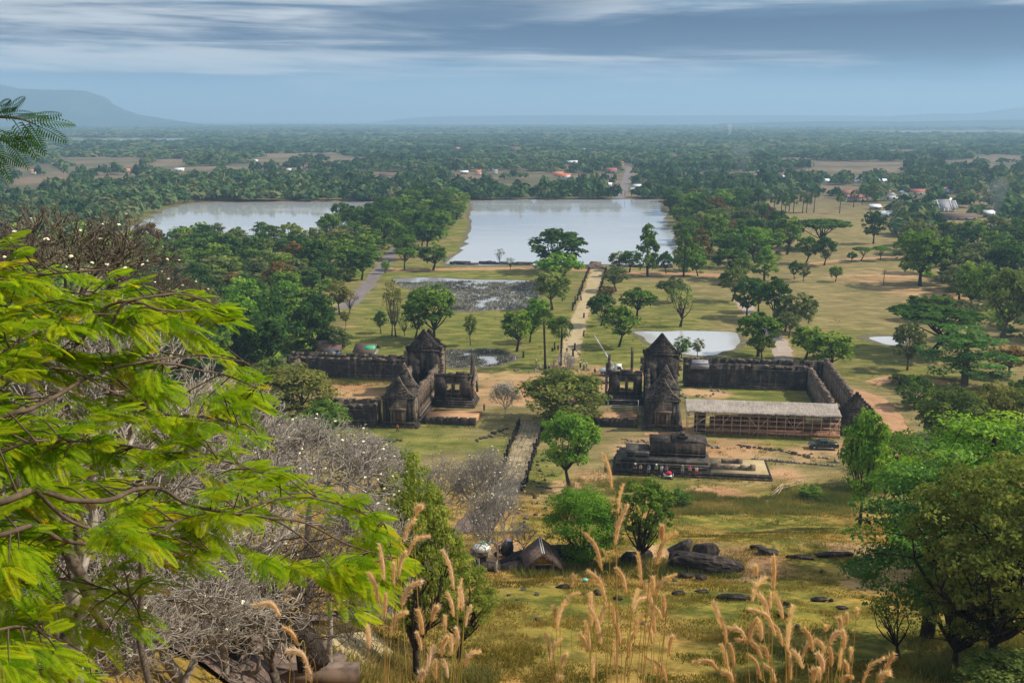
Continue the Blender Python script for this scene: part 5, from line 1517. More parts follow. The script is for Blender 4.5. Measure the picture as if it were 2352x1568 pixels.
# galleries round the courts
def gallery(label, segs, a0, b0, rr, base=True, name='ruined_gallery'):
    G = Ruin(name, label, 'ruined wall', a0, b0)
    for (axis, p0, p1, c0, c1, z1, amp, mat) in segs:
        mb = MB(); rough(mb, axis, p0, p1, c0, c1, .7, z1, amp, rr, .9)
        G.part('wall', mb, mat)
        m2 = MB()
        for (z0, zz, k) in ((0, .35, .35), (.35, .7, .18)):
            if axis == 'a': m2.box(p0, p1, c0 - k, c1 + k, z0, zz)
            else: m2.box(c0 - k, c1 + k, p0, p1, z0, zz)
        G.part('footing', m2, 'stone')
        m4 = MB()
        for (zc, kk) in ((z1 - 1.15, .10), (1.05, .12)):
            if axis == 'a': m4.box(p0, p1, c0 - kk, c0 - .003, zc, zc + .16)
            else: m4.box(c0 - kk, c0 - .003, p0, p1, zc, zc + .16)
        m4.f[4] = [np.concatenate(m4.f[4])]
        mo = G.part('moulding', m4, 'stone_grey'); mo['kind'] = 'stuff'
        m3 = MB()
        for k in range(int(abs(p1 - p0) / 1.1)):
            if rr.random() < .8:
                q = p0 + (p1 - p0) * rr.random(); w_ = rr.uniform(.2, .6)
                if axis == 'a': m3.box(q - w_, q + w_, c0 - .1, c0 + .5, z1 - .5, z1 - .5 + rr.uniform(.3, .7))
                else: m3.box(c0 - .05, c0 + .5, q - w_, q + w_, z1 - .5, z1 - .5 + rr.uniform(.3, .75))
        if m3.n: G.part('coping', m3, 'stone_tan_lit')['kind'] = 'stuff'
    return G


G1 = gallery('long black roofless double wall behind the left court', [('a', -79, -47.9, 213, 213.8, 5.0, .35, 'stone'), ('a', -79, -47.9, 216.8, 217.5, 5.0, .5, 'stone'), ('b', 200, 213, -79.8, -79, 4.6, .6, 'stone_tan_lit'), ('b', 200, 213, -76.2, -75.5, 4.6, .6, 'stone_tan_lit')], -63, 215, rr)
G2 = gallery('short black wall block with a barred window left of the left palace', [('a', -62, -49.3, 179, 179.8, 4.3, .35, 'stone'), ('a', -62, -49.3, 182.8, 183.5, 4.3, .5, 'stone_tan_lit'), ('b', 179.8, 182.8, -50.0, -49.3, 4.2, .4, 'stone_tan_lit')], -55, 181, rr)
mb = MB(); mb.box(-55.6, -53.1, 178.85, 178.99, 1.3, 2.6); G2.part('window', mb, 'stone')
mb = MB()
for k in range(6): mb.tube([(-55.4 + .42 * k, 178.8, 1.35), (-55.4 + .42 * k, 178.8, 2.55)], .09, 5)
G2.part('baluster', mb, 'stone_grey')
G3 = gallery('long roofless double wall round the back and right of the right court', [('a', 10.8, 37.4, 216.5, 217.3, 5.3, .25, 'stone'), ('a', 10.8, 41.4, 220.5, 221.2, 5.6, .3, 'stone'), ('b', 191, 216.4, 37.4, 38.3, 5.2, .8, 'stone_tan_lit'), ('b', 191.5, 220.4, 41.3, 42.2, 6.4, 1.1, 'stone_tan_lit')], 30, 215, rr)
GE = Ruin('gable_house', 'dark stone gable end at the right corner of the right court', 'ruined gable', 41.4, 186)
mb = MB(); wall_open(mb, 'a', 38.1, 44.6, 185.6, 186.4, 0, 4.4, []); mb.box(37.95, 44.75, 185.45, 186.5, 4.4, 4.75); GE.part('front_wall', mb, 'stone')
mb = MB(); P = pediment(41.3, 3.3, 4.75, 3.4, .04); mb.prism(P, 185.6, 186.3)
for (p, z) in P[1:-1]: mb.box(p - .25, p + .25, 185.5, 186.2, z - .3, z + rr.uniform(0, .2))
GE.part('pediment', mb, 'stone')
for a in (38.1, 43.8):
    mb = MB(); rough(mb, 'b', 186.4, 191, a, a + .8, 0, 4.6, .8, rr); GE.part('side_wall', mb, 'stone_tan_lit')
mb = MB()
for i in range(26): x = rr.uniform(38.4, 40.4); z = rr.uniform(0, 2.6 - (x - 38.4)); mb.box(x - .3, x + .3, 185.15, 185.59, z, z + .35)
GE.part('rubble', mb, 'stone_tan_lit')['kind'] = 'stuff'

# the collapsed front range, red brick dark, under the thatched shelter
FR = gallery('red brown front wall under the thatched shelter', [('a', 14.4, 19.6, 184.4, 185.2, 3.1, .6, 'laterite'), ('a', 19.6, 32.0, 184.4, 185.2, 3.9, .2, 'laterite'), ('a', 32.0, 38.0, 184.4, 185.2, 2.4, .2, 'laterite'), ('a', 11.6, 13.6, 184.2, 186.6, 4.2, .2, 'stone')], 25, 185, rr)
for k in range(5):
    a = 17.2 + 3.1 * k
    mb = MB(); mb.box(a - .75, a + .75, 184.28, 184.39, 1.7, 3.3); wv = FR.part('window', mb, 'bark_dark')
    m2 = MB()
    for j in range(4): m2.tube([(a - .5 + .33 * j, 184.22, 1.7), (a - .5 + .33 * j, 184.22, 3.3)], .085, 5)
    FR.part('baluster', m2, 'laterite', wv)
mb = MB(); mb.box(13.6, 38.2, 183.0, 183.6, 0, .5); mb.box(13.6, 38.2, 183.603, 184.2, 0, 1.0); FR.part('plinth', mb, 'laterite')

SH = Ruin('thatched_shelter', 'long grey thatched shelter roof on bamboo scaffolding at the right court', 'shelter', 24.2, 184)
def slope_sheet(a0, a1, b0, z0, b1, z1, nu, nv, amp, seed, thick=.22):
    rg = np.random.default_rng(seed); V = []; 
    for lay in (0, 1):
        for j in range(nv + 1):
            for i in range(nu + 1):
                t = j / nv; sag = -.10 * math.sin(math.pi * t) + rg.normal() * amp * .25
                V.append((a0 + (a1 - a0) * i / nu, b0 + (b1 - b0) * t - (rg.random() * .25 if j == 0 else 0), z0 + (z1 - z0) * t + sag - lay * thick - (rg.random() * .22 if j == 0 else 0)))
    n = (nu + 1) * (nv + 1); Q = []
    for j in range(nv):
        for i in range(nu):
            k = j * (nu + 1) + i
            Q.append((k, k + 1, k + nu + 2, k + nu + 1)); Q.append((n + k, n + k + nu + 1, n + k + nu + 2, n + k + 1))
    E_ = []
    for i in range(nu): E_ += [(i, n + i, n + i + 1, i + 1)]; m = nv * (nu + 1) + i; E_ += [(m, m + 1, n + m + 1, n + m)]
    for j in range(nv): k = j * (nu + 1); E_ += [(k, k + nu + 1, n + k + nu + 1, n + k)]; k += nu; E_ += [(k, n + k, n + k + nu + 1, k + nu + 1)]
    mb = MB(); mb._add(V, Q + E_); return mb
rf = SH.part('roof', slope_sheet(9.7, 38.0, 181.9, 4.62, 186.9, 5.55, 90, 8, .10, 3, .12), 'thatch')
rg9 = np.random.default_rng(4); mb = MB()
for i in range(420):
    a = 9.7 + 28.3 * rg9.random(); L_ = .25 + .4 * rg9.random()
    mb.tri((a, 181.8, 4.55), (a + .10, 181.8, 4.55), (a + .05 + rg9.normal() * .1, 181.75 + rg9.normal() * .05, 4.48 - L_ * .6))
SH.part('thatch_fringe', mb, 'thatch', rf)
mb = MB(); 
for i in range(18):
    a = 10.2 + 27.6 * i / 17
    for b in (182.2, 186.6):
        mb.tube([(a + .05 * math.sin(i * 7), b, 0), (a, b, 4.52 + (b - 182.2) * .186)], .06, 5)
    mb.tube([(a, 182.0, 4.45), (a, 186.8, 5.35)], .05, 5)
SH.part('bamboo_post', mb, 'wood')
mb = MB()
for z in (.9, 1.9, 2.9, 3.8):
    for b in (182.2, 182.9): mb.tube([(9.9, b - .06, z), (24, b - .06, z + .05), (38, b - .06, z)], .045, 4)
SH.part('bamboo_rail', mb, 'wood')
mb = MB()
for (a, d) in ((9.2, 5), (15, 3), (24.5, -3.5), (22, 3.2), (28.5, 3), (35.5, 2.4), (31, -3)):
    mb.tube([(a, 182.05, .1), (a + d, 182.05, 4.0)], .05, 4)
SH.part('bamboo_brace', mb, 'wood')

# retaining walls on the terrace edge
for (a0, a1, b, lab, z1) in ((-40.6, -30.2, 182, 'low rubble retaining wall right of the left palace porch', 1.45), (-11, .8, 184.6, 'low rubble retaining wall left of the right palace porch', 1.7)):
    W_ = Ruin('retaining_wall', lab, 'wall', (a0 + a1) / 2, b)
    mb = MB(); rough(mb, 'a', a0, a1, b, b + .7, -.2, z1, .35, rr, .45); W_.part('wall', mb, 'rubble')
    mb = MB(); mb.box(a0 + .1, a1 - .1, b + .703, b + 5, -.2, z1 * .72); mb.prism([(b + 5, -.2), (b + 5, z1 * .72), (b + 11, -.1)], a0 + .1, a1 - .1, 'x'); W_.part('earth_fill', mb, 'red_soil')
# bamboo rail beside the right palace
W_ = Ruin('handrail', 'thin white rail in front of the right palace side wing', 'rail', -3, 196)
mb = MB()
for a in (-5.2, .9): mb.tube([(a, 196, 0), (a, 196, 2.3)], .05, 5)
for z in (.7, 1.1, 2.2): mb.tube([(-5.2, 196, z), (.9, 196, z)], .04, 5)
W_.part('rail', mb, 'white')

# the stone platform in the foreground
PF = Ruin('stone_platform', 'black stepped stone platform with a high block, people sitting along its foot', 'ruined platform', 9, 162)
mb = MB(); steps_base(mb, -3, 22.6, 158.3, 166, 1.0, 2, .25); PF.part('base', mb, 'stone')
mb = MB(); mb.box(-2.6, 12.8, 159.6, 166, 1.003, 1.5); mb.box(-2.75, 12.95, 159.45, 166.1, 1.5, 1.75); mb.box(-2.3, 12.5, 160, 166, 1.753, 2.3); PF.part('terrace', mb, 'stone_grey')
mb = MB(); mb.box(-1.0, 2.8, 161, 165.5, 2.303, 3.0); mb.box(-1.15, 2.84, 160.85, 165.6, 3.0, 3.2); PF.part('side_block', mb, 'stone_grey')
mb = MB(); mb.box(2.9, 12.2, 162, 165.5, 2.303, 4.75); mb.box(2.75, 12.35, 161.85, 165.6, 2.6, 2.85); mb.box(2.8, 6.6, 161.9, 165.6, 4.75, 5.0)
rough(mb, 'a', 6.603, 12.35, 161.9, 165.6, 4.753, 5.35, .3, rr, 1.2); PF.part('high_block', mb, 'stone')
mb = MB(); mb.box(7.3, 9.2, 162.4, 163.9, 5.36, 5.9); mb.box(7.9, 8.7, 162.5, 163.7, 5.903, 6.3); PF.part('top_stone', mb, 'stone')
mb = MB(); rough(mb, 'a', 12.96, 20.3, 160.2, 161.0, 1.003, 1.75, .5, rr, .8); rough(mb, 'a', 15, 18.5, 163.4, 164.1, 1.003, 1.6, .5, rr, .8); PF.part('low_wall', mb, 'stone_tan_lit')
mb = MB(); mb.box(12.97, 22.3, 158.6, 165.8, 1.003, 1.02); PF.part('sandy_top', mb, 'sandy')

# ------------------------------------------------------------------ boundary stones along the causeway
pm = []
for k in range(4):
    r4 = random.Random(k); m = MB(); h = .95 + .1 * k
    m.box(-.22, .22, -.22, .22, -.3, .18); m.box(-.16, .16, -.16, .16, .18, h * .8, None, .02); m.box(-.19, .19, -.19, .19, h * .8, h, None, .09)
    pm.append(m.mesh('boundary_stone')); pm[-1].materials.append(M['post'])
def post_row(pts, label, group, hs=(.8, 1.2), drop=0.0):
    for (p, s) in pts:
        if rr.random() < drop: continue
        o = link('boundary_stone', rr.choice(pm), None, None, p, (rr.gauss(0, .06), rr.gauss(0, .06), rr.random() * 6), (s * rr.uniform(.85, 1.2), s * rr.uniform(.85, 1.2), s * rr.uniform(*hs)))
        tag(o, label, 'boundary stone', group)
def axis_pts(a, b0, b1, step, jit=.25, s=1.0):
    out = []; b = b0
    while b < b1: q = T(a + rr.gauss(0, .12), b + rr.uniform(-jit, jit)); out.append((Vector((q.x, q.y, tz(q.x, q.y))), s)); b += step
    return out
post_row(axis_pts(-22.0, 150, 184, 1.15), 'dark boundary stone in the left row along the near paved causeway', 'boundary stones, near left row', (.9, 1.3))
post_row(axis_pts(-17.2, 147, 182, 1.15), 'dark boundary stone in the right row along the near paved causeway', 'boundary stones, near right row', (.9, 1.3))
def side_pts(side, v0, v1, n, off, s=1.0):
    L = PL['causeway']; d = np.gradient(L, axis=0); d /= np.hypot(d[:, 0], d[:, 1])[:, None]; nn = np.stack([-d[:, 1], d[:, 0]], -1)
    Q = L + nn * side * off; cum = np.concatenate([[0], np.cumsum(np.hypot(*np.diff(Q, axis=0).T))]); out = []
    for t in np.linspace(v0, v1, n): x = np.interp(t * cum[-1], cum, Q[:, 0]); y = np.interp(t * cum[-1], cum, Q[:, 1]); out.append((Vector((x + rr.gauss(0, .15), y, 0)), s))
    return out
post_row(side_pts(-1, .02, .56, 46, 3.3), 'black boundary stone in the dense left row beside the far causeway', 'boundary stones, far left row', (1, 1.5), .05)
post_row(side_pts(1, .02, .56, 40, 3.3), 'black boundary stone in the dense right row beside the far causeway', 'boundary stones, far right row', (1, 1.5), .08)
for i, (u, v, h) in enumerate([(1340, 773, 1.9), (1320, 805, 1.9), (1316, 818, 1.7), (1274, 803, 1.6), (1269, 806, 1.0), (1202, 821, 1.6), (1335, 690, 1.4), (1341, 730, 1.2)]):
    p = gp(u, v); o = link('boundary_stone', pm[i % 4], None, None, p, (0, rr.gauss(0, .05), i), (1.15, 1.15, h))
    tag(o, 'tall lone boundary stone on the lawn ' + ['right of the causeway, third up from its foot', 'right of the causeway foot, upper of two', 'right of the causeway foot, lower of two', 'left of the causeway walker', 'just behind the shorter palm', 'right of the small lotus pond', 'in the upper right row, highest', 'right of the causeway middle'][i], 'boundary stone')

# ------------------------------------------------------------------ loose blocks, countable one by one
bmesh_ = []; BV = []
for k in range(6):
    r6 = np.random.default_rng(k); m = MB(); m.box(-.5, .5, -.3, .3, -.1, .38)
    V = m.v[0]; V += r6.normal(size=V.shape) * .05
    m.v[0] = V; BV.append(V); BF = m.f[4][0]
    bmesh_.append(m.mesh('stone_block'))
BLK = {}
BLOCKS = []
def block(p, s, mat, label, group, rz=None, flat=1.0):
    BLOCKS.append((p.copy(), s, mat, label, group, rr.random() * 6.28 if rz is None else rz, flat, rr.uniform(.8, 1.2), rr.uniform(.7, 1.3), rr.gauss(0, .08), rr.gauss(0, .08), rr.randrange(6)))
def blocks_done():
    BLOCKS.sort(key=lambda q: -q[1] / depth(q[0]) - (10 if q[4] is None else 0))
    rest = {}
    for i, (p, s, mat, label, group, rz, flat, sy, sz, rx, ry, k) in enumerate(BLOCKS):
        if i < 285:
            if (k, mat) not in BLK: BLK[(k, mat)] = with_mat(bmesh_[k], M[mat])
            o = link('stone_block', BLK[(k, mat)], None, None, p, (rx, ry, rz), (s, s * sy, s * sz * flat)); tag(o, label, 'stone block', group)
        else:
            V = BV[k] * np.array([s, s * sy, s * sz * flat]); c, n = math.cos(rz), math.sin(rz)
            V = np.stack([V[:, 0] * c - V[:, 1] * n, V[:, 0] * n + V[:, 1] * c, V[:, 2]], -1) + np.array(p)
            rest.setdefault(mat, MB())._add(V, BF)
    for mat, mb in rest.items(): struct(mb.build('rubble', M[mat]), 'stuff')['label'] = 'small loose stones strewn round the ruins'
def blocks_line(uv0, uv1, n, s, mat, label, group, rz=None, jit=1.6):
    for i in range(n):
        t = (i + .5) / n; u = uv0[0] + (uv1[0] - uv0[0]) * t + rr.gauss(0, 2.0) * jit; v = uv0[1] + (uv1[1] - uv0[1]) * t + rr.gauss(0, .9) * jit
        p = gp(u, v); block(p, s * rr.uniform(.6, 1.35), mat, label, group, rz)
blocks_line((1725, 1054), (1918, 1070), 30, 0.61, 'block', 'tan squared block in the long neat row right of the platform', 'blocks of the long neat row', -PHI + 1.5, .4)
blocks_line((1432, 1011), (1500, 1016), 18, 0.54, 'block', 'dark tan block in the back heap line behind the platform', 'blocks behind the platform')
blocks_line((1500, 1013), (1546, 1017), 12, 0.54, 'block', 'dark tan block in the back heap line behind the platform', 'blocks behind the platform')
blocks_line((1420, 1027), (1490, 1032), 16, 0.54, 'block', 'block in the middle heap line left of the high platform block', 'blocks left of the platform block')
blocks_line((1460, 1043), (1490, 1043), 8, 0.58, 'block_dark', 'dark block in the small heap at the platform left shoulder', 'blocks at the platform shoulder')
blocks_line((1628, 1023), (1652, 1029), 6, 0.58, 'block', 'block in the small heap right of the high platform block', 'blocks right of the platform block')
blocks_line((1692, 1025), (1790, 1034), 19, 0.54, 'block_dark', 'dark block in the low ruin outline before the scaffold', 'blocks before the scaffold')
blocks_line((1790, 1034), (1860, 1050), 21, 0.58, 'block_dark', 'dark block in the thick heap between scaffold and pickup', 'blocks near the pickup')
blocks_line((1860, 1046), (1920, 1056), 9, 0.50, 'block', 'scattered block on the bare ground below the pickup', 'blocks below the pickup')
blocks_line((1905, 1060), (1925, 1062), 4, 0.65, 'block', 'reddish block in the last small pile right of the neat row', 'blocks of the last pile')
blocks_line((848, 1005), (905, 1012), 11, 0.58, 'block_dark', 'black block in the heap before the short wall block', 'blocks before the short wall')
blocks_line((895, 1014), (925, 1008), 7, 0.50, 'block_dark', 'black block in the right part of the heap before the left porch', 'blocks before the left porch')
blocks_line((1600, 910), (1640, 908), 9, 0.58, 'block', 'pale block in the pile inside the right court, front heap', 'blocks inside the right court front')
blocks_line((1630, 896), (1668, 898), 12, 0.54, 'block', 'pale block in the pile inside the right court, back heap', 'blocks inside the right court back')
blocks_line((1570, 905), (1585, 955), 14, 0.58, 'block', 'pale block tumbled between right palace and thatched shelter', 'blocks between palace and shelter')
blocks_line((1840, 902), (1858, 908), 4, 0.50, 'block', 'block in the small pile by the right court inner wall', 'blocks by the inner wall')
blocks_line((1180, 850), (1240, 854), 8, 0.58, 'block', 'pale block on the bare plaza left of the palms', 'blocks left of the palms')
blocks_line((1230, 848), (1320, 846), 18, 0.54, 'block', 'pale block on the bare plaza at the causeway foot', 'blocks at the causeway foot')
blocks_line((1320, 848), (1400, 850), 11, 0.54, 'block', 'pale block on the plaza left of the crane truck', 'blocks left of the crane truck')
blocks_line((1305, 838), (1340, 770), 23, 0.40, 'block_dark', 'small fallen stone in the grass right of the causeway foot', 'fallen stones right of the causeway', jit=7)
blocks_line((1235, 835), (1285, 775), 14, 0.36, 'block_dark', 'small fallen stone in the grass behind the palms', 'fallen stones behind the palms', jit=8)
blocks_line((1130, 1000), (1165, 985), 8, 0.58, 'block_dark', 'dark rubble stone left of the near paved causeway', 'rubble left of the near causeway', jit=2)
blocks_line((1095, 1015), (1135, 1000), 9, 0.65, 'block_dark', 'dark rubble stone in the tumbled kerb below the left terrace', 'rubble of the left kerb', jit=2)
blocks_line((1235, 1130), (1280, 1025), 23, 0.50, 'block_dark', 'dark stone lying right of the near paved causeway', 'stones right of the near causeway', jit=8)
blocks_line((1210, 1210), (1245, 1120), 15, 0.50, 'block_dark', 'dark stone on the slope below the near causeway', 'stones below the near causeway', jit=8)
for i in range(30):                                   # stones on the grassy slope
    u = rr.uniform(1120, 1950); v = rr.uniform(1300, 1460)
    p = gp(u, v); block(p, rr.choice([.25, .3, .4, .5]), 'block_dark', 'small dark stone half sunk in the grassy slope', 'stones on the grassy slope', flat=.7)
blocks_done()
# embankment of stone courses along the lake, and the landing at the causeway head
EM = Ruin('stone_embankment', 'low tumbled stone embankment along the near lake shore', 'wall', -40, 399)
for (u0, u1, v, z) in ((1033, 1100, 607, 1.3), (1100, 1225, 606, 1.0), (1400, 1545, 612, .8)):
    p0 = toab(*gp(u0, v).xy); p1 = toab(*gp(u1, v).xy); mb = MB(); rough(mb, 'a', p0[0], p1[0], p0[1] - .5, p0[1] + 1.3, 0, z, .9, rr, 1.6); rough(mb, 'a', p0[0] + 1, p1[0] - 1, p0[1] - 1.6, p0[1] - .503, 0, z * .5, .6, rr, 1.6); EM.part('stone_course', mb, 'block_dark')
LD = Ruin('stone_landing', 'stepped stone landing at the lake end of the causeway', 'terrace', -17, 392)
mb = MB()
for k in range(5): rough(mb, 'a', -22 + .7 * k, -12 - .6 * k, 390.5 + 1.1 * k, 391.6 + 1.1 * k - .003, 0, .5 + .28 * k, .25, rr, 1.4)
mb.box(-19, -14.5, 396.1, 400, 0, 1.8); LD.part('step', mb, 'stone_tan_lit')


# ------------------------------------------------------------------ boulders, hut, machines, vehicles
def boulder(u, v, wpx, hpx, dpx, label, rz=0.0, tilt=0.0, seed=0, mat='boulder', sq=2.6):
    p = gp(u, v); k = mpp(p); bm = bmesh.new(); bmesh.ops.create_icosphere(bm, subdivisions=4, radius=1)
    o = np.array([random.Random(seed).random() * 50 for _ in range(3)])
    from mathutils import noise as mn
    for vt in bm.verts:
        c = vt.co.copy()
        c = Vector([math.copysign(abs(q) ** (2 / sq), q) for q in c])
        n1 = mn.noise(c * 1.1 + Vector(o)); n2 = mn.noise(c * 3.2 + Vector(o)); n3 = mn.noise(c * 7 + Vector(o)); c *= 1 + .26 * n1 + .16 * n2 + .05 * n3
        vt.co = Vector((c.x * wpx * k / 2, c.y * dpx * k / 2, c.z * hpx * k * .56))
    if 'longest' not in label or 'behind' in label or 'touching' in label or 'front' in label:   # split, angular rock
        rb = random.Random(seed + 9); pts = [vt.co.copy() for vt in bm.verts]; bm.free(); bm = bmesh.new()
        for q in rb.sample(pts, 26): bm.verts.new(q)
        bmesh.ops.convex_hull(bm, input=bm.verts[:]); bmesh.ops.delete(bm, geom=[v_ for v_ in bm.verts if not v_.link_faces], context='VERTS')
        bmesh.ops.bevel(bm, geom=bm.edges[:], offset=.06 * min(wpx, hpx) * k, segments=1, affect='EDGES', clamp_overlap=True)
    bm.transform(Matrix.Rotation(tilt, 4, 'Y'))
    me = bpy.data.meshes.new('boulder'); bm.to_mesh(me); bm.free()
    if len(me.vertices) > 2000: me.polygons.foreach_set('use_smooth', np.ones(len(me.polygons), bool))
    ob = link('boulder', me, M[mat], None, (p.x, p.y + dpx * k * .3, p.z + hpx * k * .36), (0, 0, rz)); tag(ob, label, 'boulder'); return ob


for i, a in enumerate([
    (1620, 1318, 168, 46, 44, 'longest dark boulder, lying like a fallen column at the right', 0.05, 0.16),
    (1622, 1284, 66, 44, 30, 'dark boulder leaning up behind the longest boulder', 0.1, -0.42),
    (1565, 1268, 62, 30, 40, 'blunt dark boulder at the left behind the longest boulder', 0.2, -0.35),
    (1556, 1302, 44, 40, 34, 'steep dark boulder touching the left end of the longest boulder', 0, -0.1),
    (1450, 1300, 52, 30, 40, 'dark boulder in the shade right of the round tree', 0, .1),
    (1480, 1284, 40, 24, 30, 'half hidden dark boulder under the dark upright tree', 0, 0),
    (1290, 1280, 150, 24, 40, 'long flat black rock behind the thatched hut', 0.02, 0),
    (1330, 1292, 84, 28, 40, 'black rock mass right of the thatched hut', 0, .05),
    (1192, 1296, 96, 22, 50, 'slanting grey rock slab left of the thatched hut', .1, -.22),
    (1183, 1310, 70, 16, 40, 'low dark rock slab in front of the slanting slab', 0, -.1),
    (1122, 1312, 56, 20, 40, 'dark rock at the foot of the white sack post', 0, .1),
    (1766, 1274, 54, 12, 30, 'low dark rock at the left end of the mid slope kerb', 0, .1),
    (1840, 1284, 70, 8, 24, 'flat rock in the middle of the mid slope kerb', -.1, .06),
    (1915, 1281, 100, 12, 26, 'flat rock at the right end of the mid slope kerb', 0, -.03),
    (1576, 1328, 32, 12, 20, 'small dark rock in front of the longest boulder, left', 0, 0),
    (1610, 1333, 30, 15, 20, 'small dark rock in front of the longest boulder, right', 0, 0),
    (1295, 1352, 38, 11, 14, 'flat black rock in the grass below the thatched hut', 0, 0), (1373, 1367, 24, 14, 12, 'dark rock right of the flat black rock', .2, .3),
    (1420, 1378, 26, 10, 12, 'low brown rock in the grass below the round tree', .1, .1), (1560, 1368, 34, 12, 14, 'grey layered rock in the grass below the boulders', 0, 0), (1612, 1362, 40, 8, 12, 'thin tan rock left of the long dark slab', .1, 0),
    (1686, 1378, 72, 14, 16, 'long dark slab in the grass below the longest boulder', -.03, .02), (1884, 1382, 40, 12, 16, 'rounded brown rock at the right of the grassy slope', 0, 0), (1909, 1382, 13, 9, 8, 'small black rock right of the rounded brown rock', 0, 0),
    (1804, 1392, 24, 13, 12, 'dark rock behind the plume grass', 0, .2), (1935, 1400, 34, 10, 12, 'dark rock under the right tree', .1, 0), (1800, 1418, 32, 14, 12, 'dark rock half hidden by the right plume grass', 0, 0), (1060, 1590, 20, 12, 12, 'dark round stone at the bottom edge of the slope', 0, 0),
    (1740, 1262, 34, 12, 20, 'small grey rock behind the right end of the longest boulder', 0, 0),
]):
    boulder(*a, seed=i)

# thatched hut
p = gp(1247, 1317); k = mpp(p)
HT = thing('hut', 'small brown thatched hut with an open yellow front on the slope', 'hut', p, 0.06)
W, H, D_ = 84 * k, 50 * k, 3.4
mb = MB(); mb.box(-W * .30, W * .30, 0.35, D_ - .3, -.3, H * .45); mb.prism([(-W * .30, H * .45), (W * .30, H * .45), (0, H * .8)], .35, D_ - .3); HB_ = mb.build('wall', M['yellow_ply'], HT)
mb = MB(); mb.box(-W * .2, W * .2, .29, .345, H * .05, H * .42); mb.build('opening', M['black_steel'], HT)
mb = MB(); 
for s in (-1, 1): mb.tube([(s * W * .29, .1, -.3), (s * W * .29, .1, H * .44)], .06, 5)
mb.tube([(-W * .31, .12, H * .43), (W * .31, .12, H * .43)], .05, 5); mb.build('post', M['wood'], HT)
mb = MB(); rg9 = np.random.default_rng(8)
for s in (-1, 1):
    mb.prism([(0, H), (s * W * .52, H * .28), (s * W * .52, H * .28 + .14), (0, H + .16)][::s], -.25, D_)
for i in range(160):
    s = -1 if i % 2 else 1; y = -.25 + (D_ + .25) * rg9.random()
    mb.tri((s * W * .51, y, H * .30), (s * W * .51, y + .12, H * .30), (s * (W * .52 + .1 * rg9.random()), y + .06, H * .28 - .12 - .25 * rg9.random()))
for i in range(120):
    t = rg9.random(); s = rg9.choice([-1, 1]); x = s * W * .52 * t; z = H + (H * .28 - H) * t + .1
    mb.tri((x - .06, -.24, z), (x + .06, -.24, z), (x, -.3 - .1 * rg9.random(), z - .15 - .2 * rg9.random()))
rf = mb.build('roof', M['thatch_brown'], HT)
for s in (-.09, .09): m2 = MB(); m2.tube([(s, -.28, H + .17 - abs(s) * .6), (s, D_, H + .17 - abs(s) * .6)], .035, 5); m2.build('ridge_pole', M['white'], rf)
# white sack on a dark post
p = gp(1101, 1310); k = mpp(p)
t_ = thing('stone_post', 'dark square stone post carrying a big white sack and teal cloth', 'post', p)
mb = MB(); mb.box(-.65, .65, -.6, .6, -.3, 1.6); mb.box(-.8, .8, -.75, .75, 1.6, 1.85); mb.build('shaft', M['block_dark'], t_)
mb = MB(); mb.box(-.04, .06, -.64, -.603, .1, 1.5); mb.build('white_stripe', M['white'], t_)
o = MB().ball((0, 0, 0), 1, 14, 8, (.85, .7, .42)).build('sack', M['white'], None, True, loc=(p.x + .25, p.y, p.z + 2.2), rot=(0, .12, .2)); tag(o, 'big white rounded sack lying on the dark square post', 'sack')
mb = MB(); mb.ball((0, 0, 0), 1, 10, 6, (.34, .3, .16)); o = mb.build('cloth', M['tarp_teal'], None, True, loc=(p.x + .35, p.y + .1, p.z + 2.60)); tag(o, 'teal cloth bundled on top of the white sack', 'cloth')
# concrete mixer
p = gp(1160, 1283); k = mpp(p)
MX = thing('concrete_mixer', 'orange framed concrete mixer with a tilted black drum', 'concrete mixer', p, .15)
prof = [(0, .30), (.15, .55), (.55, .62), (1.0, .58), (1.45, .36), (1.5, .30)]
mb = MB(); mb.tube([(.08 + .18 * z, 0, .35 + z * 1.0) for z, r in prof], [r for z, r in prof], 14); mb.build('drum', M['black_steel'], MX, True)
mb = MB(); mb.tube([(.36, 0, 1.84), (.38, 0, 1.96)], [.33, .31], 14); mb.build('drum_mouth', M['steel_pale'], MX, True)
mb = MB()
for (a, b) in (((-.75, -.4, 0), (-.75, -.4, 1.8)), ((.75, .3, 0), (.75, .3, 2.25)), ((-.75, -.4, 1.8), (.75, .3, 2.25)), ((-.75, -.4, .06), (.75, -.4, .06)), ((-.75, .5, .06), (.75, .5, .06)), ((-.75, -.4, .9), (.2, 0, .5)), ((.75, .3, 1.0), (.2, 0, .9)), ((-.75, -.4, .06), (-.75, .5, .06)), ((.75, -.4, .06), (.75, .5, .06))):
    mb.tube([a, b], .06, 5)
mb.build('frame', M['orange_steel'], MX)
for s in (-1, 1):
    m2 = MB(); m2.tube([(s * .75, .62, .22), (s * .75, .74, .22)], .24, 12); m2.build('wheel', M['tyre'], MX)
mb = MB(); mb.tube([(-.5, 0, 1.1), (-.62, 0, 1.1)], .36, 12); mb.build('hand_wheel', M['black_steel'], MX)
# things lying round the hut
p = gp(1362, 1275); mb = MB(); mb.box(-.45, .45, -.3, .3, 0, .55); mb.box(-.38, .38, -.24, .24, .55, .62); o = mb.build('crate', M['blue_plastic'], None, loc=(p.x, p.y, p.z + .5)); tag(o, 'blue plastic crate on the black rock behind the hut', 'crate')
p = gp(1344, 1336); o = MB().ball((0, 0, .2), .26, 10, 6, (1, .8, .6)).build('bag', M['tarp_teal'], None, True, loc=p); tag(o, 'teal and white bag lying in the grass right of the hut', 'bag')

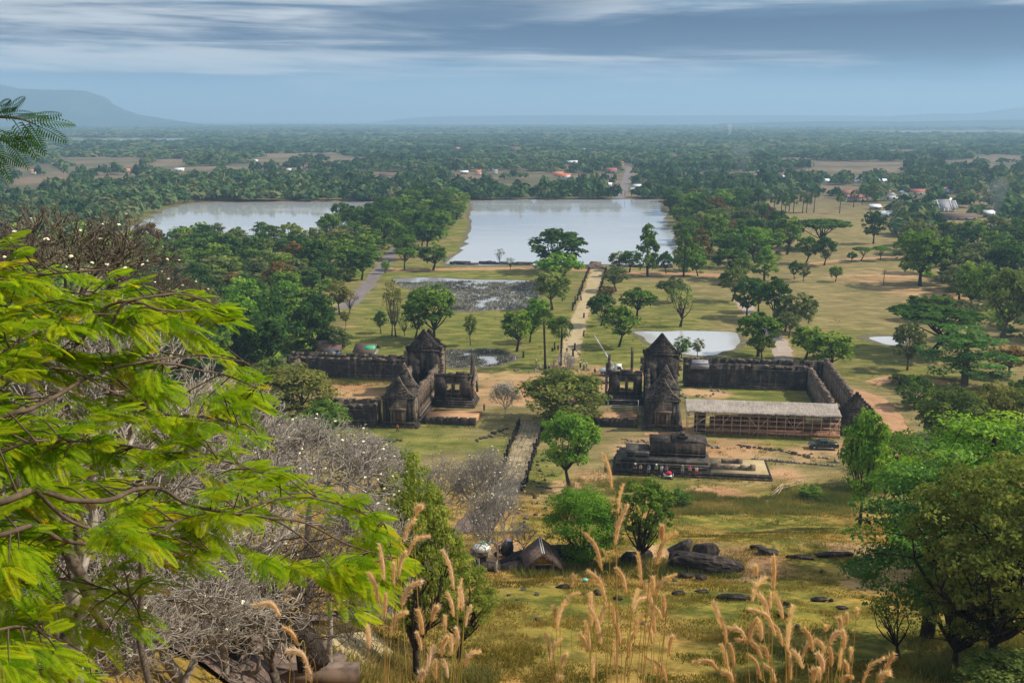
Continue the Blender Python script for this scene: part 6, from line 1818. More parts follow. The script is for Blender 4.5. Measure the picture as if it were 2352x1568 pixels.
# pickup truck
def wheel(par, x, y, r, wd):
    m = MB(); m.tube([(x, y - wd / 2, r), (x, y - wd / 2 + .03, r), (x, y + wd / 2 - .03, r), (x, y + wd / 2, r)], [r * .93, r, r, r * .93], 18); wl = m.build('wheel', M['tyre'], par)
    m = MB(); m.tube([(x, y - wd / 2 - .012, r), (x, y + wd / 2 + .012, r)], r * .6, 14); m.build('rim', M['rim'], wl)


p = gp(1890, 1030)
PU = thing('pickup_truck', 'dark green double cab pickup parked below the gable end', 'pickup truck', p, -PHI + .02)
def side_body(prof, w, tz_=0.0):
    m = MB(); m.prism(prof, -w, w, 'y'); return m
mb = side_body([(-2.55, .45), (-2.6, .75), (-2.5, .98), (-1.35, 1.12), (-1.30, 1.14), (1.0, 1.14), (1.02, 1.12), (2.55, 1.14), (2.6, .6), (2.5, .42)], .88); ob = mb.build('body', M['car_paint'], PU)
bv = ob.modifiers.new('b', 'BEVEL'); bv.width = .06; bv.segments = 3; bv.limit_method = 'ANGLE'
V = [(-1.35, -.82, 1.12), (.98, -.82, 1.14), (.98, .82, 1.14), (-1.35, .82, 1.12), (-.60, -.66, 1.72), (.72, -.66, 1.74), (.72, .66, 1.74), (-.60, .66, 1.72)]
mb = MB(); mb._add(V, [(0, 1, 5, 4), (1, 2, 6, 5), (2, 3, 7, 6), (3, 0, 4, 7), (4, 5, 6, 7)]); ob = mb.build('cab', M['car_paint'], PU); bv = ob.modifiers.new('b', 'BEVEL'); bv.width = .05; bv.segments = 2
for s in (-1, 1):
    q = lambda x, z: (x, s * (.833 - (z - 1.12) * .27), z)
    for (x0, x1, x2, x3) in ((-1.12, -.18, -.18, -.58), (-.10, .62, .58, -.10)):
        m2 = MB(); m2.quad(q(x0, 1.2), q(x1, 1.2), q(x2, 1.64), q(x3, 1.64)); m2.build('side_window', M['glass'], PU)
    m2 = MB(); m2.box(-1.25, 1.9, s * .9 - .03, s * .9 + .03, .36, .42); m2.build('side_step', M['steel_pale'], PU)
    m2 = MB(); m2.box(-2.62, -2.45, s * .62 - .2, s * .62 + .2, .78, .95); m2.build('headlight', M['headlamp'], PU)
    m2 = MB(); m2.box(2.57, 2.63, s * .76 - .09, s * .76 + .09, .7, 1.05); m2.build('tail_light', M['tail'], PU)
    m2 = MB(); m2.box(-1.05, -.9, s * 1.0 - .1, s * 1.0 + .1, 1.15, 1.33); m2.build('mirror', M['car_paint'], PU)
    for x in (-1.65, 1.5): wheel(PU, x, s * .78, .38, .24)
m2 = MB(); m2.quad((-1.32, -.74, 1.17), (-1.32, .74, 1.17), (-.68, .62, 1.68), (-.68, -.62, 1.68)); m2.build('windscreen', M['glass'], PU)
m2 = MB(); m2.box(1.1, 2.5, -.78, .78, 1.143, 1.16); m2.build('bed_cover', M['black_steel'], PU)
# crane truck
p = gp(1412, 862)
CT_ = thing('crane_truck', 'white cab crane truck with its long pale boom raised to the left', 'crane truck', p, -PHI)
mb = MB(); mb.box(-3.4, 1.9, -.95, .95, .7, .95); mb.build('chassis', M['black_steel'], CT_)
mb = MB(); mb.prism([(.2, .95), (.2, 2.6), (1.45, 2.6), (1.85, 1.75), (1.9, .95)], -1.05, 1.05); mb.build('cab', M['white'], CT_)
m2 = MB(); m2.quad((1.50, -.9, 2.5), (1.50, .9, 2.5), (1.86, .9, 1.78), (1.86, -.9, 1.78)); m2.build('windscreen', M['glass'], CT_)
m2 = MB(); m2.quad((.55, -1.056, 1.7), (1.65, -1.056, 1.7), (1.4, -1.056, 2.4), (.55, -1.056, 2.4)); m2.build('side_window', M['glass'], CT_)
mb = MB(); mb.box(-3.4, -.9, -1.0, 1.0, .953, 1.5); mb.build('flatbed', M['steel_pale'], CT_)
mb = MB(); mb.box(-.8, .1, -.45, .45, .953, 2.2); mb.build('crane_base', M['white'], CT_)
mb = MB(); mb.tube([(-.3, 0, 2.0), (-2.4, 0, 5.4)], [.26, .22], 4); mb.tube([(-2.4, 0, 5.4), (-4.9, 0, 9.4)], [.17, .12], 4); mb.build('boom', M['steel_pale'], CT_)
for s in (-1, 1):
    for x in (-2.6, 1.2): wheel(CT_, x, s * .92, .46, .28)
p = gp(1388, 879)
TR = thing('flatbed_trailer', 'low flatbed trailer standing left of the right palace wing', 'trailer', p, -PHI)
mb = MB(); mb.box(-1.6, 1.6, -.9, .9, .62, .78); mb.build('deck', M['block'], TR)
for s in (-1, 1): wheel(TR, -.7, s * .75, .36, .22); wheel(TR, .6, s * .75, .36, .22)
# tarpaulin and sheds behind the left court
house(757, 822, 56, 34, 'roof_brown', 'blue_wall', 'low blue walled shed with a rusty brown roof behind the left court', 0.1)
house(836, 824, 52, 18, 'roof_brown', 'grey_wall', 'brown roofed open shed just over the left court wall', -0.15)
p = gp(846, 822); mb = MB(); mb.quad((-1.6, 0, 1.2), (1.6, 0, 1.0), (1.7, .3, 2.7), (-1.3, 1.4, 2.2)); mb.tri((1.6, 0, 1.0), (2.2, 1.4, 1.2), (1.7, .3, 2.7)); o = mb.build('tarpaulin', M['tarp_green'], None, loc=(p.x, p.y - .6, .6)); tag(o, 'bright green tarpaulin at the end of the brown roofed open shed', 'tarpaulin')
md = o.modifiers.new('s', 'SOLIDIFY'); md.thickness = .03
# grey metal sheet on the back wall of the right court
q = T(14.2, 217.4, 5.0); mb = MB(); mb.box(-2.0, 2.0, -1.2, -1.1, -.9, .15); mb.prism([(-1.2, .15), (-1.1, .15), (1.0, .75), (1.0, .65)], -1.7, 1.9, 'x'); o = mb.build('metal_sheet', M['roof_grey'], None, loc=q, rot=(0, 0, -PHI)); tag(o, 'grey metal sheet hung over the back wall of the right court', 'metal sheet')
# fence on the slope right of the platform
FN = thing('wooden_fence', 'thin pole fence with a leaning pale gate right below the platform', 'fence', gp(1790, 1118))
fp = [gp(u, v) for u, v in ((1785, 1134), (1797, 1128), (1813, 1124), (1830, 1118), (1848, 1112), (1878, 1114))]; b0 = FN.location
for q in fp: mb = MB(); mb.tube([q - b0 - Vector((0, 0, .2)), q - b0 + Vector((.03, 0, 1.25))], .05, 5); mb.build('post', M['wood'], FN)
for h in (.55, 1.05): mb = MB(); mb.tube([q - b0 + Vector((0, 0, h)) for q in fp], .03, 4); mb.build('rail', M['wood'], FN)
mb = MB()
for (u0, v0, u1, v1) in ((1762, 1142, 1797, 1122), (1775, 1143, 1796, 1126), (1783, 1143, 1797, 1130), (1768, 1142, 1785, 1138)):
    a, b = gp(u0, v0), gp(u1, v1); mb.tube([a - b0 + Vector((0, 0, .1)), b - b0 + Vector((0, 0, .9))], .05, 4)
mb.build('leaning_gate', M['wood'], FN)
# power poles in the dry field and the cart at the platform
for i, (u, v, h) in enumerate([(2029, 656, 38), (1866, 742, 40)][:1]):
    p = gp(u, v); k = mpp(p); t_ = thing('utility_pole', 'thin wooden utility pole at the pale field edge', 'utility pole', p); mb = MB(); mb.tube([(0, 0, 0), (0, 0, h * k)], [.14, .09], 6); mb.build('pole', M['bark'], t_); mb = MB(); mb.box(-.9, .9, -.06, .06, h * k - .7, h * k - .55); mb.build('crossarm', M['bark'], t_)
p = gp(1534, 1098)
MC = thing('motor_tricycle', 'three wheeled cart with red goods standing before the platform', 'tricycle', p, -PHI)
mb = MB(); mb.box(-.7, .9, -.5, .5, .45, .55); mb.box(-.7, -.65, -.5, .5, .55, .8); mb.box(.85, .9, -.5, .5, .55, .8); mb.build('cart', M['steel_pale'], MC)
for (x, y) in ((.6, -.55), (.6, .55), (-1.25, 0)): wheel(MC, x, y, .3, .1)
mb = MB(); mb.tube([(-1.25, 0, .3), (-1.1, 0, 1.0), (-1.0, 0, 1.05)], .04, 5); mb.tube([(-1.0, -.35, 1.08), (-1.0, .35, 1.08)], .03, 5); mb.tube([(-1.1, 0, .7), (-.6, 0, .5)], .05, 5); mb.build('handlebar', M['black_steel'], MC)
o = MB().ball((0, 0, 0), .5, 10, 6, (1.1, .8, .7)).build('bundle', M['cloth_red'], None, True, loc=(p.x + .1, p.y, p.z + .9)); tag(o, 'red bundle heaped on the three wheeled cart', 'bundle')


# ------------------------------------------------------------------ people
def skin(name, mat, J, E_, par, sub=2):
    bm = bmesh.new(); lay = bm.verts.layers.skin.verify(); vs = {}
    for i, (k, (co, r)) in enumerate(J.items()):
        v_ = bm.verts.new(co); v_[lay].radius = (r, r); v_[lay].use_root = (i == 0); vs[k] = v_
    for a, b in E_: bm.edges.new((vs[a], vs[b]))
    me = bpy.data.meshes.new(name); bm.to_mesh(me); bm.free()
    o = link(name, me, M[mat], par); o.modifiers.new('skin', 'SKIN'); m = o.modifiers.new('sub', 'SUBSURF'); m.levels = sub; m.render_levels = sub
    return o


def person(p, rz, pose, shirt, pants, label, hat=None, lift=0.0, dark_hair=True):
    t = thing('person', label, 'person', (p.x, p.y, p.z + lift), rz)
    z0 = {'sit': -.38, 'crouch': -.5}.get(pose, 0)
    J = dict(pel=((0, 0, .90), .13), waist=((0, -.01, 1.06), .115), chest=((0, 0, 1.26), .145), neck=((0, -.01, 1.42), .055), chin=((0, -.03, 1.50), .075), head=((0, -.015, 1.60), .095), top=((0, .0, 1.68), .06), nose=((0, -.125, 1.57), .018))
    for s, n in ((-1, 'l'), (1, 'r')):
        J.update({'sh' + n: ((s * .17, 0, 1.36), .062), 'el' + n: ((s * .23, .03, 1.10), .045), 'wr' + n: ((s * .23, -.07, .87), .032), 'pa' + n: ((s * .23, -.10, .80), .038), 'fi' + n: ((s * .22, -.12, .72), .022), 'th' + n: ((s * .19, -.14, .79), .016),
                  'hi' + n: ((s * .095, 0, .86), .095), 'kn' + n: ((s * .10, -.02, .48), .062), 'an' + n: ((s * .10, .03, .09), .042), 'to' + n: ((s * .11, -.13, .035), .036)})
    if pose == 'walk':
        J['knl'] = ((-.10, -.20, .50), .062); J['anl'] = ((-.10, -.22, .10), .042); J['tol'] = ((-.11, -.38, .05), .036); J['knr'] = ((.10, .10, .48), .062); J['anr'] = ((.10, .36, .16), .042); J['tor'] = ((.11, .28, .04), .036)
        J['wrl'] = ((-.24, .10, .87), .032); J['pal'] = ((-.24, .14, .80), .038); J['fil'] = ((-.23, .16, .73), .022); J['thl'] = ((-.2, .1, .79), .016); J['wrr'] = ((.24, -.22, .92), .032); J['par'] = ((.24, -.27, .87), .038); J['fir'] = ((.23, -.31, .81), .022); J['thr'] = ((.2, -.28, .85), .016)
    if pose in ('sit', 'crouch'):
        for s, n in ((-1, 'l'), (1, 'r')):
            J['kn' + n] = ((s * .15, -.42, .95 if pose == 'sit' else 1.1), .062); J['an' + n] = ((s * .13, -.45, .50), .042); J['to' + n] = ((s * .14, -.62, .44), .036)
            J['el' + n] = ((s * .25, -.12, 1.10), .045); J['wr' + n] = ((s * .16, -.36, 1.02), .032); J['pa' + n] = ((s * .14, -.43, 1.02), .038); J['fi' + n] = ((s * .11, -.50, 1.0), .022); J['th' + n] = ((s * .08, -.42, 1.04), .016)
    if pose == 'hold':
        for s, n in ((-1, 'l'), (1, 'r')):
            J['el' + n] = ((s * .25, -.10, 1.16), .045); J['wr' + n] = ((s * .10, -.28, 1.30), .032); J['pa' + n] = ((s * .07, -.33, 1.36), .038); J['fi' + n] = ((s * .03, -.36, 1.42), .022); J['th' + n] = ((s * .03, -.30, 1.39), .016)
    J = {k: ((c[0], c[1], c[2] + z0), r) for k, (c, r) in J.items()}
    E_ = [('pel', 'waist'), ('waist', 'chest'), ('chest', 'neck'), ('neck', 'chin'), ('chin', 'head'), ('head', 'top'), ('head', 'nose')]
    for n in 'lr': E_ += [('chest', 'sh' + n), ('sh' + n, 'el' + n), ('el' + n, 'wr' + n), ('wr' + n, 'pa' + n), ('pa' + n, 'fi' + n), ('pa' + n, 'th' + n), ('pel', 'hi' + n), ('hi' + n, 'kn' + n), ('kn' + n, 'an' + n), ('an' + n, 'to' + n)]
    skin('body', 'skin', J, E_, t)
    g = lambda k, f: (J[k][0], J[k][1] * f)
    mid = lambda a, b, f, q=.55: (tuple(J[a][0][i] * (1 - q) + J[b][0][i] * q for i in range(3)), J[a][1] * f)
    S = dict(pel=g('pel', 1.12), waist=g('waist', 1.22), chest=g('chest', 1.14), co=((J['neck'][0][0], J['neck'][0][1], J['neck'][0][2] - .05), .085)); SE = [('pel', 'waist'), ('waist', 'chest'), ('chest', 'co')]
    for n in 'lr': S['sh' + n] = g('sh' + n, 1.25); S['el' + n] = mid('sh' + n, 'el' + n, 1.1, .8); SE += [('chest', 'sh' + n), ('sh' + n, 'el' + n)]
    skin('shirt', 'cloth_' + shirt, S, SE, t)
    Pn = dict(pel=g('pel', 1.16)); PE = []
    for n in 'lr': Pn['hi' + n] = g('hi' + n, 1.14); Pn['kn' + n] = g('kn' + n, 1.25); Pn['an' + n] = mid('kn' + n, 'an' + n, 1.05, .9); PE += [('pel', 'hi' + n), ('hi' + n, 'kn' + n), ('kn' + n, 'an' + n)]
    skin('trousers', 'cloth_' + pants, Pn, PE, t)
    hz = J['head'][0]
    m = MB(); m.ball((hz[0], hz[1] + .025, hz[2] + .035), .105, 10, 6, (1, 1, .95)); m.build('hair', M['hair'], t, True)
    if hat == 'cone':
        m = MB(); m.tube([(hz[0], hz[1], hz[2] + .05), (hz[0], hz[1], hz[2] + .24)], [.24, .01], 12); m.build('hat', M['cloth_white'], t)
    elif hat:
        m = MB(); m.tube([(hz[0], hz[1], hz[2] + .07), (hz[0], hz[1], hz[2] + .085), (hz[0], hz[1], hz[2] + .09), (hz[0], hz[1], hz[2] + .19)], [.2, .2, .12, .08], 12); m.build('hat', M['cloth_' + hat], t)
    return t


for (u, v, rz, pose, sh, pa, hat, lab) in [
    (1112, 945, .3, 'hold', 'black', 'navy', None, 'person in dark clothes raising both hands beside the left palace wing'),
    (913, 993, 2.9, 'walk', 'orange', 'black', None, 'person in an orange top before the false door of the left palace'),
    (1302, 812, 3.0, 'walk', 'navy', 'tan', 'tan', 'person walking in the middle of the causeway foot'),
    (1282, 806, 3.3, 'walk', 'black', 'black', None, 'person in black just left of the causeway walker'),
    (1232, 842, .5, 'stand', 'grey', 'tan', 'white', 'person with a white hat standing left of the taller palm'),
    (1241, 851, .9, 'crouch', 'purple', 'navy', 'cone', 'crouching person with a pale cone hat left of the taller palm'),
    (1261, 846, .2, 'crouch', 'white', 'black', 'white', 'crouching person in white right of the taller palm'),
    (1272, 844, 2.0, 'stand', 'orange', 'orange', None, 'person in an orange robe between the two palms'),
    (1284, 840, 1.0, 'stand', 'white', 'navy', None, 'person in white at the foot of the shorter palm'),
    (1333, 847, -.6, 'stand', 'navy', 'black', 'white', 'person with a white hat, left of the plaza trio'),
    (1341, 850, .4, 'stand', 'grey', 'black', 'white', 'middle person of the plaza trio with white hats'),
    (1347, 849, .9, 'walk', 'purple', 'grey', 'white', 'right person of the plaza trio with white hats'),
    (1366, 856, .2, 'crouch', 'black', 'black', None, 'crouching person in black left of the trailer'),
    (1423, 901, 1.2, 'walk', 'orange', 'black', None, 'person in orange seen through the window of the right palace wing')]:
    person(gp(u, v), rz, pose, sh, pa, lab, hat)
for (a, sh, pa, hat, lab) in [(.5, 'navy', 'black', 'cone', 'person with a cone hat sitting at the left end of the platform foot'), (1.4, 'tan', 'navy', None, 'person in tan sitting second from left on the platform foot'), (2.8, 'blue', 'grey', None, 'person in blue sitting third from left on the platform foot'),
                              (4.0, 'green', 'black', 'white', 'person in green with a white hat sitting on the platform foot'), (4.9, 'white', 'grey', None, 'person in white sitting left of the red cart on the platform foot'), (5.7, 'grey', 'navy', None, 'person in grey sitting just behind the red cart'),
                              (8.3, 'green', 'purple', 'tan', 'person in green sitting right of the red cart with a tan hat'), (9.5, 'pink', 'black', 'red', 'person in pink with a red hat sitting on the platform foot'), (10.6, 'white', 'red', None, 'person in white and red sitting at the right end of the group')]:
    person(T(a, 158.75), -PHI + rr.uniform(-.3, .3), 'sit', sh, pa, lab, hat, lift=1.0 - .38 + .0)


# ------------------------------------------------------------------ nearer trees
NEAR = [
    (1307, 1118, 126, 170, 'tall', 'green_bright', 'bright feathery young tree beside the near paved causeway', 'near'),
    (1340, 1292, 172, 178, 'bush', 'green_bright', 'round green tree on the slope behind the hut rocks', 'fine'),
    (1474, 1306, 140, 205, 'airy', 'green_mid', 'dark upright tree between hut and boulders', 'near'),
    (958, 1564, 230, 500, 'airy', 'lime_green', 'slender bright green tree rising from the bottom edge', 'fine'),
    (1055, 1510, 170, 230, 'airy', 'lime_green', 'leafy lower tree leaning right of the slender bright tree', 'fine'),
    (930, 1225, 112, 190, 'layer', 'green_bright', 'small tiered bright tree among the bare grey trees', 'near'),
    (1975, 1206, 110, 245, 'tall', 'green_bright', 'tall bushy bright tree beside the pickup', 'near'),
    (1925, 1240, 0, 0, None, None, None, None),
    (2128, 1470, 370, 430, 'layer', 'terminalia', 'big tiered tree with glossy shelves in the right foreground', 'fine'),
    (2240, 1300, 420, 350, 'layer', 'limes', 'lime green tiered tree behind the right foreground trees', 'fine'),
    (2290, 1560, 430, 500, 'airy', 'olive_light', 'large olive fine leaved tree filling the lower right corner', 'fine'),
    (2190, 1545, 230, 310, 'airy', 'olive_light', 'smaller olive fine leaved tree left of the large one in the corner', 'fine'),
    (2390, 1500, 300, 420, 'airy', 'green_mid', 'green fine leaved tree cut by the lower right edge', 'fine'),
    (2320, 1590, 220, 80, 'bush', 'green_olive', 'low thicket under the trees in the lower right corner', 'near'),
    (2180, 1075, 150, 185, 'round', 'green_olive', 'olive yellow tree above the lime tiered tree, left', 'near'),
    (2290, 1070, 150, 190, 'round', 'yellow_green', 'olive yellow tree above the lime tiered tree, right', 'near'),
    (2370, 1075, 150, 200, 'round', 'green_olive', 'olive tree cut by the right edge above the lime tiered tree', 'near'),
    (2340, 1010, 130, 140, 'airy', 'green_olive', 'brown tinged bushy tree at the right edge', 'near'),
    (2230, 1010, 110, 110, 'round', 'rust', 'brown tinged tree left of the one at the right edge', 'near'),
    (2062, 1510, 130, 150, 'sparse', 'green_dark', 'dark drooping sapling under the big glossy tiered tree', 'near'),
    (2050, 1120, 130, 130, 'round', 'green_olive', 'pale olive tree right of the tall bushy tree', 'near'),
    (690, 965, 170, 128, 'bush', 'yellow_green', 'yellowish green bushy tree left of the short wall block', 'near'),
    (745, 1010, 110, 90, 'bush', 'green_mid', 'green bushes below the yellowish green bushy tree', 'near'),
    (630, 940, 130, 120, 'bush', 'green_olive', 'olive tree left of the yellowish green bushy tree', 'near'),
    (1565, 1165, 60, 40, 'bush', 'green_mid', 'low bush on the slope below the platform', 'mid'),
    (1865, 1146, 60, 34, 'bush', 'green_mid', 'low green bush below the pole fence', 'mid'),
    (1500, 1135, 30, 46, 'sparse', 'green_mid', 'thin sapling in front of the platform', 'mid'),
]
for (u, v, wp, hp, kind, leaf, label, det) in NEAR:
    if kind: tree(u, v, wp, hp, kind, leaf, label, det=det, bark='bark_dark', name='tree' if kind != 'bush' else None)


# ------------------------------------------------------------------ bare frangipani trees
def frangi(name, seed, kids=(4, 3, 3, 2, 2, 2, 2, 2), lens=(1.7, 1.9, 1.6, 1.35, 1.1, .95, .8, .7, .6, .5), spread=.66, thick=1.0, up=.22):
    rg = np.random.default_rng(seed); segs = []; tips = []
    rads = [.30, .21, .15, .11, .085, .066, .053, .045, .034, .022]
    def rot(d, ang):
        t = np.cross(d, unit(1, rg)[0]); t /= np.linalg.norm(t) + 1e-9
        return d * math.cos(ang) + t * math.sin(ang)
    st = [(np.array([0, 0, -.4]), np.array([rg.normal() * .12, rg.normal() * .12, 1.0]), 0)]
    while st:
        p, d, l = st.pop(); d = d / np.linalg.norm(d); L = lens[l] * (.75 + .5 * rg.random())
        d2 = rot(d, .22); d2 = d2 + np.array([0, 0, up * (1 if l > 1 else .3)]); d2 /= np.linalg.norm(d2)
        m = p + d * L * .5; e = m + d2 * L * .5
        segs.append((p, m, e, rads[l] * thick, rads[min(l + 1, 9)] * thick * 1.08))
        if l < len(kids):
            n = kids[l] if rg.random() > .12 else max(1, kids[l] - 1)
            for k in range(n): st.append((e, rot(d2, spread * (.75 + .5 * rg.random())), l + 1))
        else: tips.append((e, d2))
    S = len(segs); P = np.array([(a, b, c) for a, b, c, *_ in segs]); R0 = np.array([s[3] for s in segs]); R1 = np.array([s[4] for s in segs])
    sides = 5; Dv = P[:, 2] - P[:, 0]; Dv /= np.linalg.norm(Dv, axis=1)[:, None]; U = np.cross(Dv, unit(S, rg)); U /= np.linalg.norm(U, axis=1)[:, None]; W_ = np.cross(Dv, U)
    rings = []
    for j, r in enumerate((R0, (R0 + R1) / 2, R1)):
        rings.append(np.stack([P[:, j] + (U * math.cos(2 * math.pi * k / sides) + W_ * math.sin(2 * math.pi * k / sides)) * r[:, None] for k in range(sides)], 1))
    V = np.stack(rings, 1).reshape(-1, 3); b = np.arange(S)[:, None] * 3 * sides; Q = []
    for j in range(2):
        for k in range(sides):
            Q.append(np.concatenate([b + j * sides + k, b + j * sides + (k + 1) % sides, b + (j + 1) * sides + (k + 1) % sides, b + (j + 1) * sides + k], 1))
    cap = np.concatenate([b + 2 * sides + k for k in range(sides)], 1)
    me = raw_mesh(name, V, [np.concatenate(Q), cap], smooth=True)
    return me, tips, P


def blossoms(tips, frac, r, seed, leaves=False):
    rg = np.random.default_rng(seed); Ps = []; Ns = []
    for (e, d) in tips:
        if rg.random() > frac: continue
        n = 9
        q = unit(n, rg) * r * .8; q[:, 2] = np.abs(q[:, 2])
        Ps.append(np.array(e) + d * r * .6 + q); Ns.append(q + d * r)
    P = np.concatenate(Ps); N = np.concatenate(Ns)
    V, Q = cards(P, N, r * 1.05, rg, 1.15); return raw_mesh('blossoms', V, [Q])


FRP = {}
def frangipani(p, top, wd, label, var=0, fl=0.017, fr=.11, bark='bark_near', fine=False, thick=1.0, group='bare frangipani trees', rz=0.0, vs=1.0):
    """crown wd wide with its top at height top; a tree on falling ground stands on a longer stem"""
    key = (var, fine, thick)
    if key not in FRP:
        me, tips, P = frangi('branches', 100 + var, kids=(4, 3, 3, 2, 2, 2, 2, 2) if not fine else (4, 3, 3, 3, 2, 2, 2, 2, 2), thick=thick)
        z = np.array([t[0][2] for t in tips]); x = np.array([np.hypot(t[0][0], t[0][1]) for t in tips])
        FRP[key] = (me, tips, np.percentile(z, 98), np.percentile(x, 92))
    me, tips, zt, xr = FRP[key]
    s = wd / 2 / xr; zs = s * .88 * vs
    z0 = top - zt * zs
    t = thing('frangipani_tree', label, 'tree', (p.x, p.y, z0), rz, group, (s, s, zs))
    link('branches', with_mat(me, M[bark]), None, t)
    gap = z0 - p.z
    if gap > .1:
        rk = random.Random(int(p.x * 97)); n = max(4, int(gap / .7)); off = [(0, 0)]
        for _ in range(n): off.append((off[-1][0] + rk.gauss(.03, .22), off[-1][1] + rk.gauss(.03, .22)))
        mb = MB(); mb.tube([(off[i][0] / s, off[i][1] / s, .15 - (gap / zs + 2.2 / zs) * i / n) for i in range(n + 1)], [(.26 + .12 * i / n) * rk.uniform(.85, 1.2) for i in range(n + 1)], 9); mb.build('trunk', M[bark], t, True)
    if fl: link('blossoms', with_mat(blossoms(tips, fl, .7 * fr / s ** .5, var), M['flower']), None, t)
    return t


def fr_at(u, v_top, D, wpx, label, **kw):
    """crown top on the sight line u, v_top at depth D, stem straight down to the ground"""
    q = at(u, v_top, D); k = D / F
    return frangipani(Vector((q.x, q.y, tz(q.x, q.y))), q.z, wpx * k, label, **kw)


fr_at(30, 465, 12.5, 760, 'nearest bare frangipani, thick branch tips and cream flowers against the far wood', var=0, fl=0.021, fr=.07, rz=.6, thick=.66, bark='bark')
fr_at(235, 490, 13.6, 400, 'second bare frangipani with upturned dark tips right of the nearest one', var=2, fl=.04, fr=.07, rz=1.9, thick=.62, bark='bark')
fr_at(-60, 520, 11.5, 420, 'bare frangipani cut by the left edge above the lime leaves', var=1, fl=.04, fr=.07, rz=2.9, thick=.62, bark='bark')
fr_at(330, 610, 17, 330, 'small bare frangipani top showing right of the nearest one', var=3, fl=0.014, fr=.07, rz=2.6, thick=.7, bark='bark')
fr_at(150, 720, 17, 900, 'big bare frangipani behind the flame tree leaves at the upper left', var=1, fl=0.014, fr=.08, rz=2.0, fine=True, thick=.75)
fr_at(360, 880, 24, 600, 'bare frangipani in the middle of the left thicket', var=2, fl=0.014, fr=.08, rz=1.0, fine=True, thick=.8)
fr_at(60, 1000, 22, 900, 'bare frangipani low at the left edge', var=3, fl=0.010, fr=.08, rz=.3, fine=True, thick=.75)
fr_at(700, 965, 40, 380, 'bare grey frangipani with many white flowers right of the flame tree', var=4, fl=0.035, rz=.9, fine=True, thick=.8)
fr_at(815, 1010, 66, 300, 'bare grey frangipani behind the slender bright tree', var=1, fl=0.032, rz=3.9, fine=True, thick=.75)
fr_at(600, 1060, 36, 500, 'bare grey frangipani over the stone paving', var=2, fl=0.017, fr=.09, rz=4.0, fine=True, thick=.75)
fr_at(290, 1130, 27, 760, 'bare tangled frangipani at the lower left', var=0, fl=0.010, fr=.08, rz=5.0, fine=True, thick=.75)
fr_at(760, 1150, 42, 330, 'low bare frangipani by the beige ground beside the paving', var=3, fl=0.017, fr=.09, rz=2.0, fine=True, thick=.75)
fr_at(70, 1230, 19, 640, 'bare low frangipani spreading under the flame tree at the left edge', var=2, fl=0.010, fr=.07, rz=3.0, fine=True, thick=.7)
fr_at(200, 1310, 22, 520, 'bare low frangipani left of the brown paving', var=4, fl=0.010, fr=.07, rz=4.4, fine=True, thick=.7)
fr_at(610, 1250, 33, 500, 'dark tangled bare frangipani round the old trunks', var=0, fl=0.007, fr=.08, rz=2.4, fine=True, thick=.7, bark='bark')
fr_at(470, 1000, 30, 380, 'bare frangipani behind the middle flame branches', var=3, fl=0.017, fr=.08, rz=5.4, fine=True, thick=.75)
fr_at(1125, 1030, 92, 190, 'grey bare frangipani at the foot of the paved causeway', var=4, fl=0.042, rz=2.2, fine=True, thick=.62, vs=1.7)
fr_at(1140, 1120, 88, 170, 'second grey bare frangipani lower on the stairway line', var=1, fl=0.035, rz=1.2, fine=True, thick=.62, vs=1.7)
fr_at(1005, 1048, 100, 150, 'grey bare frangipani left of the causeway foot with white flowers', var=2, fl=0.049, rz=.2, fine=True, thick=.62, vs=1.7)
for (u, v, hp, wp, lab, var, fl, fine) in ((1161, 957, 79, 86, 'small pale frangipani in flower on the plaza edge', 3, .30, True), (1203, 1272, 74, 84, 'small bare umbrella shaped frangipani beside the concrete mixer', 0, 0, False), (1298, 848, 38, 62, 'thin bare frangipani at the causeway foot by the shorter palm', 4, 0, False)):
    p = gp(u, v); k = mpp(p); frangipani(p, p.z + hp * k, wp * k, lab, var=var, fl=fl, fr=.12, rz=var, fine=fine, thick=.8, vs=1.5)
fr_at(430, 1290, 26, 420, 'bare low frangipani spreading just above the brown paving', var=4, fl=0.010, fr=.07, rz=4.4, fine=True, thick=.7)
# two old black trunks standing by the paving
for i, (pts, lab) in enumerate([(((480, 1600, .55), (520, 1500, .5), (560, 1440, .42), (610, 1400, .3)), 'black twisted old trunk at the bottom left beside the paving'), (((720, 1530, .6), (705, 1470, .5), (660, 1420, .35), (620, 1370, .25)), 'black twisted old trunk over the broken blocks')]):
    D0 = 34 + i * 2; q0 = at(pts[0][0], pts[0][1], D0)
    t_ = thing('old_trunk', lab, 'tree', q0); mb = MB(); mb.tube([at(u, v, D0 + j * .5) - q0 for j, (u, v, r) in enumerate(pts)], [r for *_, r in pts], 9); mb.build('trunk', M['bark_dark'], t_, True)
# broken blocks beside the paving
for i, (u, v, s, lab) in enumerate([(640, 1500, .8, 'brown block behind the long broken sill'), (700, 1520, .8, 'brown block at the right behind the long sill'), (760, 1530, 1.0, 'tilted block at the right end of the sill'), (560, 1545, .9, 'brown block at the left end of the long sill'), (740, 1490, .6, 'small block by the beige ground'), (610, 1475, .55, 'small block under the old trunk'), (830, 1520, .45, 'dark round jar like stone by the beige ground')]):
    q = gp(u, v); o = link('stone_block', with_mat(bmesh_[i % 6], M['brown_block']), None, None, q, (.05 * i, 0, .4 * i), (s * 1.4, s, s * .9)); tag(o, lab, 'stone block')
q = gp(640, 1556); mb = MB(); mb.box(-3.2, 3.0, -.25, .25, -.2, .45); mb.box(-2.0, 2.6, .28, .6, -.2, .25); o = mb.build('stone_sill', M['brown_block'], None, loc=q, rot=(0, 0, .05)); tag(o, 'long broken stone sill at the bottom edge beside the paving', 'stone sill')
PV = [gp(u, v) for u, v in [(330, 1600), (330, 1500), (400, 1440), (520, 1430), (620, 1450), (600, 1600)]]
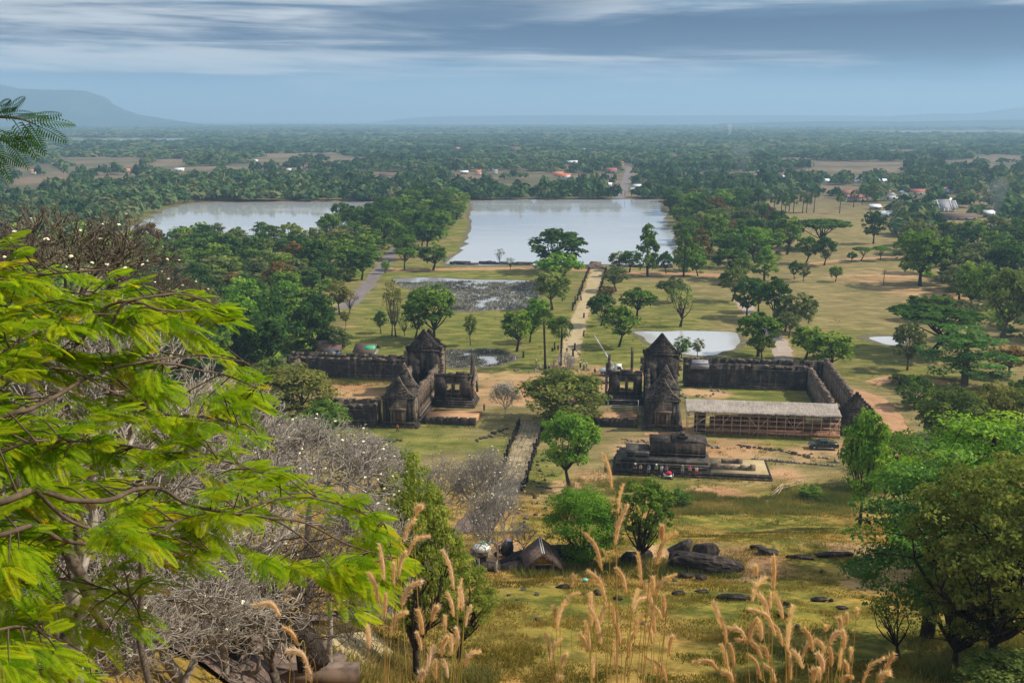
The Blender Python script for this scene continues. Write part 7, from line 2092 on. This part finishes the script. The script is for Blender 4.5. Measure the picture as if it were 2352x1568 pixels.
PVL = [((a.x + b.x) / 2, (a.y + b.y) / 2) for a, b in ((gp(330, 1640), gp(640, 1640)), (gp(350, 1560), gp(620, 1560)), (gp(400, 1480), gp(600, 1480)), (gp(440, 1420), gp(590, 1420)))]
ribbon('stone_terrace', PVL, 6.5, M['paved_dark'], 0.16, 0.5, seed=9, cross=6)
mb = MB()
struct(sheet('dirt_pad', [p.xy[:] for p in PAD], 0, M['sandy']))
ob = bpy.context.scene.objects['dirt_pad']; me = ob.data
for vt in me.vertices: vt.co.z = tz(vt.co.x, vt.co.y) + .12


# ------------------------------------------------------------------ flame tree in the left foreground
def fdepth(u, v):
    return 8.2 + 3.4 * max(0, u + 100) / 1000 + 1.4 * (vnoise(u, v, 170, 3) - .5) + .6 * (1050 - v) / 500


LIMBS = [
    [(-260, 1240), (0, 1154), (83, 1126), (167, 1148), (250, 1148), (310, 1124), (370, 1123), (434, 1158), (534, 1178), (617, 1189), (684, 1226), (737, 1276), (790, 1330)],
    [(83, 1126), (150, 1189), (233, 1219), (334, 1221), (420, 1243), (500, 1275)],
    [(-260, 1300), (0, 1229), (80, 1208), (140, 1239), (217, 1249), (300, 1243), (367, 1219), (420, 1191), (470, 1180)],
    [(-260, 1090), (0, 960), (67, 940), (133, 907), (183, 877), (233, 853), (317, 833), (400, 820), (473, 816), (560, 830)],
    [(183, 790), (240, 710), (300, 690), (367, 678), (413, 675), (470, 690), (520, 720)],
    [(-260, 930), (0, 810), (60, 773), (117, 750), (183, 700), (250, 640)],
    [(250, 760), (293, 693), (380, 713), (477, 714), (540, 735)],
    [(317, 833), (400, 836), (460, 850), (517, 861), (590, 890)],
    [(534, 1178), (620, 1150), (700, 1140), (800, 1165), (880, 1200)],
    [(617, 1189), (700, 1200), (800, 1250), (900, 1280)],
    [(-260, 1010), (-30, 880), (60, 850), (160, 850), (260, 900), (380, 950), (480, 960), (580, 985)],
    [(-260, 1180), (0, 1040), (120, 1010), (260, 1020), (400, 1040), (520, 1060), (600, 1085)],
    [(-260, 760), (-60, 680), (60, 640), (160, 625), (260, 618)],
    [(-260, 1420), (-20, 1340), (80, 1320), (200, 1340), (300, 1370)],
    [(-260, 1520), (-20, 1450), (60, 1440), (140, 1470), (200, 1500)],
]
FOL = [(-60, 605), (90, 612), (200, 608), (290, 625), (330, 655), (430, 655), (500, 695), (525, 730), (470, 770), (540, 810), (590, 870), (575, 930), (560, 1010), (590, 1060), (700, 1090), (800, 1130), (870, 1190), (925, 1270), (900, 1320), (850, 1370), (740, 1330), (640, 1300), (560, 1290), (470, 1270), (400, 1250), (300, 1240), (210, 1290), (120, 1290), (-60, 1330)]
EXTRA = [(70, 1340), (160, 1330), (20, 1370), (110, 1440), (240, 1460), (10, 1450), (60, 1380), (180, 1440), (280, 1290), (380, 1290), (640, 1090), (690, 1110), (745, 1140), (820, 1150), (860, 1250), (800, 1290), (900, 1300), (840, 1310), (870, 1340), (30, 1420), (90, 1400), (150, 1390), (60, 1480), (20, 1520), (130, 1490), (180, 1520), (290, 1350), (320, 1400), (330, 1440), (110, 1540), (210, 1550), (40, 1560), (880, 1330), (850, 1380), (820, 1400), (930, 1290), (900, 1260), (520, 720), (545, 735), (600, 900), (610, 930), (590, 1000), (560, 1080), (240, 1330), (250, 1370), (470, 1290), (700, 1300), (770, 1330), (350, 1330), (40, 580), (10, 545), (20, 600), (505, 700), (560, 840), (580, 870), (890, 1220), (860, 1180)]
SPARSE = [(380, 780, 60), (250, 770, 45), (330, 1090, 60), (200, 1060, 40), (430, 1110, 55), (560, 1230, 60), (200, 1180, 50), (640, 1250, 50), (420, 900, 35), (300, 985, 40), (500, 1000, 35)]


def leaf_flame(base, d, up, L, rg, np_=21):
    """one feathery doubly divided leaf: returns verts, quads; drawn as a rachis with narrow pinnae either side"""
    V = []; d = d / np.linalg.norm(d); sd = np.cross(d, up); sd /= np.linalg.norm(sd) + 1e-9; nn = np.cross(sd, d)
    droop = rg.uniform(.08, .48) * L
    pt = lambda t: base + d * L * t - np.array([0, 0, 1.0]) * droop * t * t
    w = .0035
    for a, b in ((0, .5), (.5, 1)):
        V += [pt(a) - sd * w, pt(a) + sd * w, pt(b) + sd * w * .7, pt(b) - sd * w * .7]
    for k in range(np_):
        t = .14 + .86 * k / (np_ - 1); ln = L * .265 * math.sin(math.pi * (.16 + .80 * t)) ** .6; ww = L * .0235
        fw = d * (.18 + .38 * t)
        c = pt(t)
        for s in (-1, 1):
            q = sd * s + fw + nn * .10; q /= np.linalg.norm(q); pe = np.cross(nn, q); pe /= np.linalg.norm(pe) + 1e-9
            e = c + q * ln - np.array([0, 0, ln * .32]); m = c + q * ln * .55 - np.array([0, 0, ln * .06])
            V += [c, m + pe * ww, e, m - pe * ww]
    return V


def flame_tree():
    rg = np.random.default_rng(12); rr2 = random.Random(5)
    base = at(-420, 1560, 8.0); base = Vector((base.x, base.y, tz(base.x, base.y)))
    t = thing('flame_tree', 'flame tree with feathery lime leaves spreading over the left foreground', 'tree', base)
    B = np.array(base); nodes = []
    mb = MB(); head = np.array(at(-300, 1260, 8.0))
    mb.tube([tuple(np.array([0, 0, -.5])), tuple((head - B) * .5 + np.array([-.15, 0, 0])), tuple(head - B)], [.26, .2, .15], 10); mb.build('trunk', M['bark_flame'], t, True)
    for i, L in enumerate(LIMBS):
        P = [np.array(at(u, v, fdepth(u, v) - .30)) for u, v in L]
        if L[0][0] < -200: P = [head] + P
        C = catmull(P, 6); r0 = {0: .033, 1: .018, 2: .027, 3: .027}.get(i, .015)
        mb = MB(); n = len(C); mb.tube([tuple(q - B) for q in C], [r0 + (.006 - r0) * (j / n) for j in range(n)], 7); mb.build('limb', M['bark_flame'], t, True)
        for q in C[6 if L[0][0] < -200 else 0:]: nodes.append(q)
    nodes = np.array(nodes)
    pts = []; tries = 0
    fol = np.array(FOL, float)
    while len(pts) < 290 and tries < 20000:
        tries += 1; u = rg.uniform(-60, 930); v = rg.uniform(590, 1400)
        if not inside(np.array([u]), np.array([v]), fol)[0]: continue
        if any((u - a) ** 2 + ((v - b) * 1.3) ** 2 < r * r for a, b, r in SPARSE): continue
        if vnoise(u * .6, v, 55, 9) < .34: continue
        if any((u - a) ** 2 + ((v - b) * 1.5) ** 2 < 24 ** 2 for a, b in pts): continue
        pts.append((u, v))
    pts += EXTRA
    tw = MB(); V = []; tint = []
    for (u, v) in pts:
        e = np.array(at(u, v, fdepth(u, v) + rg.normal() * .35))
        j = np.argmin(np.linalg.norm(nodes - e - np.array([.25, 0, 0]), axis=1)); s = nodes[j]
        L = np.linalg.norm(e - s)
        if L < 1.6:
            tw.tube([tuple(s - B), tuple((s + e) / 2 + np.array([0, 0, .10 * L]) - B), tuple(e - B)], [.009, .007, .004], 4, False)
            ax = (e - s) / (L + 1e-6)
        else: ax = np.array([.8, .1, -.1]); tw.tube([tuple(e - ax * .6 - B), tuple(e - B)], [.007, .004], 4, False)
        ax = ax * .5 + np.array([.75, .0, -.05]); ax[2] = np.clip(ax[2], -.35, .25); ax /= np.linalg.norm(ax)
        sd = np.cross(ax, [0, 0, 1]); sd /= np.linalg.norm(sd)
        hue = rg.random(); n = int(rg.integers(7, 12))
        for k in range(n):
            a = ((k % 2) - .5) * 2 * (.25 + 1.0 * k / n) + rg.normal() * .16
            d = ax * math.cos(a) + sd * math.sin(a) + np.array([0, 0, rg.normal() * .12])
            up = np.array([0, 0, 1.0]) + rg.normal(size=3) * .30
            LL = rg.uniform(.19, .31); b0 = e - ax * .34 * (k / n) * (1 if k % 2 else .8) - np.array([0, 0, .02])
            q = leaf_flame(b0, d, up, LL, rg, 21); V += q
            tn = np.clip(rg.normal(.33, .17), 0.0, .54) if hue < .93 or rg.random() < .6 else rg.uniform(.52, .85)
            m = len(q) // 4; tt = np.full(m, tn) + rg.normal(0, .05, m)
            if rg.random() < .06: tt[-rg.integers(6, 16):] += .25
            tint += list(np.clip(tt, 0, 1))
    tw.build('twigs', M['bark_flame'], t)['kind'] = 'stuff'
    V = np.array(V) - B; m = len(V) // 4
    link('foliage', raw_mesh('foliage', V, [np.arange(4 * m).reshape(m, 4)], tint), M['flame'], t)


flame_tree()


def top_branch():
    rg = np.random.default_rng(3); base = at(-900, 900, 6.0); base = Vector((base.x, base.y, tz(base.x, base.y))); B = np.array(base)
    t = thing('shaded_flame_limb', 'flame tree leaf sprays with shade in their colour, hanging in at the top left edge', 'tree', base)  # a flame tree limb set apart so its leaves can carry painted shade
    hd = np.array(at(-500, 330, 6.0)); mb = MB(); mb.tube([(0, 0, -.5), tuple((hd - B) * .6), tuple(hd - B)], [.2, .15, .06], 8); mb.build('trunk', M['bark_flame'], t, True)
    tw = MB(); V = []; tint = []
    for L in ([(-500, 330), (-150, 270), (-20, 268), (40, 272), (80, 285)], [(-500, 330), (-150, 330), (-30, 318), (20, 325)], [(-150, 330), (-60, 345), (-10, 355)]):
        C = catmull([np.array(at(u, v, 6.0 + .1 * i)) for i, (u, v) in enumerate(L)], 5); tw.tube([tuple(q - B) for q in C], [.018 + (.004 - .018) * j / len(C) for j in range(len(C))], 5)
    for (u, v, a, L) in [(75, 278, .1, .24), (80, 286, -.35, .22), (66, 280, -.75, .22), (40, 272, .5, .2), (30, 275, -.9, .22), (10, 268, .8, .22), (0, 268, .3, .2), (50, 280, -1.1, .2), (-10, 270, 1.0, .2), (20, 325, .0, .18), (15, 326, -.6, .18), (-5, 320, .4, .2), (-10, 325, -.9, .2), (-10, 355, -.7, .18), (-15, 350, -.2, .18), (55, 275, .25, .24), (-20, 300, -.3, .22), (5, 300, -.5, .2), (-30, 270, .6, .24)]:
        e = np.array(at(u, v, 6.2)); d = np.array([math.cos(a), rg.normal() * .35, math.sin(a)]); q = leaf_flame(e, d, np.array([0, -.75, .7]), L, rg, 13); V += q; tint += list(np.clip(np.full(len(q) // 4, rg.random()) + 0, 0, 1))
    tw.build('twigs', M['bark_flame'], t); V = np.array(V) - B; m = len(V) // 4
    link('foliage', raw_mesh('foliage', V, [np.arange(4 * m).reshape(m, 4)], tint), M['flame_shaded'], t)


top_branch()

# ------------------------------------------------------------------ plume grass in the foreground
H8 = [(435,590,510,435),(515,412,562,345),(455,690,610,550),(295,860,260,605),(360,890,365,735),(395,830,450,655),(255,1000,185,800),(415,1040,555,860),(300,1110,310,945),(340,1220,455,1070),(775,920,695,645),(805,1060,830,845),(835,1070,820,900),(775,1110,725,940),(625,1140,665,1035),(560,1230,532,1060),(710,1215,717,1100),(855,1180,895,1030),(550,1340,520,1215),(805,1310,795,1185),(690,1380,735,1240),(760,1380,762,1230),(590,1490,640,1310),(850,1450,960,1345),(650,1540,650,1400),(735,1530,700,1400),(545,1560,570,1480),(190,1330,185,1170),
      (1865,230,1800,-20),(1905,400,1945,195),(1885,615,1975,335),(1795,790,1675,530),(1820,1000,1690,790),(1965,945,1890,770),(2205,580,2215,480),(2170,750,2305,525),(2065,900,2045,665),(2165,975,2310,815),(1585,905,1605,825),(1545,1040,1640,940),(1480,1190,1460,1030),(1485,1200,1550,1000),(1430,1350,1400,1220),(1430,1430,1520,1255),(1515,1465,1555,1360),(1480,1560,1515,1520),(1715,1080,1722,940),(1720,1180,1755,1020),(1790,1300,1700,1030),(1780,1170,1850,1005),(1710,1340,1680,1135),(1695,1350,1635,1225),(1885,1190,1860,1020),(1920,1300,1890,1160),(1890,1480,1885,1280),(2005,1080,2050,920),(1975,1390,2030,1200),(2020,1260,2065,1090),(2150,960,2148,830),(2160,1220,2105,890),(2205,1140,2150,1040),(2225,1110,2220,960),(2140,1290,2110,1160),(2255,1360,2285,1235),(2170,1500,2095,1380),(2240,1560,2150,1405),(1735,1530,1735,1385),(2010,1080,2100,975)]
HR = [(505,830,510,755),(475,1010,575,835),(625,920,628,690),(600,1060,630,940),(592,1130,525,950),(690,1130,635,960),(265,1190,205,1000),(305,1300,260,1110),(640,1240,455,1055),(440,1280,305,1185),(690,1310,610,1150),(455,1280,520,1120),(540,1270,535,1140),(735,1180,765,1030),(720,1350,745,1160),(550,1400,360,1265),(310,1470,265,1295),(355,1470,325,1290),(595,1420,535,1310),(540,1540,440,1360),(240,1480,65,1425),(345,1560,275,1490),(640,1560,560,1440),(745,1540,740,1350),(830,1465,750,1335),(895,1345,830,1185),(980,1360,910,1270),(820,1400,910,1270),(970,1490,930,1360),(900,1560,905,1470),(940,1560,945,1460),(1010,1300,1110,1200),(1130,1170,1135,1080),(1090,1200,1080,1110),(1110,1330,1100,1200),(1195,1110,1205,1050),(1025,1450,1010,1315),(1080,1480,1100,1330),(1140,1500,1105,1415),(1160,1420,1165,1320),(1085,1560,1175,1520),(1240,1560,1390,1390),(1400,1480,1460,1360),(1350,1560,1430,1490),(985,1210,990,1170)]
H7 = [(1930,1105,1745,1030),(2055,1305,1945,1180),(2120,1440,1970,1345),(2145,1560,2115,1450)]
HEADS = [(ox + .3335 * a, 1046 + .3335 * b, ox + .3335 * c, 1046 + .3335 * d) for ox, LL in ((784, H8), (1568, HR), (0, H7)) for a, b, c, d in LL]
CLUMPS = [(-1e9, 730, 'few arching plume grass stalks before the stone paving', 690), (730, 1115, 'plume grass clump with pinkish tan heads at the bottom centre left', 930), (1115, 1575, 'tall golden plume grass clump at the bottom centre', 1400), (1575, 1e9, 'dense arching plume grass clump at the bottom right', 1850)]


def plume(pts, rg, r=.0085, nb=330):
    """fuzzy seed head along pts: slim core and fine bristles"""
    P = np.array(pts); n = len(P); mb = MB()
    mb.tube([tuple(p) for p in P], [r * .62 * max(.16, math.sin(math.pi * (.10 + .84 * i / (n - 1))) ** .55) for i in range(n)], 6)
    V = []; ts = rg.random(nb); cum = np.linspace(0, 1, n)
    C = np.stack([np.interp(ts, cum, P[:, k]) for k in range(3)], -1); T_ = np.gradient(P, axis=0); T_ /= np.linalg.norm(T_, axis=1)[:, None]; D = np.stack([np.interp(ts, cum, T_[:, k]) for k in range(3)], -1)
    o = unit(nb, rg); o -= D * (o * D).sum(1)[:, None]; o /= np.linalg.norm(o, axis=1)[:, None]
    env = np.sin(np.pi * (.12 + .80 * ts)) ** .5
    ln = (r * (.8 + 1.5 * rg.random(nb) ** 1.5) * env * (.75 + .5 * np.sin(ts * 17 + rg.random() * 6) ** 2))[:, None]; s = np.cross(o, D)
    b0 = C + o * r * .3
    e = C + o * ln + D * ln * .75
    w = .0011
    for i in range(nb): mb.tri(b0[i] - s[i] * w, b0[i] + s[i] * w, e[i])
    return mb


def plume_grass():
    rg = np.random.default_rng(21)
    for (u0, u1, lab, ur) in CLUMPS:
        sel = [h for h in HEADS if u0 <= h[0] < u1]
        q = at(ur, 1568, 3.9); root = Vector((q.x, 3.3, tz(q.x, 3.3))); B = np.array(root)
        t = thing('plume_grass', lab, 'grass clump', root, 0, 'plume grass clumps')
        for (bu, bv_, tu, tv) in sel:
            D = rg.uniform(3.5, 4.3); b = np.array(at(bu, bv_, D)); L = math.hypot(tu - bu, tv - bv_)
            e = np.array(at(tu, tv, D + rg.normal() * .03)); m = (b + e) / 2
            ax = (e - b); lean = ax[0]; m = m + np.array([-lean * .16, 0, abs(lean) * .22 + .004])
            g = B + np.array([(b[0] - B[0]) * .45 + rg.normal() * .05, rg.normal() * .12 + .05, 0]); g[2] = tz(g[0], g[1]) - .03
            v0 = b - (m - b) * 1.2; k1 = g + np.array([0, 0, (b[2] - g[2]) * .5]) * 1.0 + (b - g) * np.array([.35, .35, 0])
            S = catmull([g, k1, v0, b], 7)
            mb = MB(); mb.tube([tuple(p - B) for p in S], [.0019 + (.0011 - .0019) * i / len(S) for i in range(len(S))], 5)
            st = mb.build('stalk', M['stem'], t); a = st.data.attributes.new('tint', 'FLOAT', 'FACE'); a.data.foreach_set('value', np.full(len(st.data.polygons), rg.random(), np.float32))
            C = catmull([b, m, e], 6); r = .0112 * rg.uniform(.8, 1.2)
            mh = plume([tuple(p - B) for p in C], rg, r, int(150 + L * 5)); hd = mh.build('seed_head', M['plume'], st); a = hd.data.attributes.new('tint', 'FLOAT', 'FACE')
            tn = rg.random() * .6 + (.35 if u0 < 1100 else 0); a.data.foreach_set('value', np.clip(tn + rg.normal(0, .15, len(hd.data.polygons)), 0, 1).astype(np.float32))
        for k in range(max(4, len(sel) // 3)):                # long leaf blades
            b = B + np.array([rg.normal() * .35, rg.normal() * .12, 0]); b[2] = tz(b[0], b[1]); h = rg.uniform(.8, 1.5); o = rg.normal() * .5
            C = catmull([b, b + np.array([o * .25, 0, h * .55]), b + np.array([o * .7, .02, h * .95]), b + np.array([o * 1.3, .03, h])], 5); w = np.linspace(.006, .0006, len(C)); mb = MB()
            for i in range(len(C) - 1): mb.quad(C[i] - B - (w[i], 0, 0), C[i] - B + (w[i], 0, 0), C[i + 1] - B + (w[i + 1], 0, 0), C[i + 1] - B - (w[i + 1], 0, 0))
            lf = mb.build('leaf_blade', M['stem'], t); a = lf.data.attributes.new('tint', 'FLOAT', 'FACE'); a.data.foreach_set('value', np.full(len(lf.data.polygons), .7 + .3 * rg.random(), np.float32))


plume_grass()


# ------------------------------------------------------------------ grass, weeds, lotus
def blades(name, X, Y, hgt, wid, per, mat, seed, z=None, spread=.25):
    rg = np.random.default_rng(seed); n = len(X)
    x = np.repeat(X, per) + rg.normal(size=n * per) * spread; y = np.repeat(Y, per) + rg.normal(size=n * per) * spread
    zz = terrain(x, y) if z is None else np.full(len(x), z)
    h = np.repeat(hgt, per) * (.5 + .8 * rg.random(n * per)); a = rg.random(n * per) * 2 * np.pi; w = wid * (.6 + .8 * rg.random(n * per))
    dx_, dy_ = np.cos(a) * w, np.sin(a) * w; lx, ly = rg.normal(size=n * per) * h * .45, rg.normal(size=n * per) * h * .45
    V = np.stack([np.stack([x - dx_, y - dy_, zz - .02], -1), np.stack([x + dx_, y + dy_, zz - .02], -1), np.stack([x + lx, y + ly, zz + h], -1)], 1).reshape(-1, 3)
    tint = np.clip(np.repeat(vnoise(X, Y, 6, 5) * .9 - .05 + rg.normal(0, .12, n), per) + rg.normal(0, .12, n * per), 0, 1)
    return struct(link(name, raw_mesh(name, V, [np.arange(3 * n * per).reshape(-1, 3)], tint), M[mat]), 'stuff')


rg = np.random.default_rng(77)
Yg = 41 + (105 - 41) * rg.random(46000) ** 1.3; Xg = (rg.random(46000) - .42) * Yg * 1.05
ok = np.abs(toab(Xg, Yg)[0] + 19.8) > 3.0; ok &= vnoise(Xg, Yg, 3, 15) > .36
blades('grass', Xg[ok], Yg[ok], (.07 + .36 * vnoise(Xg[ok], Yg[ok], 2.2, 16) ** 1.5), .032, 6, 'grass', 1)['label'] = 'short tufted grass of the near slope'
Yh = 103 + (160 - 103) * rg.random(15000); Xh = (rg.random(15000) - .34) * Yh * .95
okh = (np.abs(toab(Xh, Yh)[0] + 19.8) > 3.2) & (vnoise(Xh, Yh, 3.5, 25) > .40) & ~((toab(Xh, Yh)[1] > 156) & (np.abs(toab(Xh, Yh)[0] - 10) < 14))
blades('grass', Xh[okh], Yh[okh], .06 + .34 * vnoise(Xh[okh], Yh[okh], 2.6, 26) ** 1.5, .05, 6, 'grass', 11, spread=.3)['label'] = 'short tufted grass of the slope below the platform'
W1 = []
for (u0, u1, v0, v1, n) in ((1500, 1960, 1142, 1182, 900), (1780, 1960, 1120, 1150, 350), (1560, 1640, 1130, 1150, 120), (1420, 1480, 1100, 1130, 100), (2100, 2352, 1470, 1568, 260), (850, 1130, 1540, 1568, 120), (1420, 1700, 1285, 1330, 160), (1180, 1400, 1300, 1325, 160), (800, 960, 1520, 1560, 60), (735, 905, 870, 885, 120), (1300, 1420, 1100, 1140, 90)):
    for _ in range(n):
        p = gp(rg.uniform(u0, u1), rg.uniform(v0, v1)); W1.append((p.x, p.y))
W1 = np.array(W1)
blades('weeds', W1[:, 0], W1[:, 1], .35 + .55 * vnoise(W1[:, 0], W1[:, 1], 3, 18), .035, 26, 'weeds', 2, spread=.4)['label'] = 'tall dry weeds in bands on the slope'
for key, n, lab, s in (('pond_lotus', 5200, 'dead lotus stalks and leaves crowding the large pond', 1.0), ('pond_small', 1500, 'dead lotus stalks and leaves in the small pond', .7)):
    P = WP[key]; a0, b0 = P.min(0); a1, b1 = P.max(0); X = rg.uniform(a0, a1, n * 3); Y = rg.uniform(b0, b1, n * 3)
    k_ = inside(X, Y, P) & (vnoise(X, Y, 5, 61) * .7 + vnoise(X, Y, 1.6, 62) * .3 > .30)
    if key == 'pond_lotus': k_ &= Y < b1 - 14 + 6 * vnoise(X, Y, 9, 3)
    X, Y = X[k_][:n], Y[k_][:n]
    blades('lotus_plants', X, Y, np.full(len(X), .55 * s), .10, 4, 'lotus', 5, .04, .35)['label'] = lab


# ------------------------------------------------------------------ smoke of small fires on the plain
def smoke(u, v, wpx, hpx, dens, label, lean=0.0):
    p = gp(u, v); k = mpp(p); W, H = wpx * k, hpx * k; rg = np.random.default_rng(int(u)); mb = MB()
    pts = [(lean * W * t + W * .25 * math.sin(5 * t + u) * t, 0, H * t) for t in np.linspace(0, 1, 9)]
    mb.tube(pts, [W * (.10 + .42 * t) * (1 if t < .95 else .5) for t in np.linspace(0, 1, 9)], 10)
    m = bpy.data.materials.new('smoke'); m.use_nodes = True; t = NT(m.node_tree); t.n.clear()
    out = t.add('ShaderNodeOutputMaterial'); vo = t.add('ShaderNodeVolumePrincipled'); vo.inputs['Color'].default_value = (.82, .88, .95, 1); vo.inputs['Density'].default_value = dens / (W * .5); t.link(vo.outputs[0], out.inputs['Volume'])
    o = struct(mb.build('smoke', m, None, True, loc=p), 'stuff'); o['label'] = label


smoke(1672, 316, 14, 30, .55, 'thin white smoke column far off beyond the right wood', .5)
smoke(1690, 412, 60, 80, .07, 'faint bluish smoke drifting over the trees right of the town road', .3)
smoke(2285, 520, 50, 110, .09, 'bluish smoke rising among the houses at the right edge', -.2)

W2 = []
for (a0, a1, b0, b1, n) in ((-79, -48, 210.5, 212.4, 60), (-62, -49, 176.8, 178.6, 26), (11, 37, 214.4, 216, 34), (-40, -30, 180.2, 181.6, 22), (13, 38, 180.5, 182, 40), (38, 45, 183.6, 185.2, 16), (-48, -42, 178, 179, 8), (2, 9, 182.4, 183.6, 8), (-3, 22, 157, 158, 40), (-79, -48, 186, 208, 70), (-3, 40, 166, 178, 110), (-75, -25, 140, 176, 110), (42, 75, 170, 215, 60), (-25, -14, 150, 215, 60), (-40, 0, 215, 300, 120), (0, 60, 225, 300, 120), (-80, -40, 222, 330, 110)):
    for _ in range(n): q = T(rg.uniform(a0, a1), rg.uniform(b0, b1)); W2.append((q.x, q.y))
W2 = np.array([q for q in W2 if not water_near(q[0], q[1], .5) and not road_near(q[0], q[1], -.5)])
blades('weeds', W2[:, 0], W2[:, 1], .18 + .42 * vnoise(W2[:, 0], W2[:, 1], 2, 19) ** 2, .05, 16, 'weeds', 7, spread=.35)['label'] = 'low weeds at the wall feet and over the lawns'
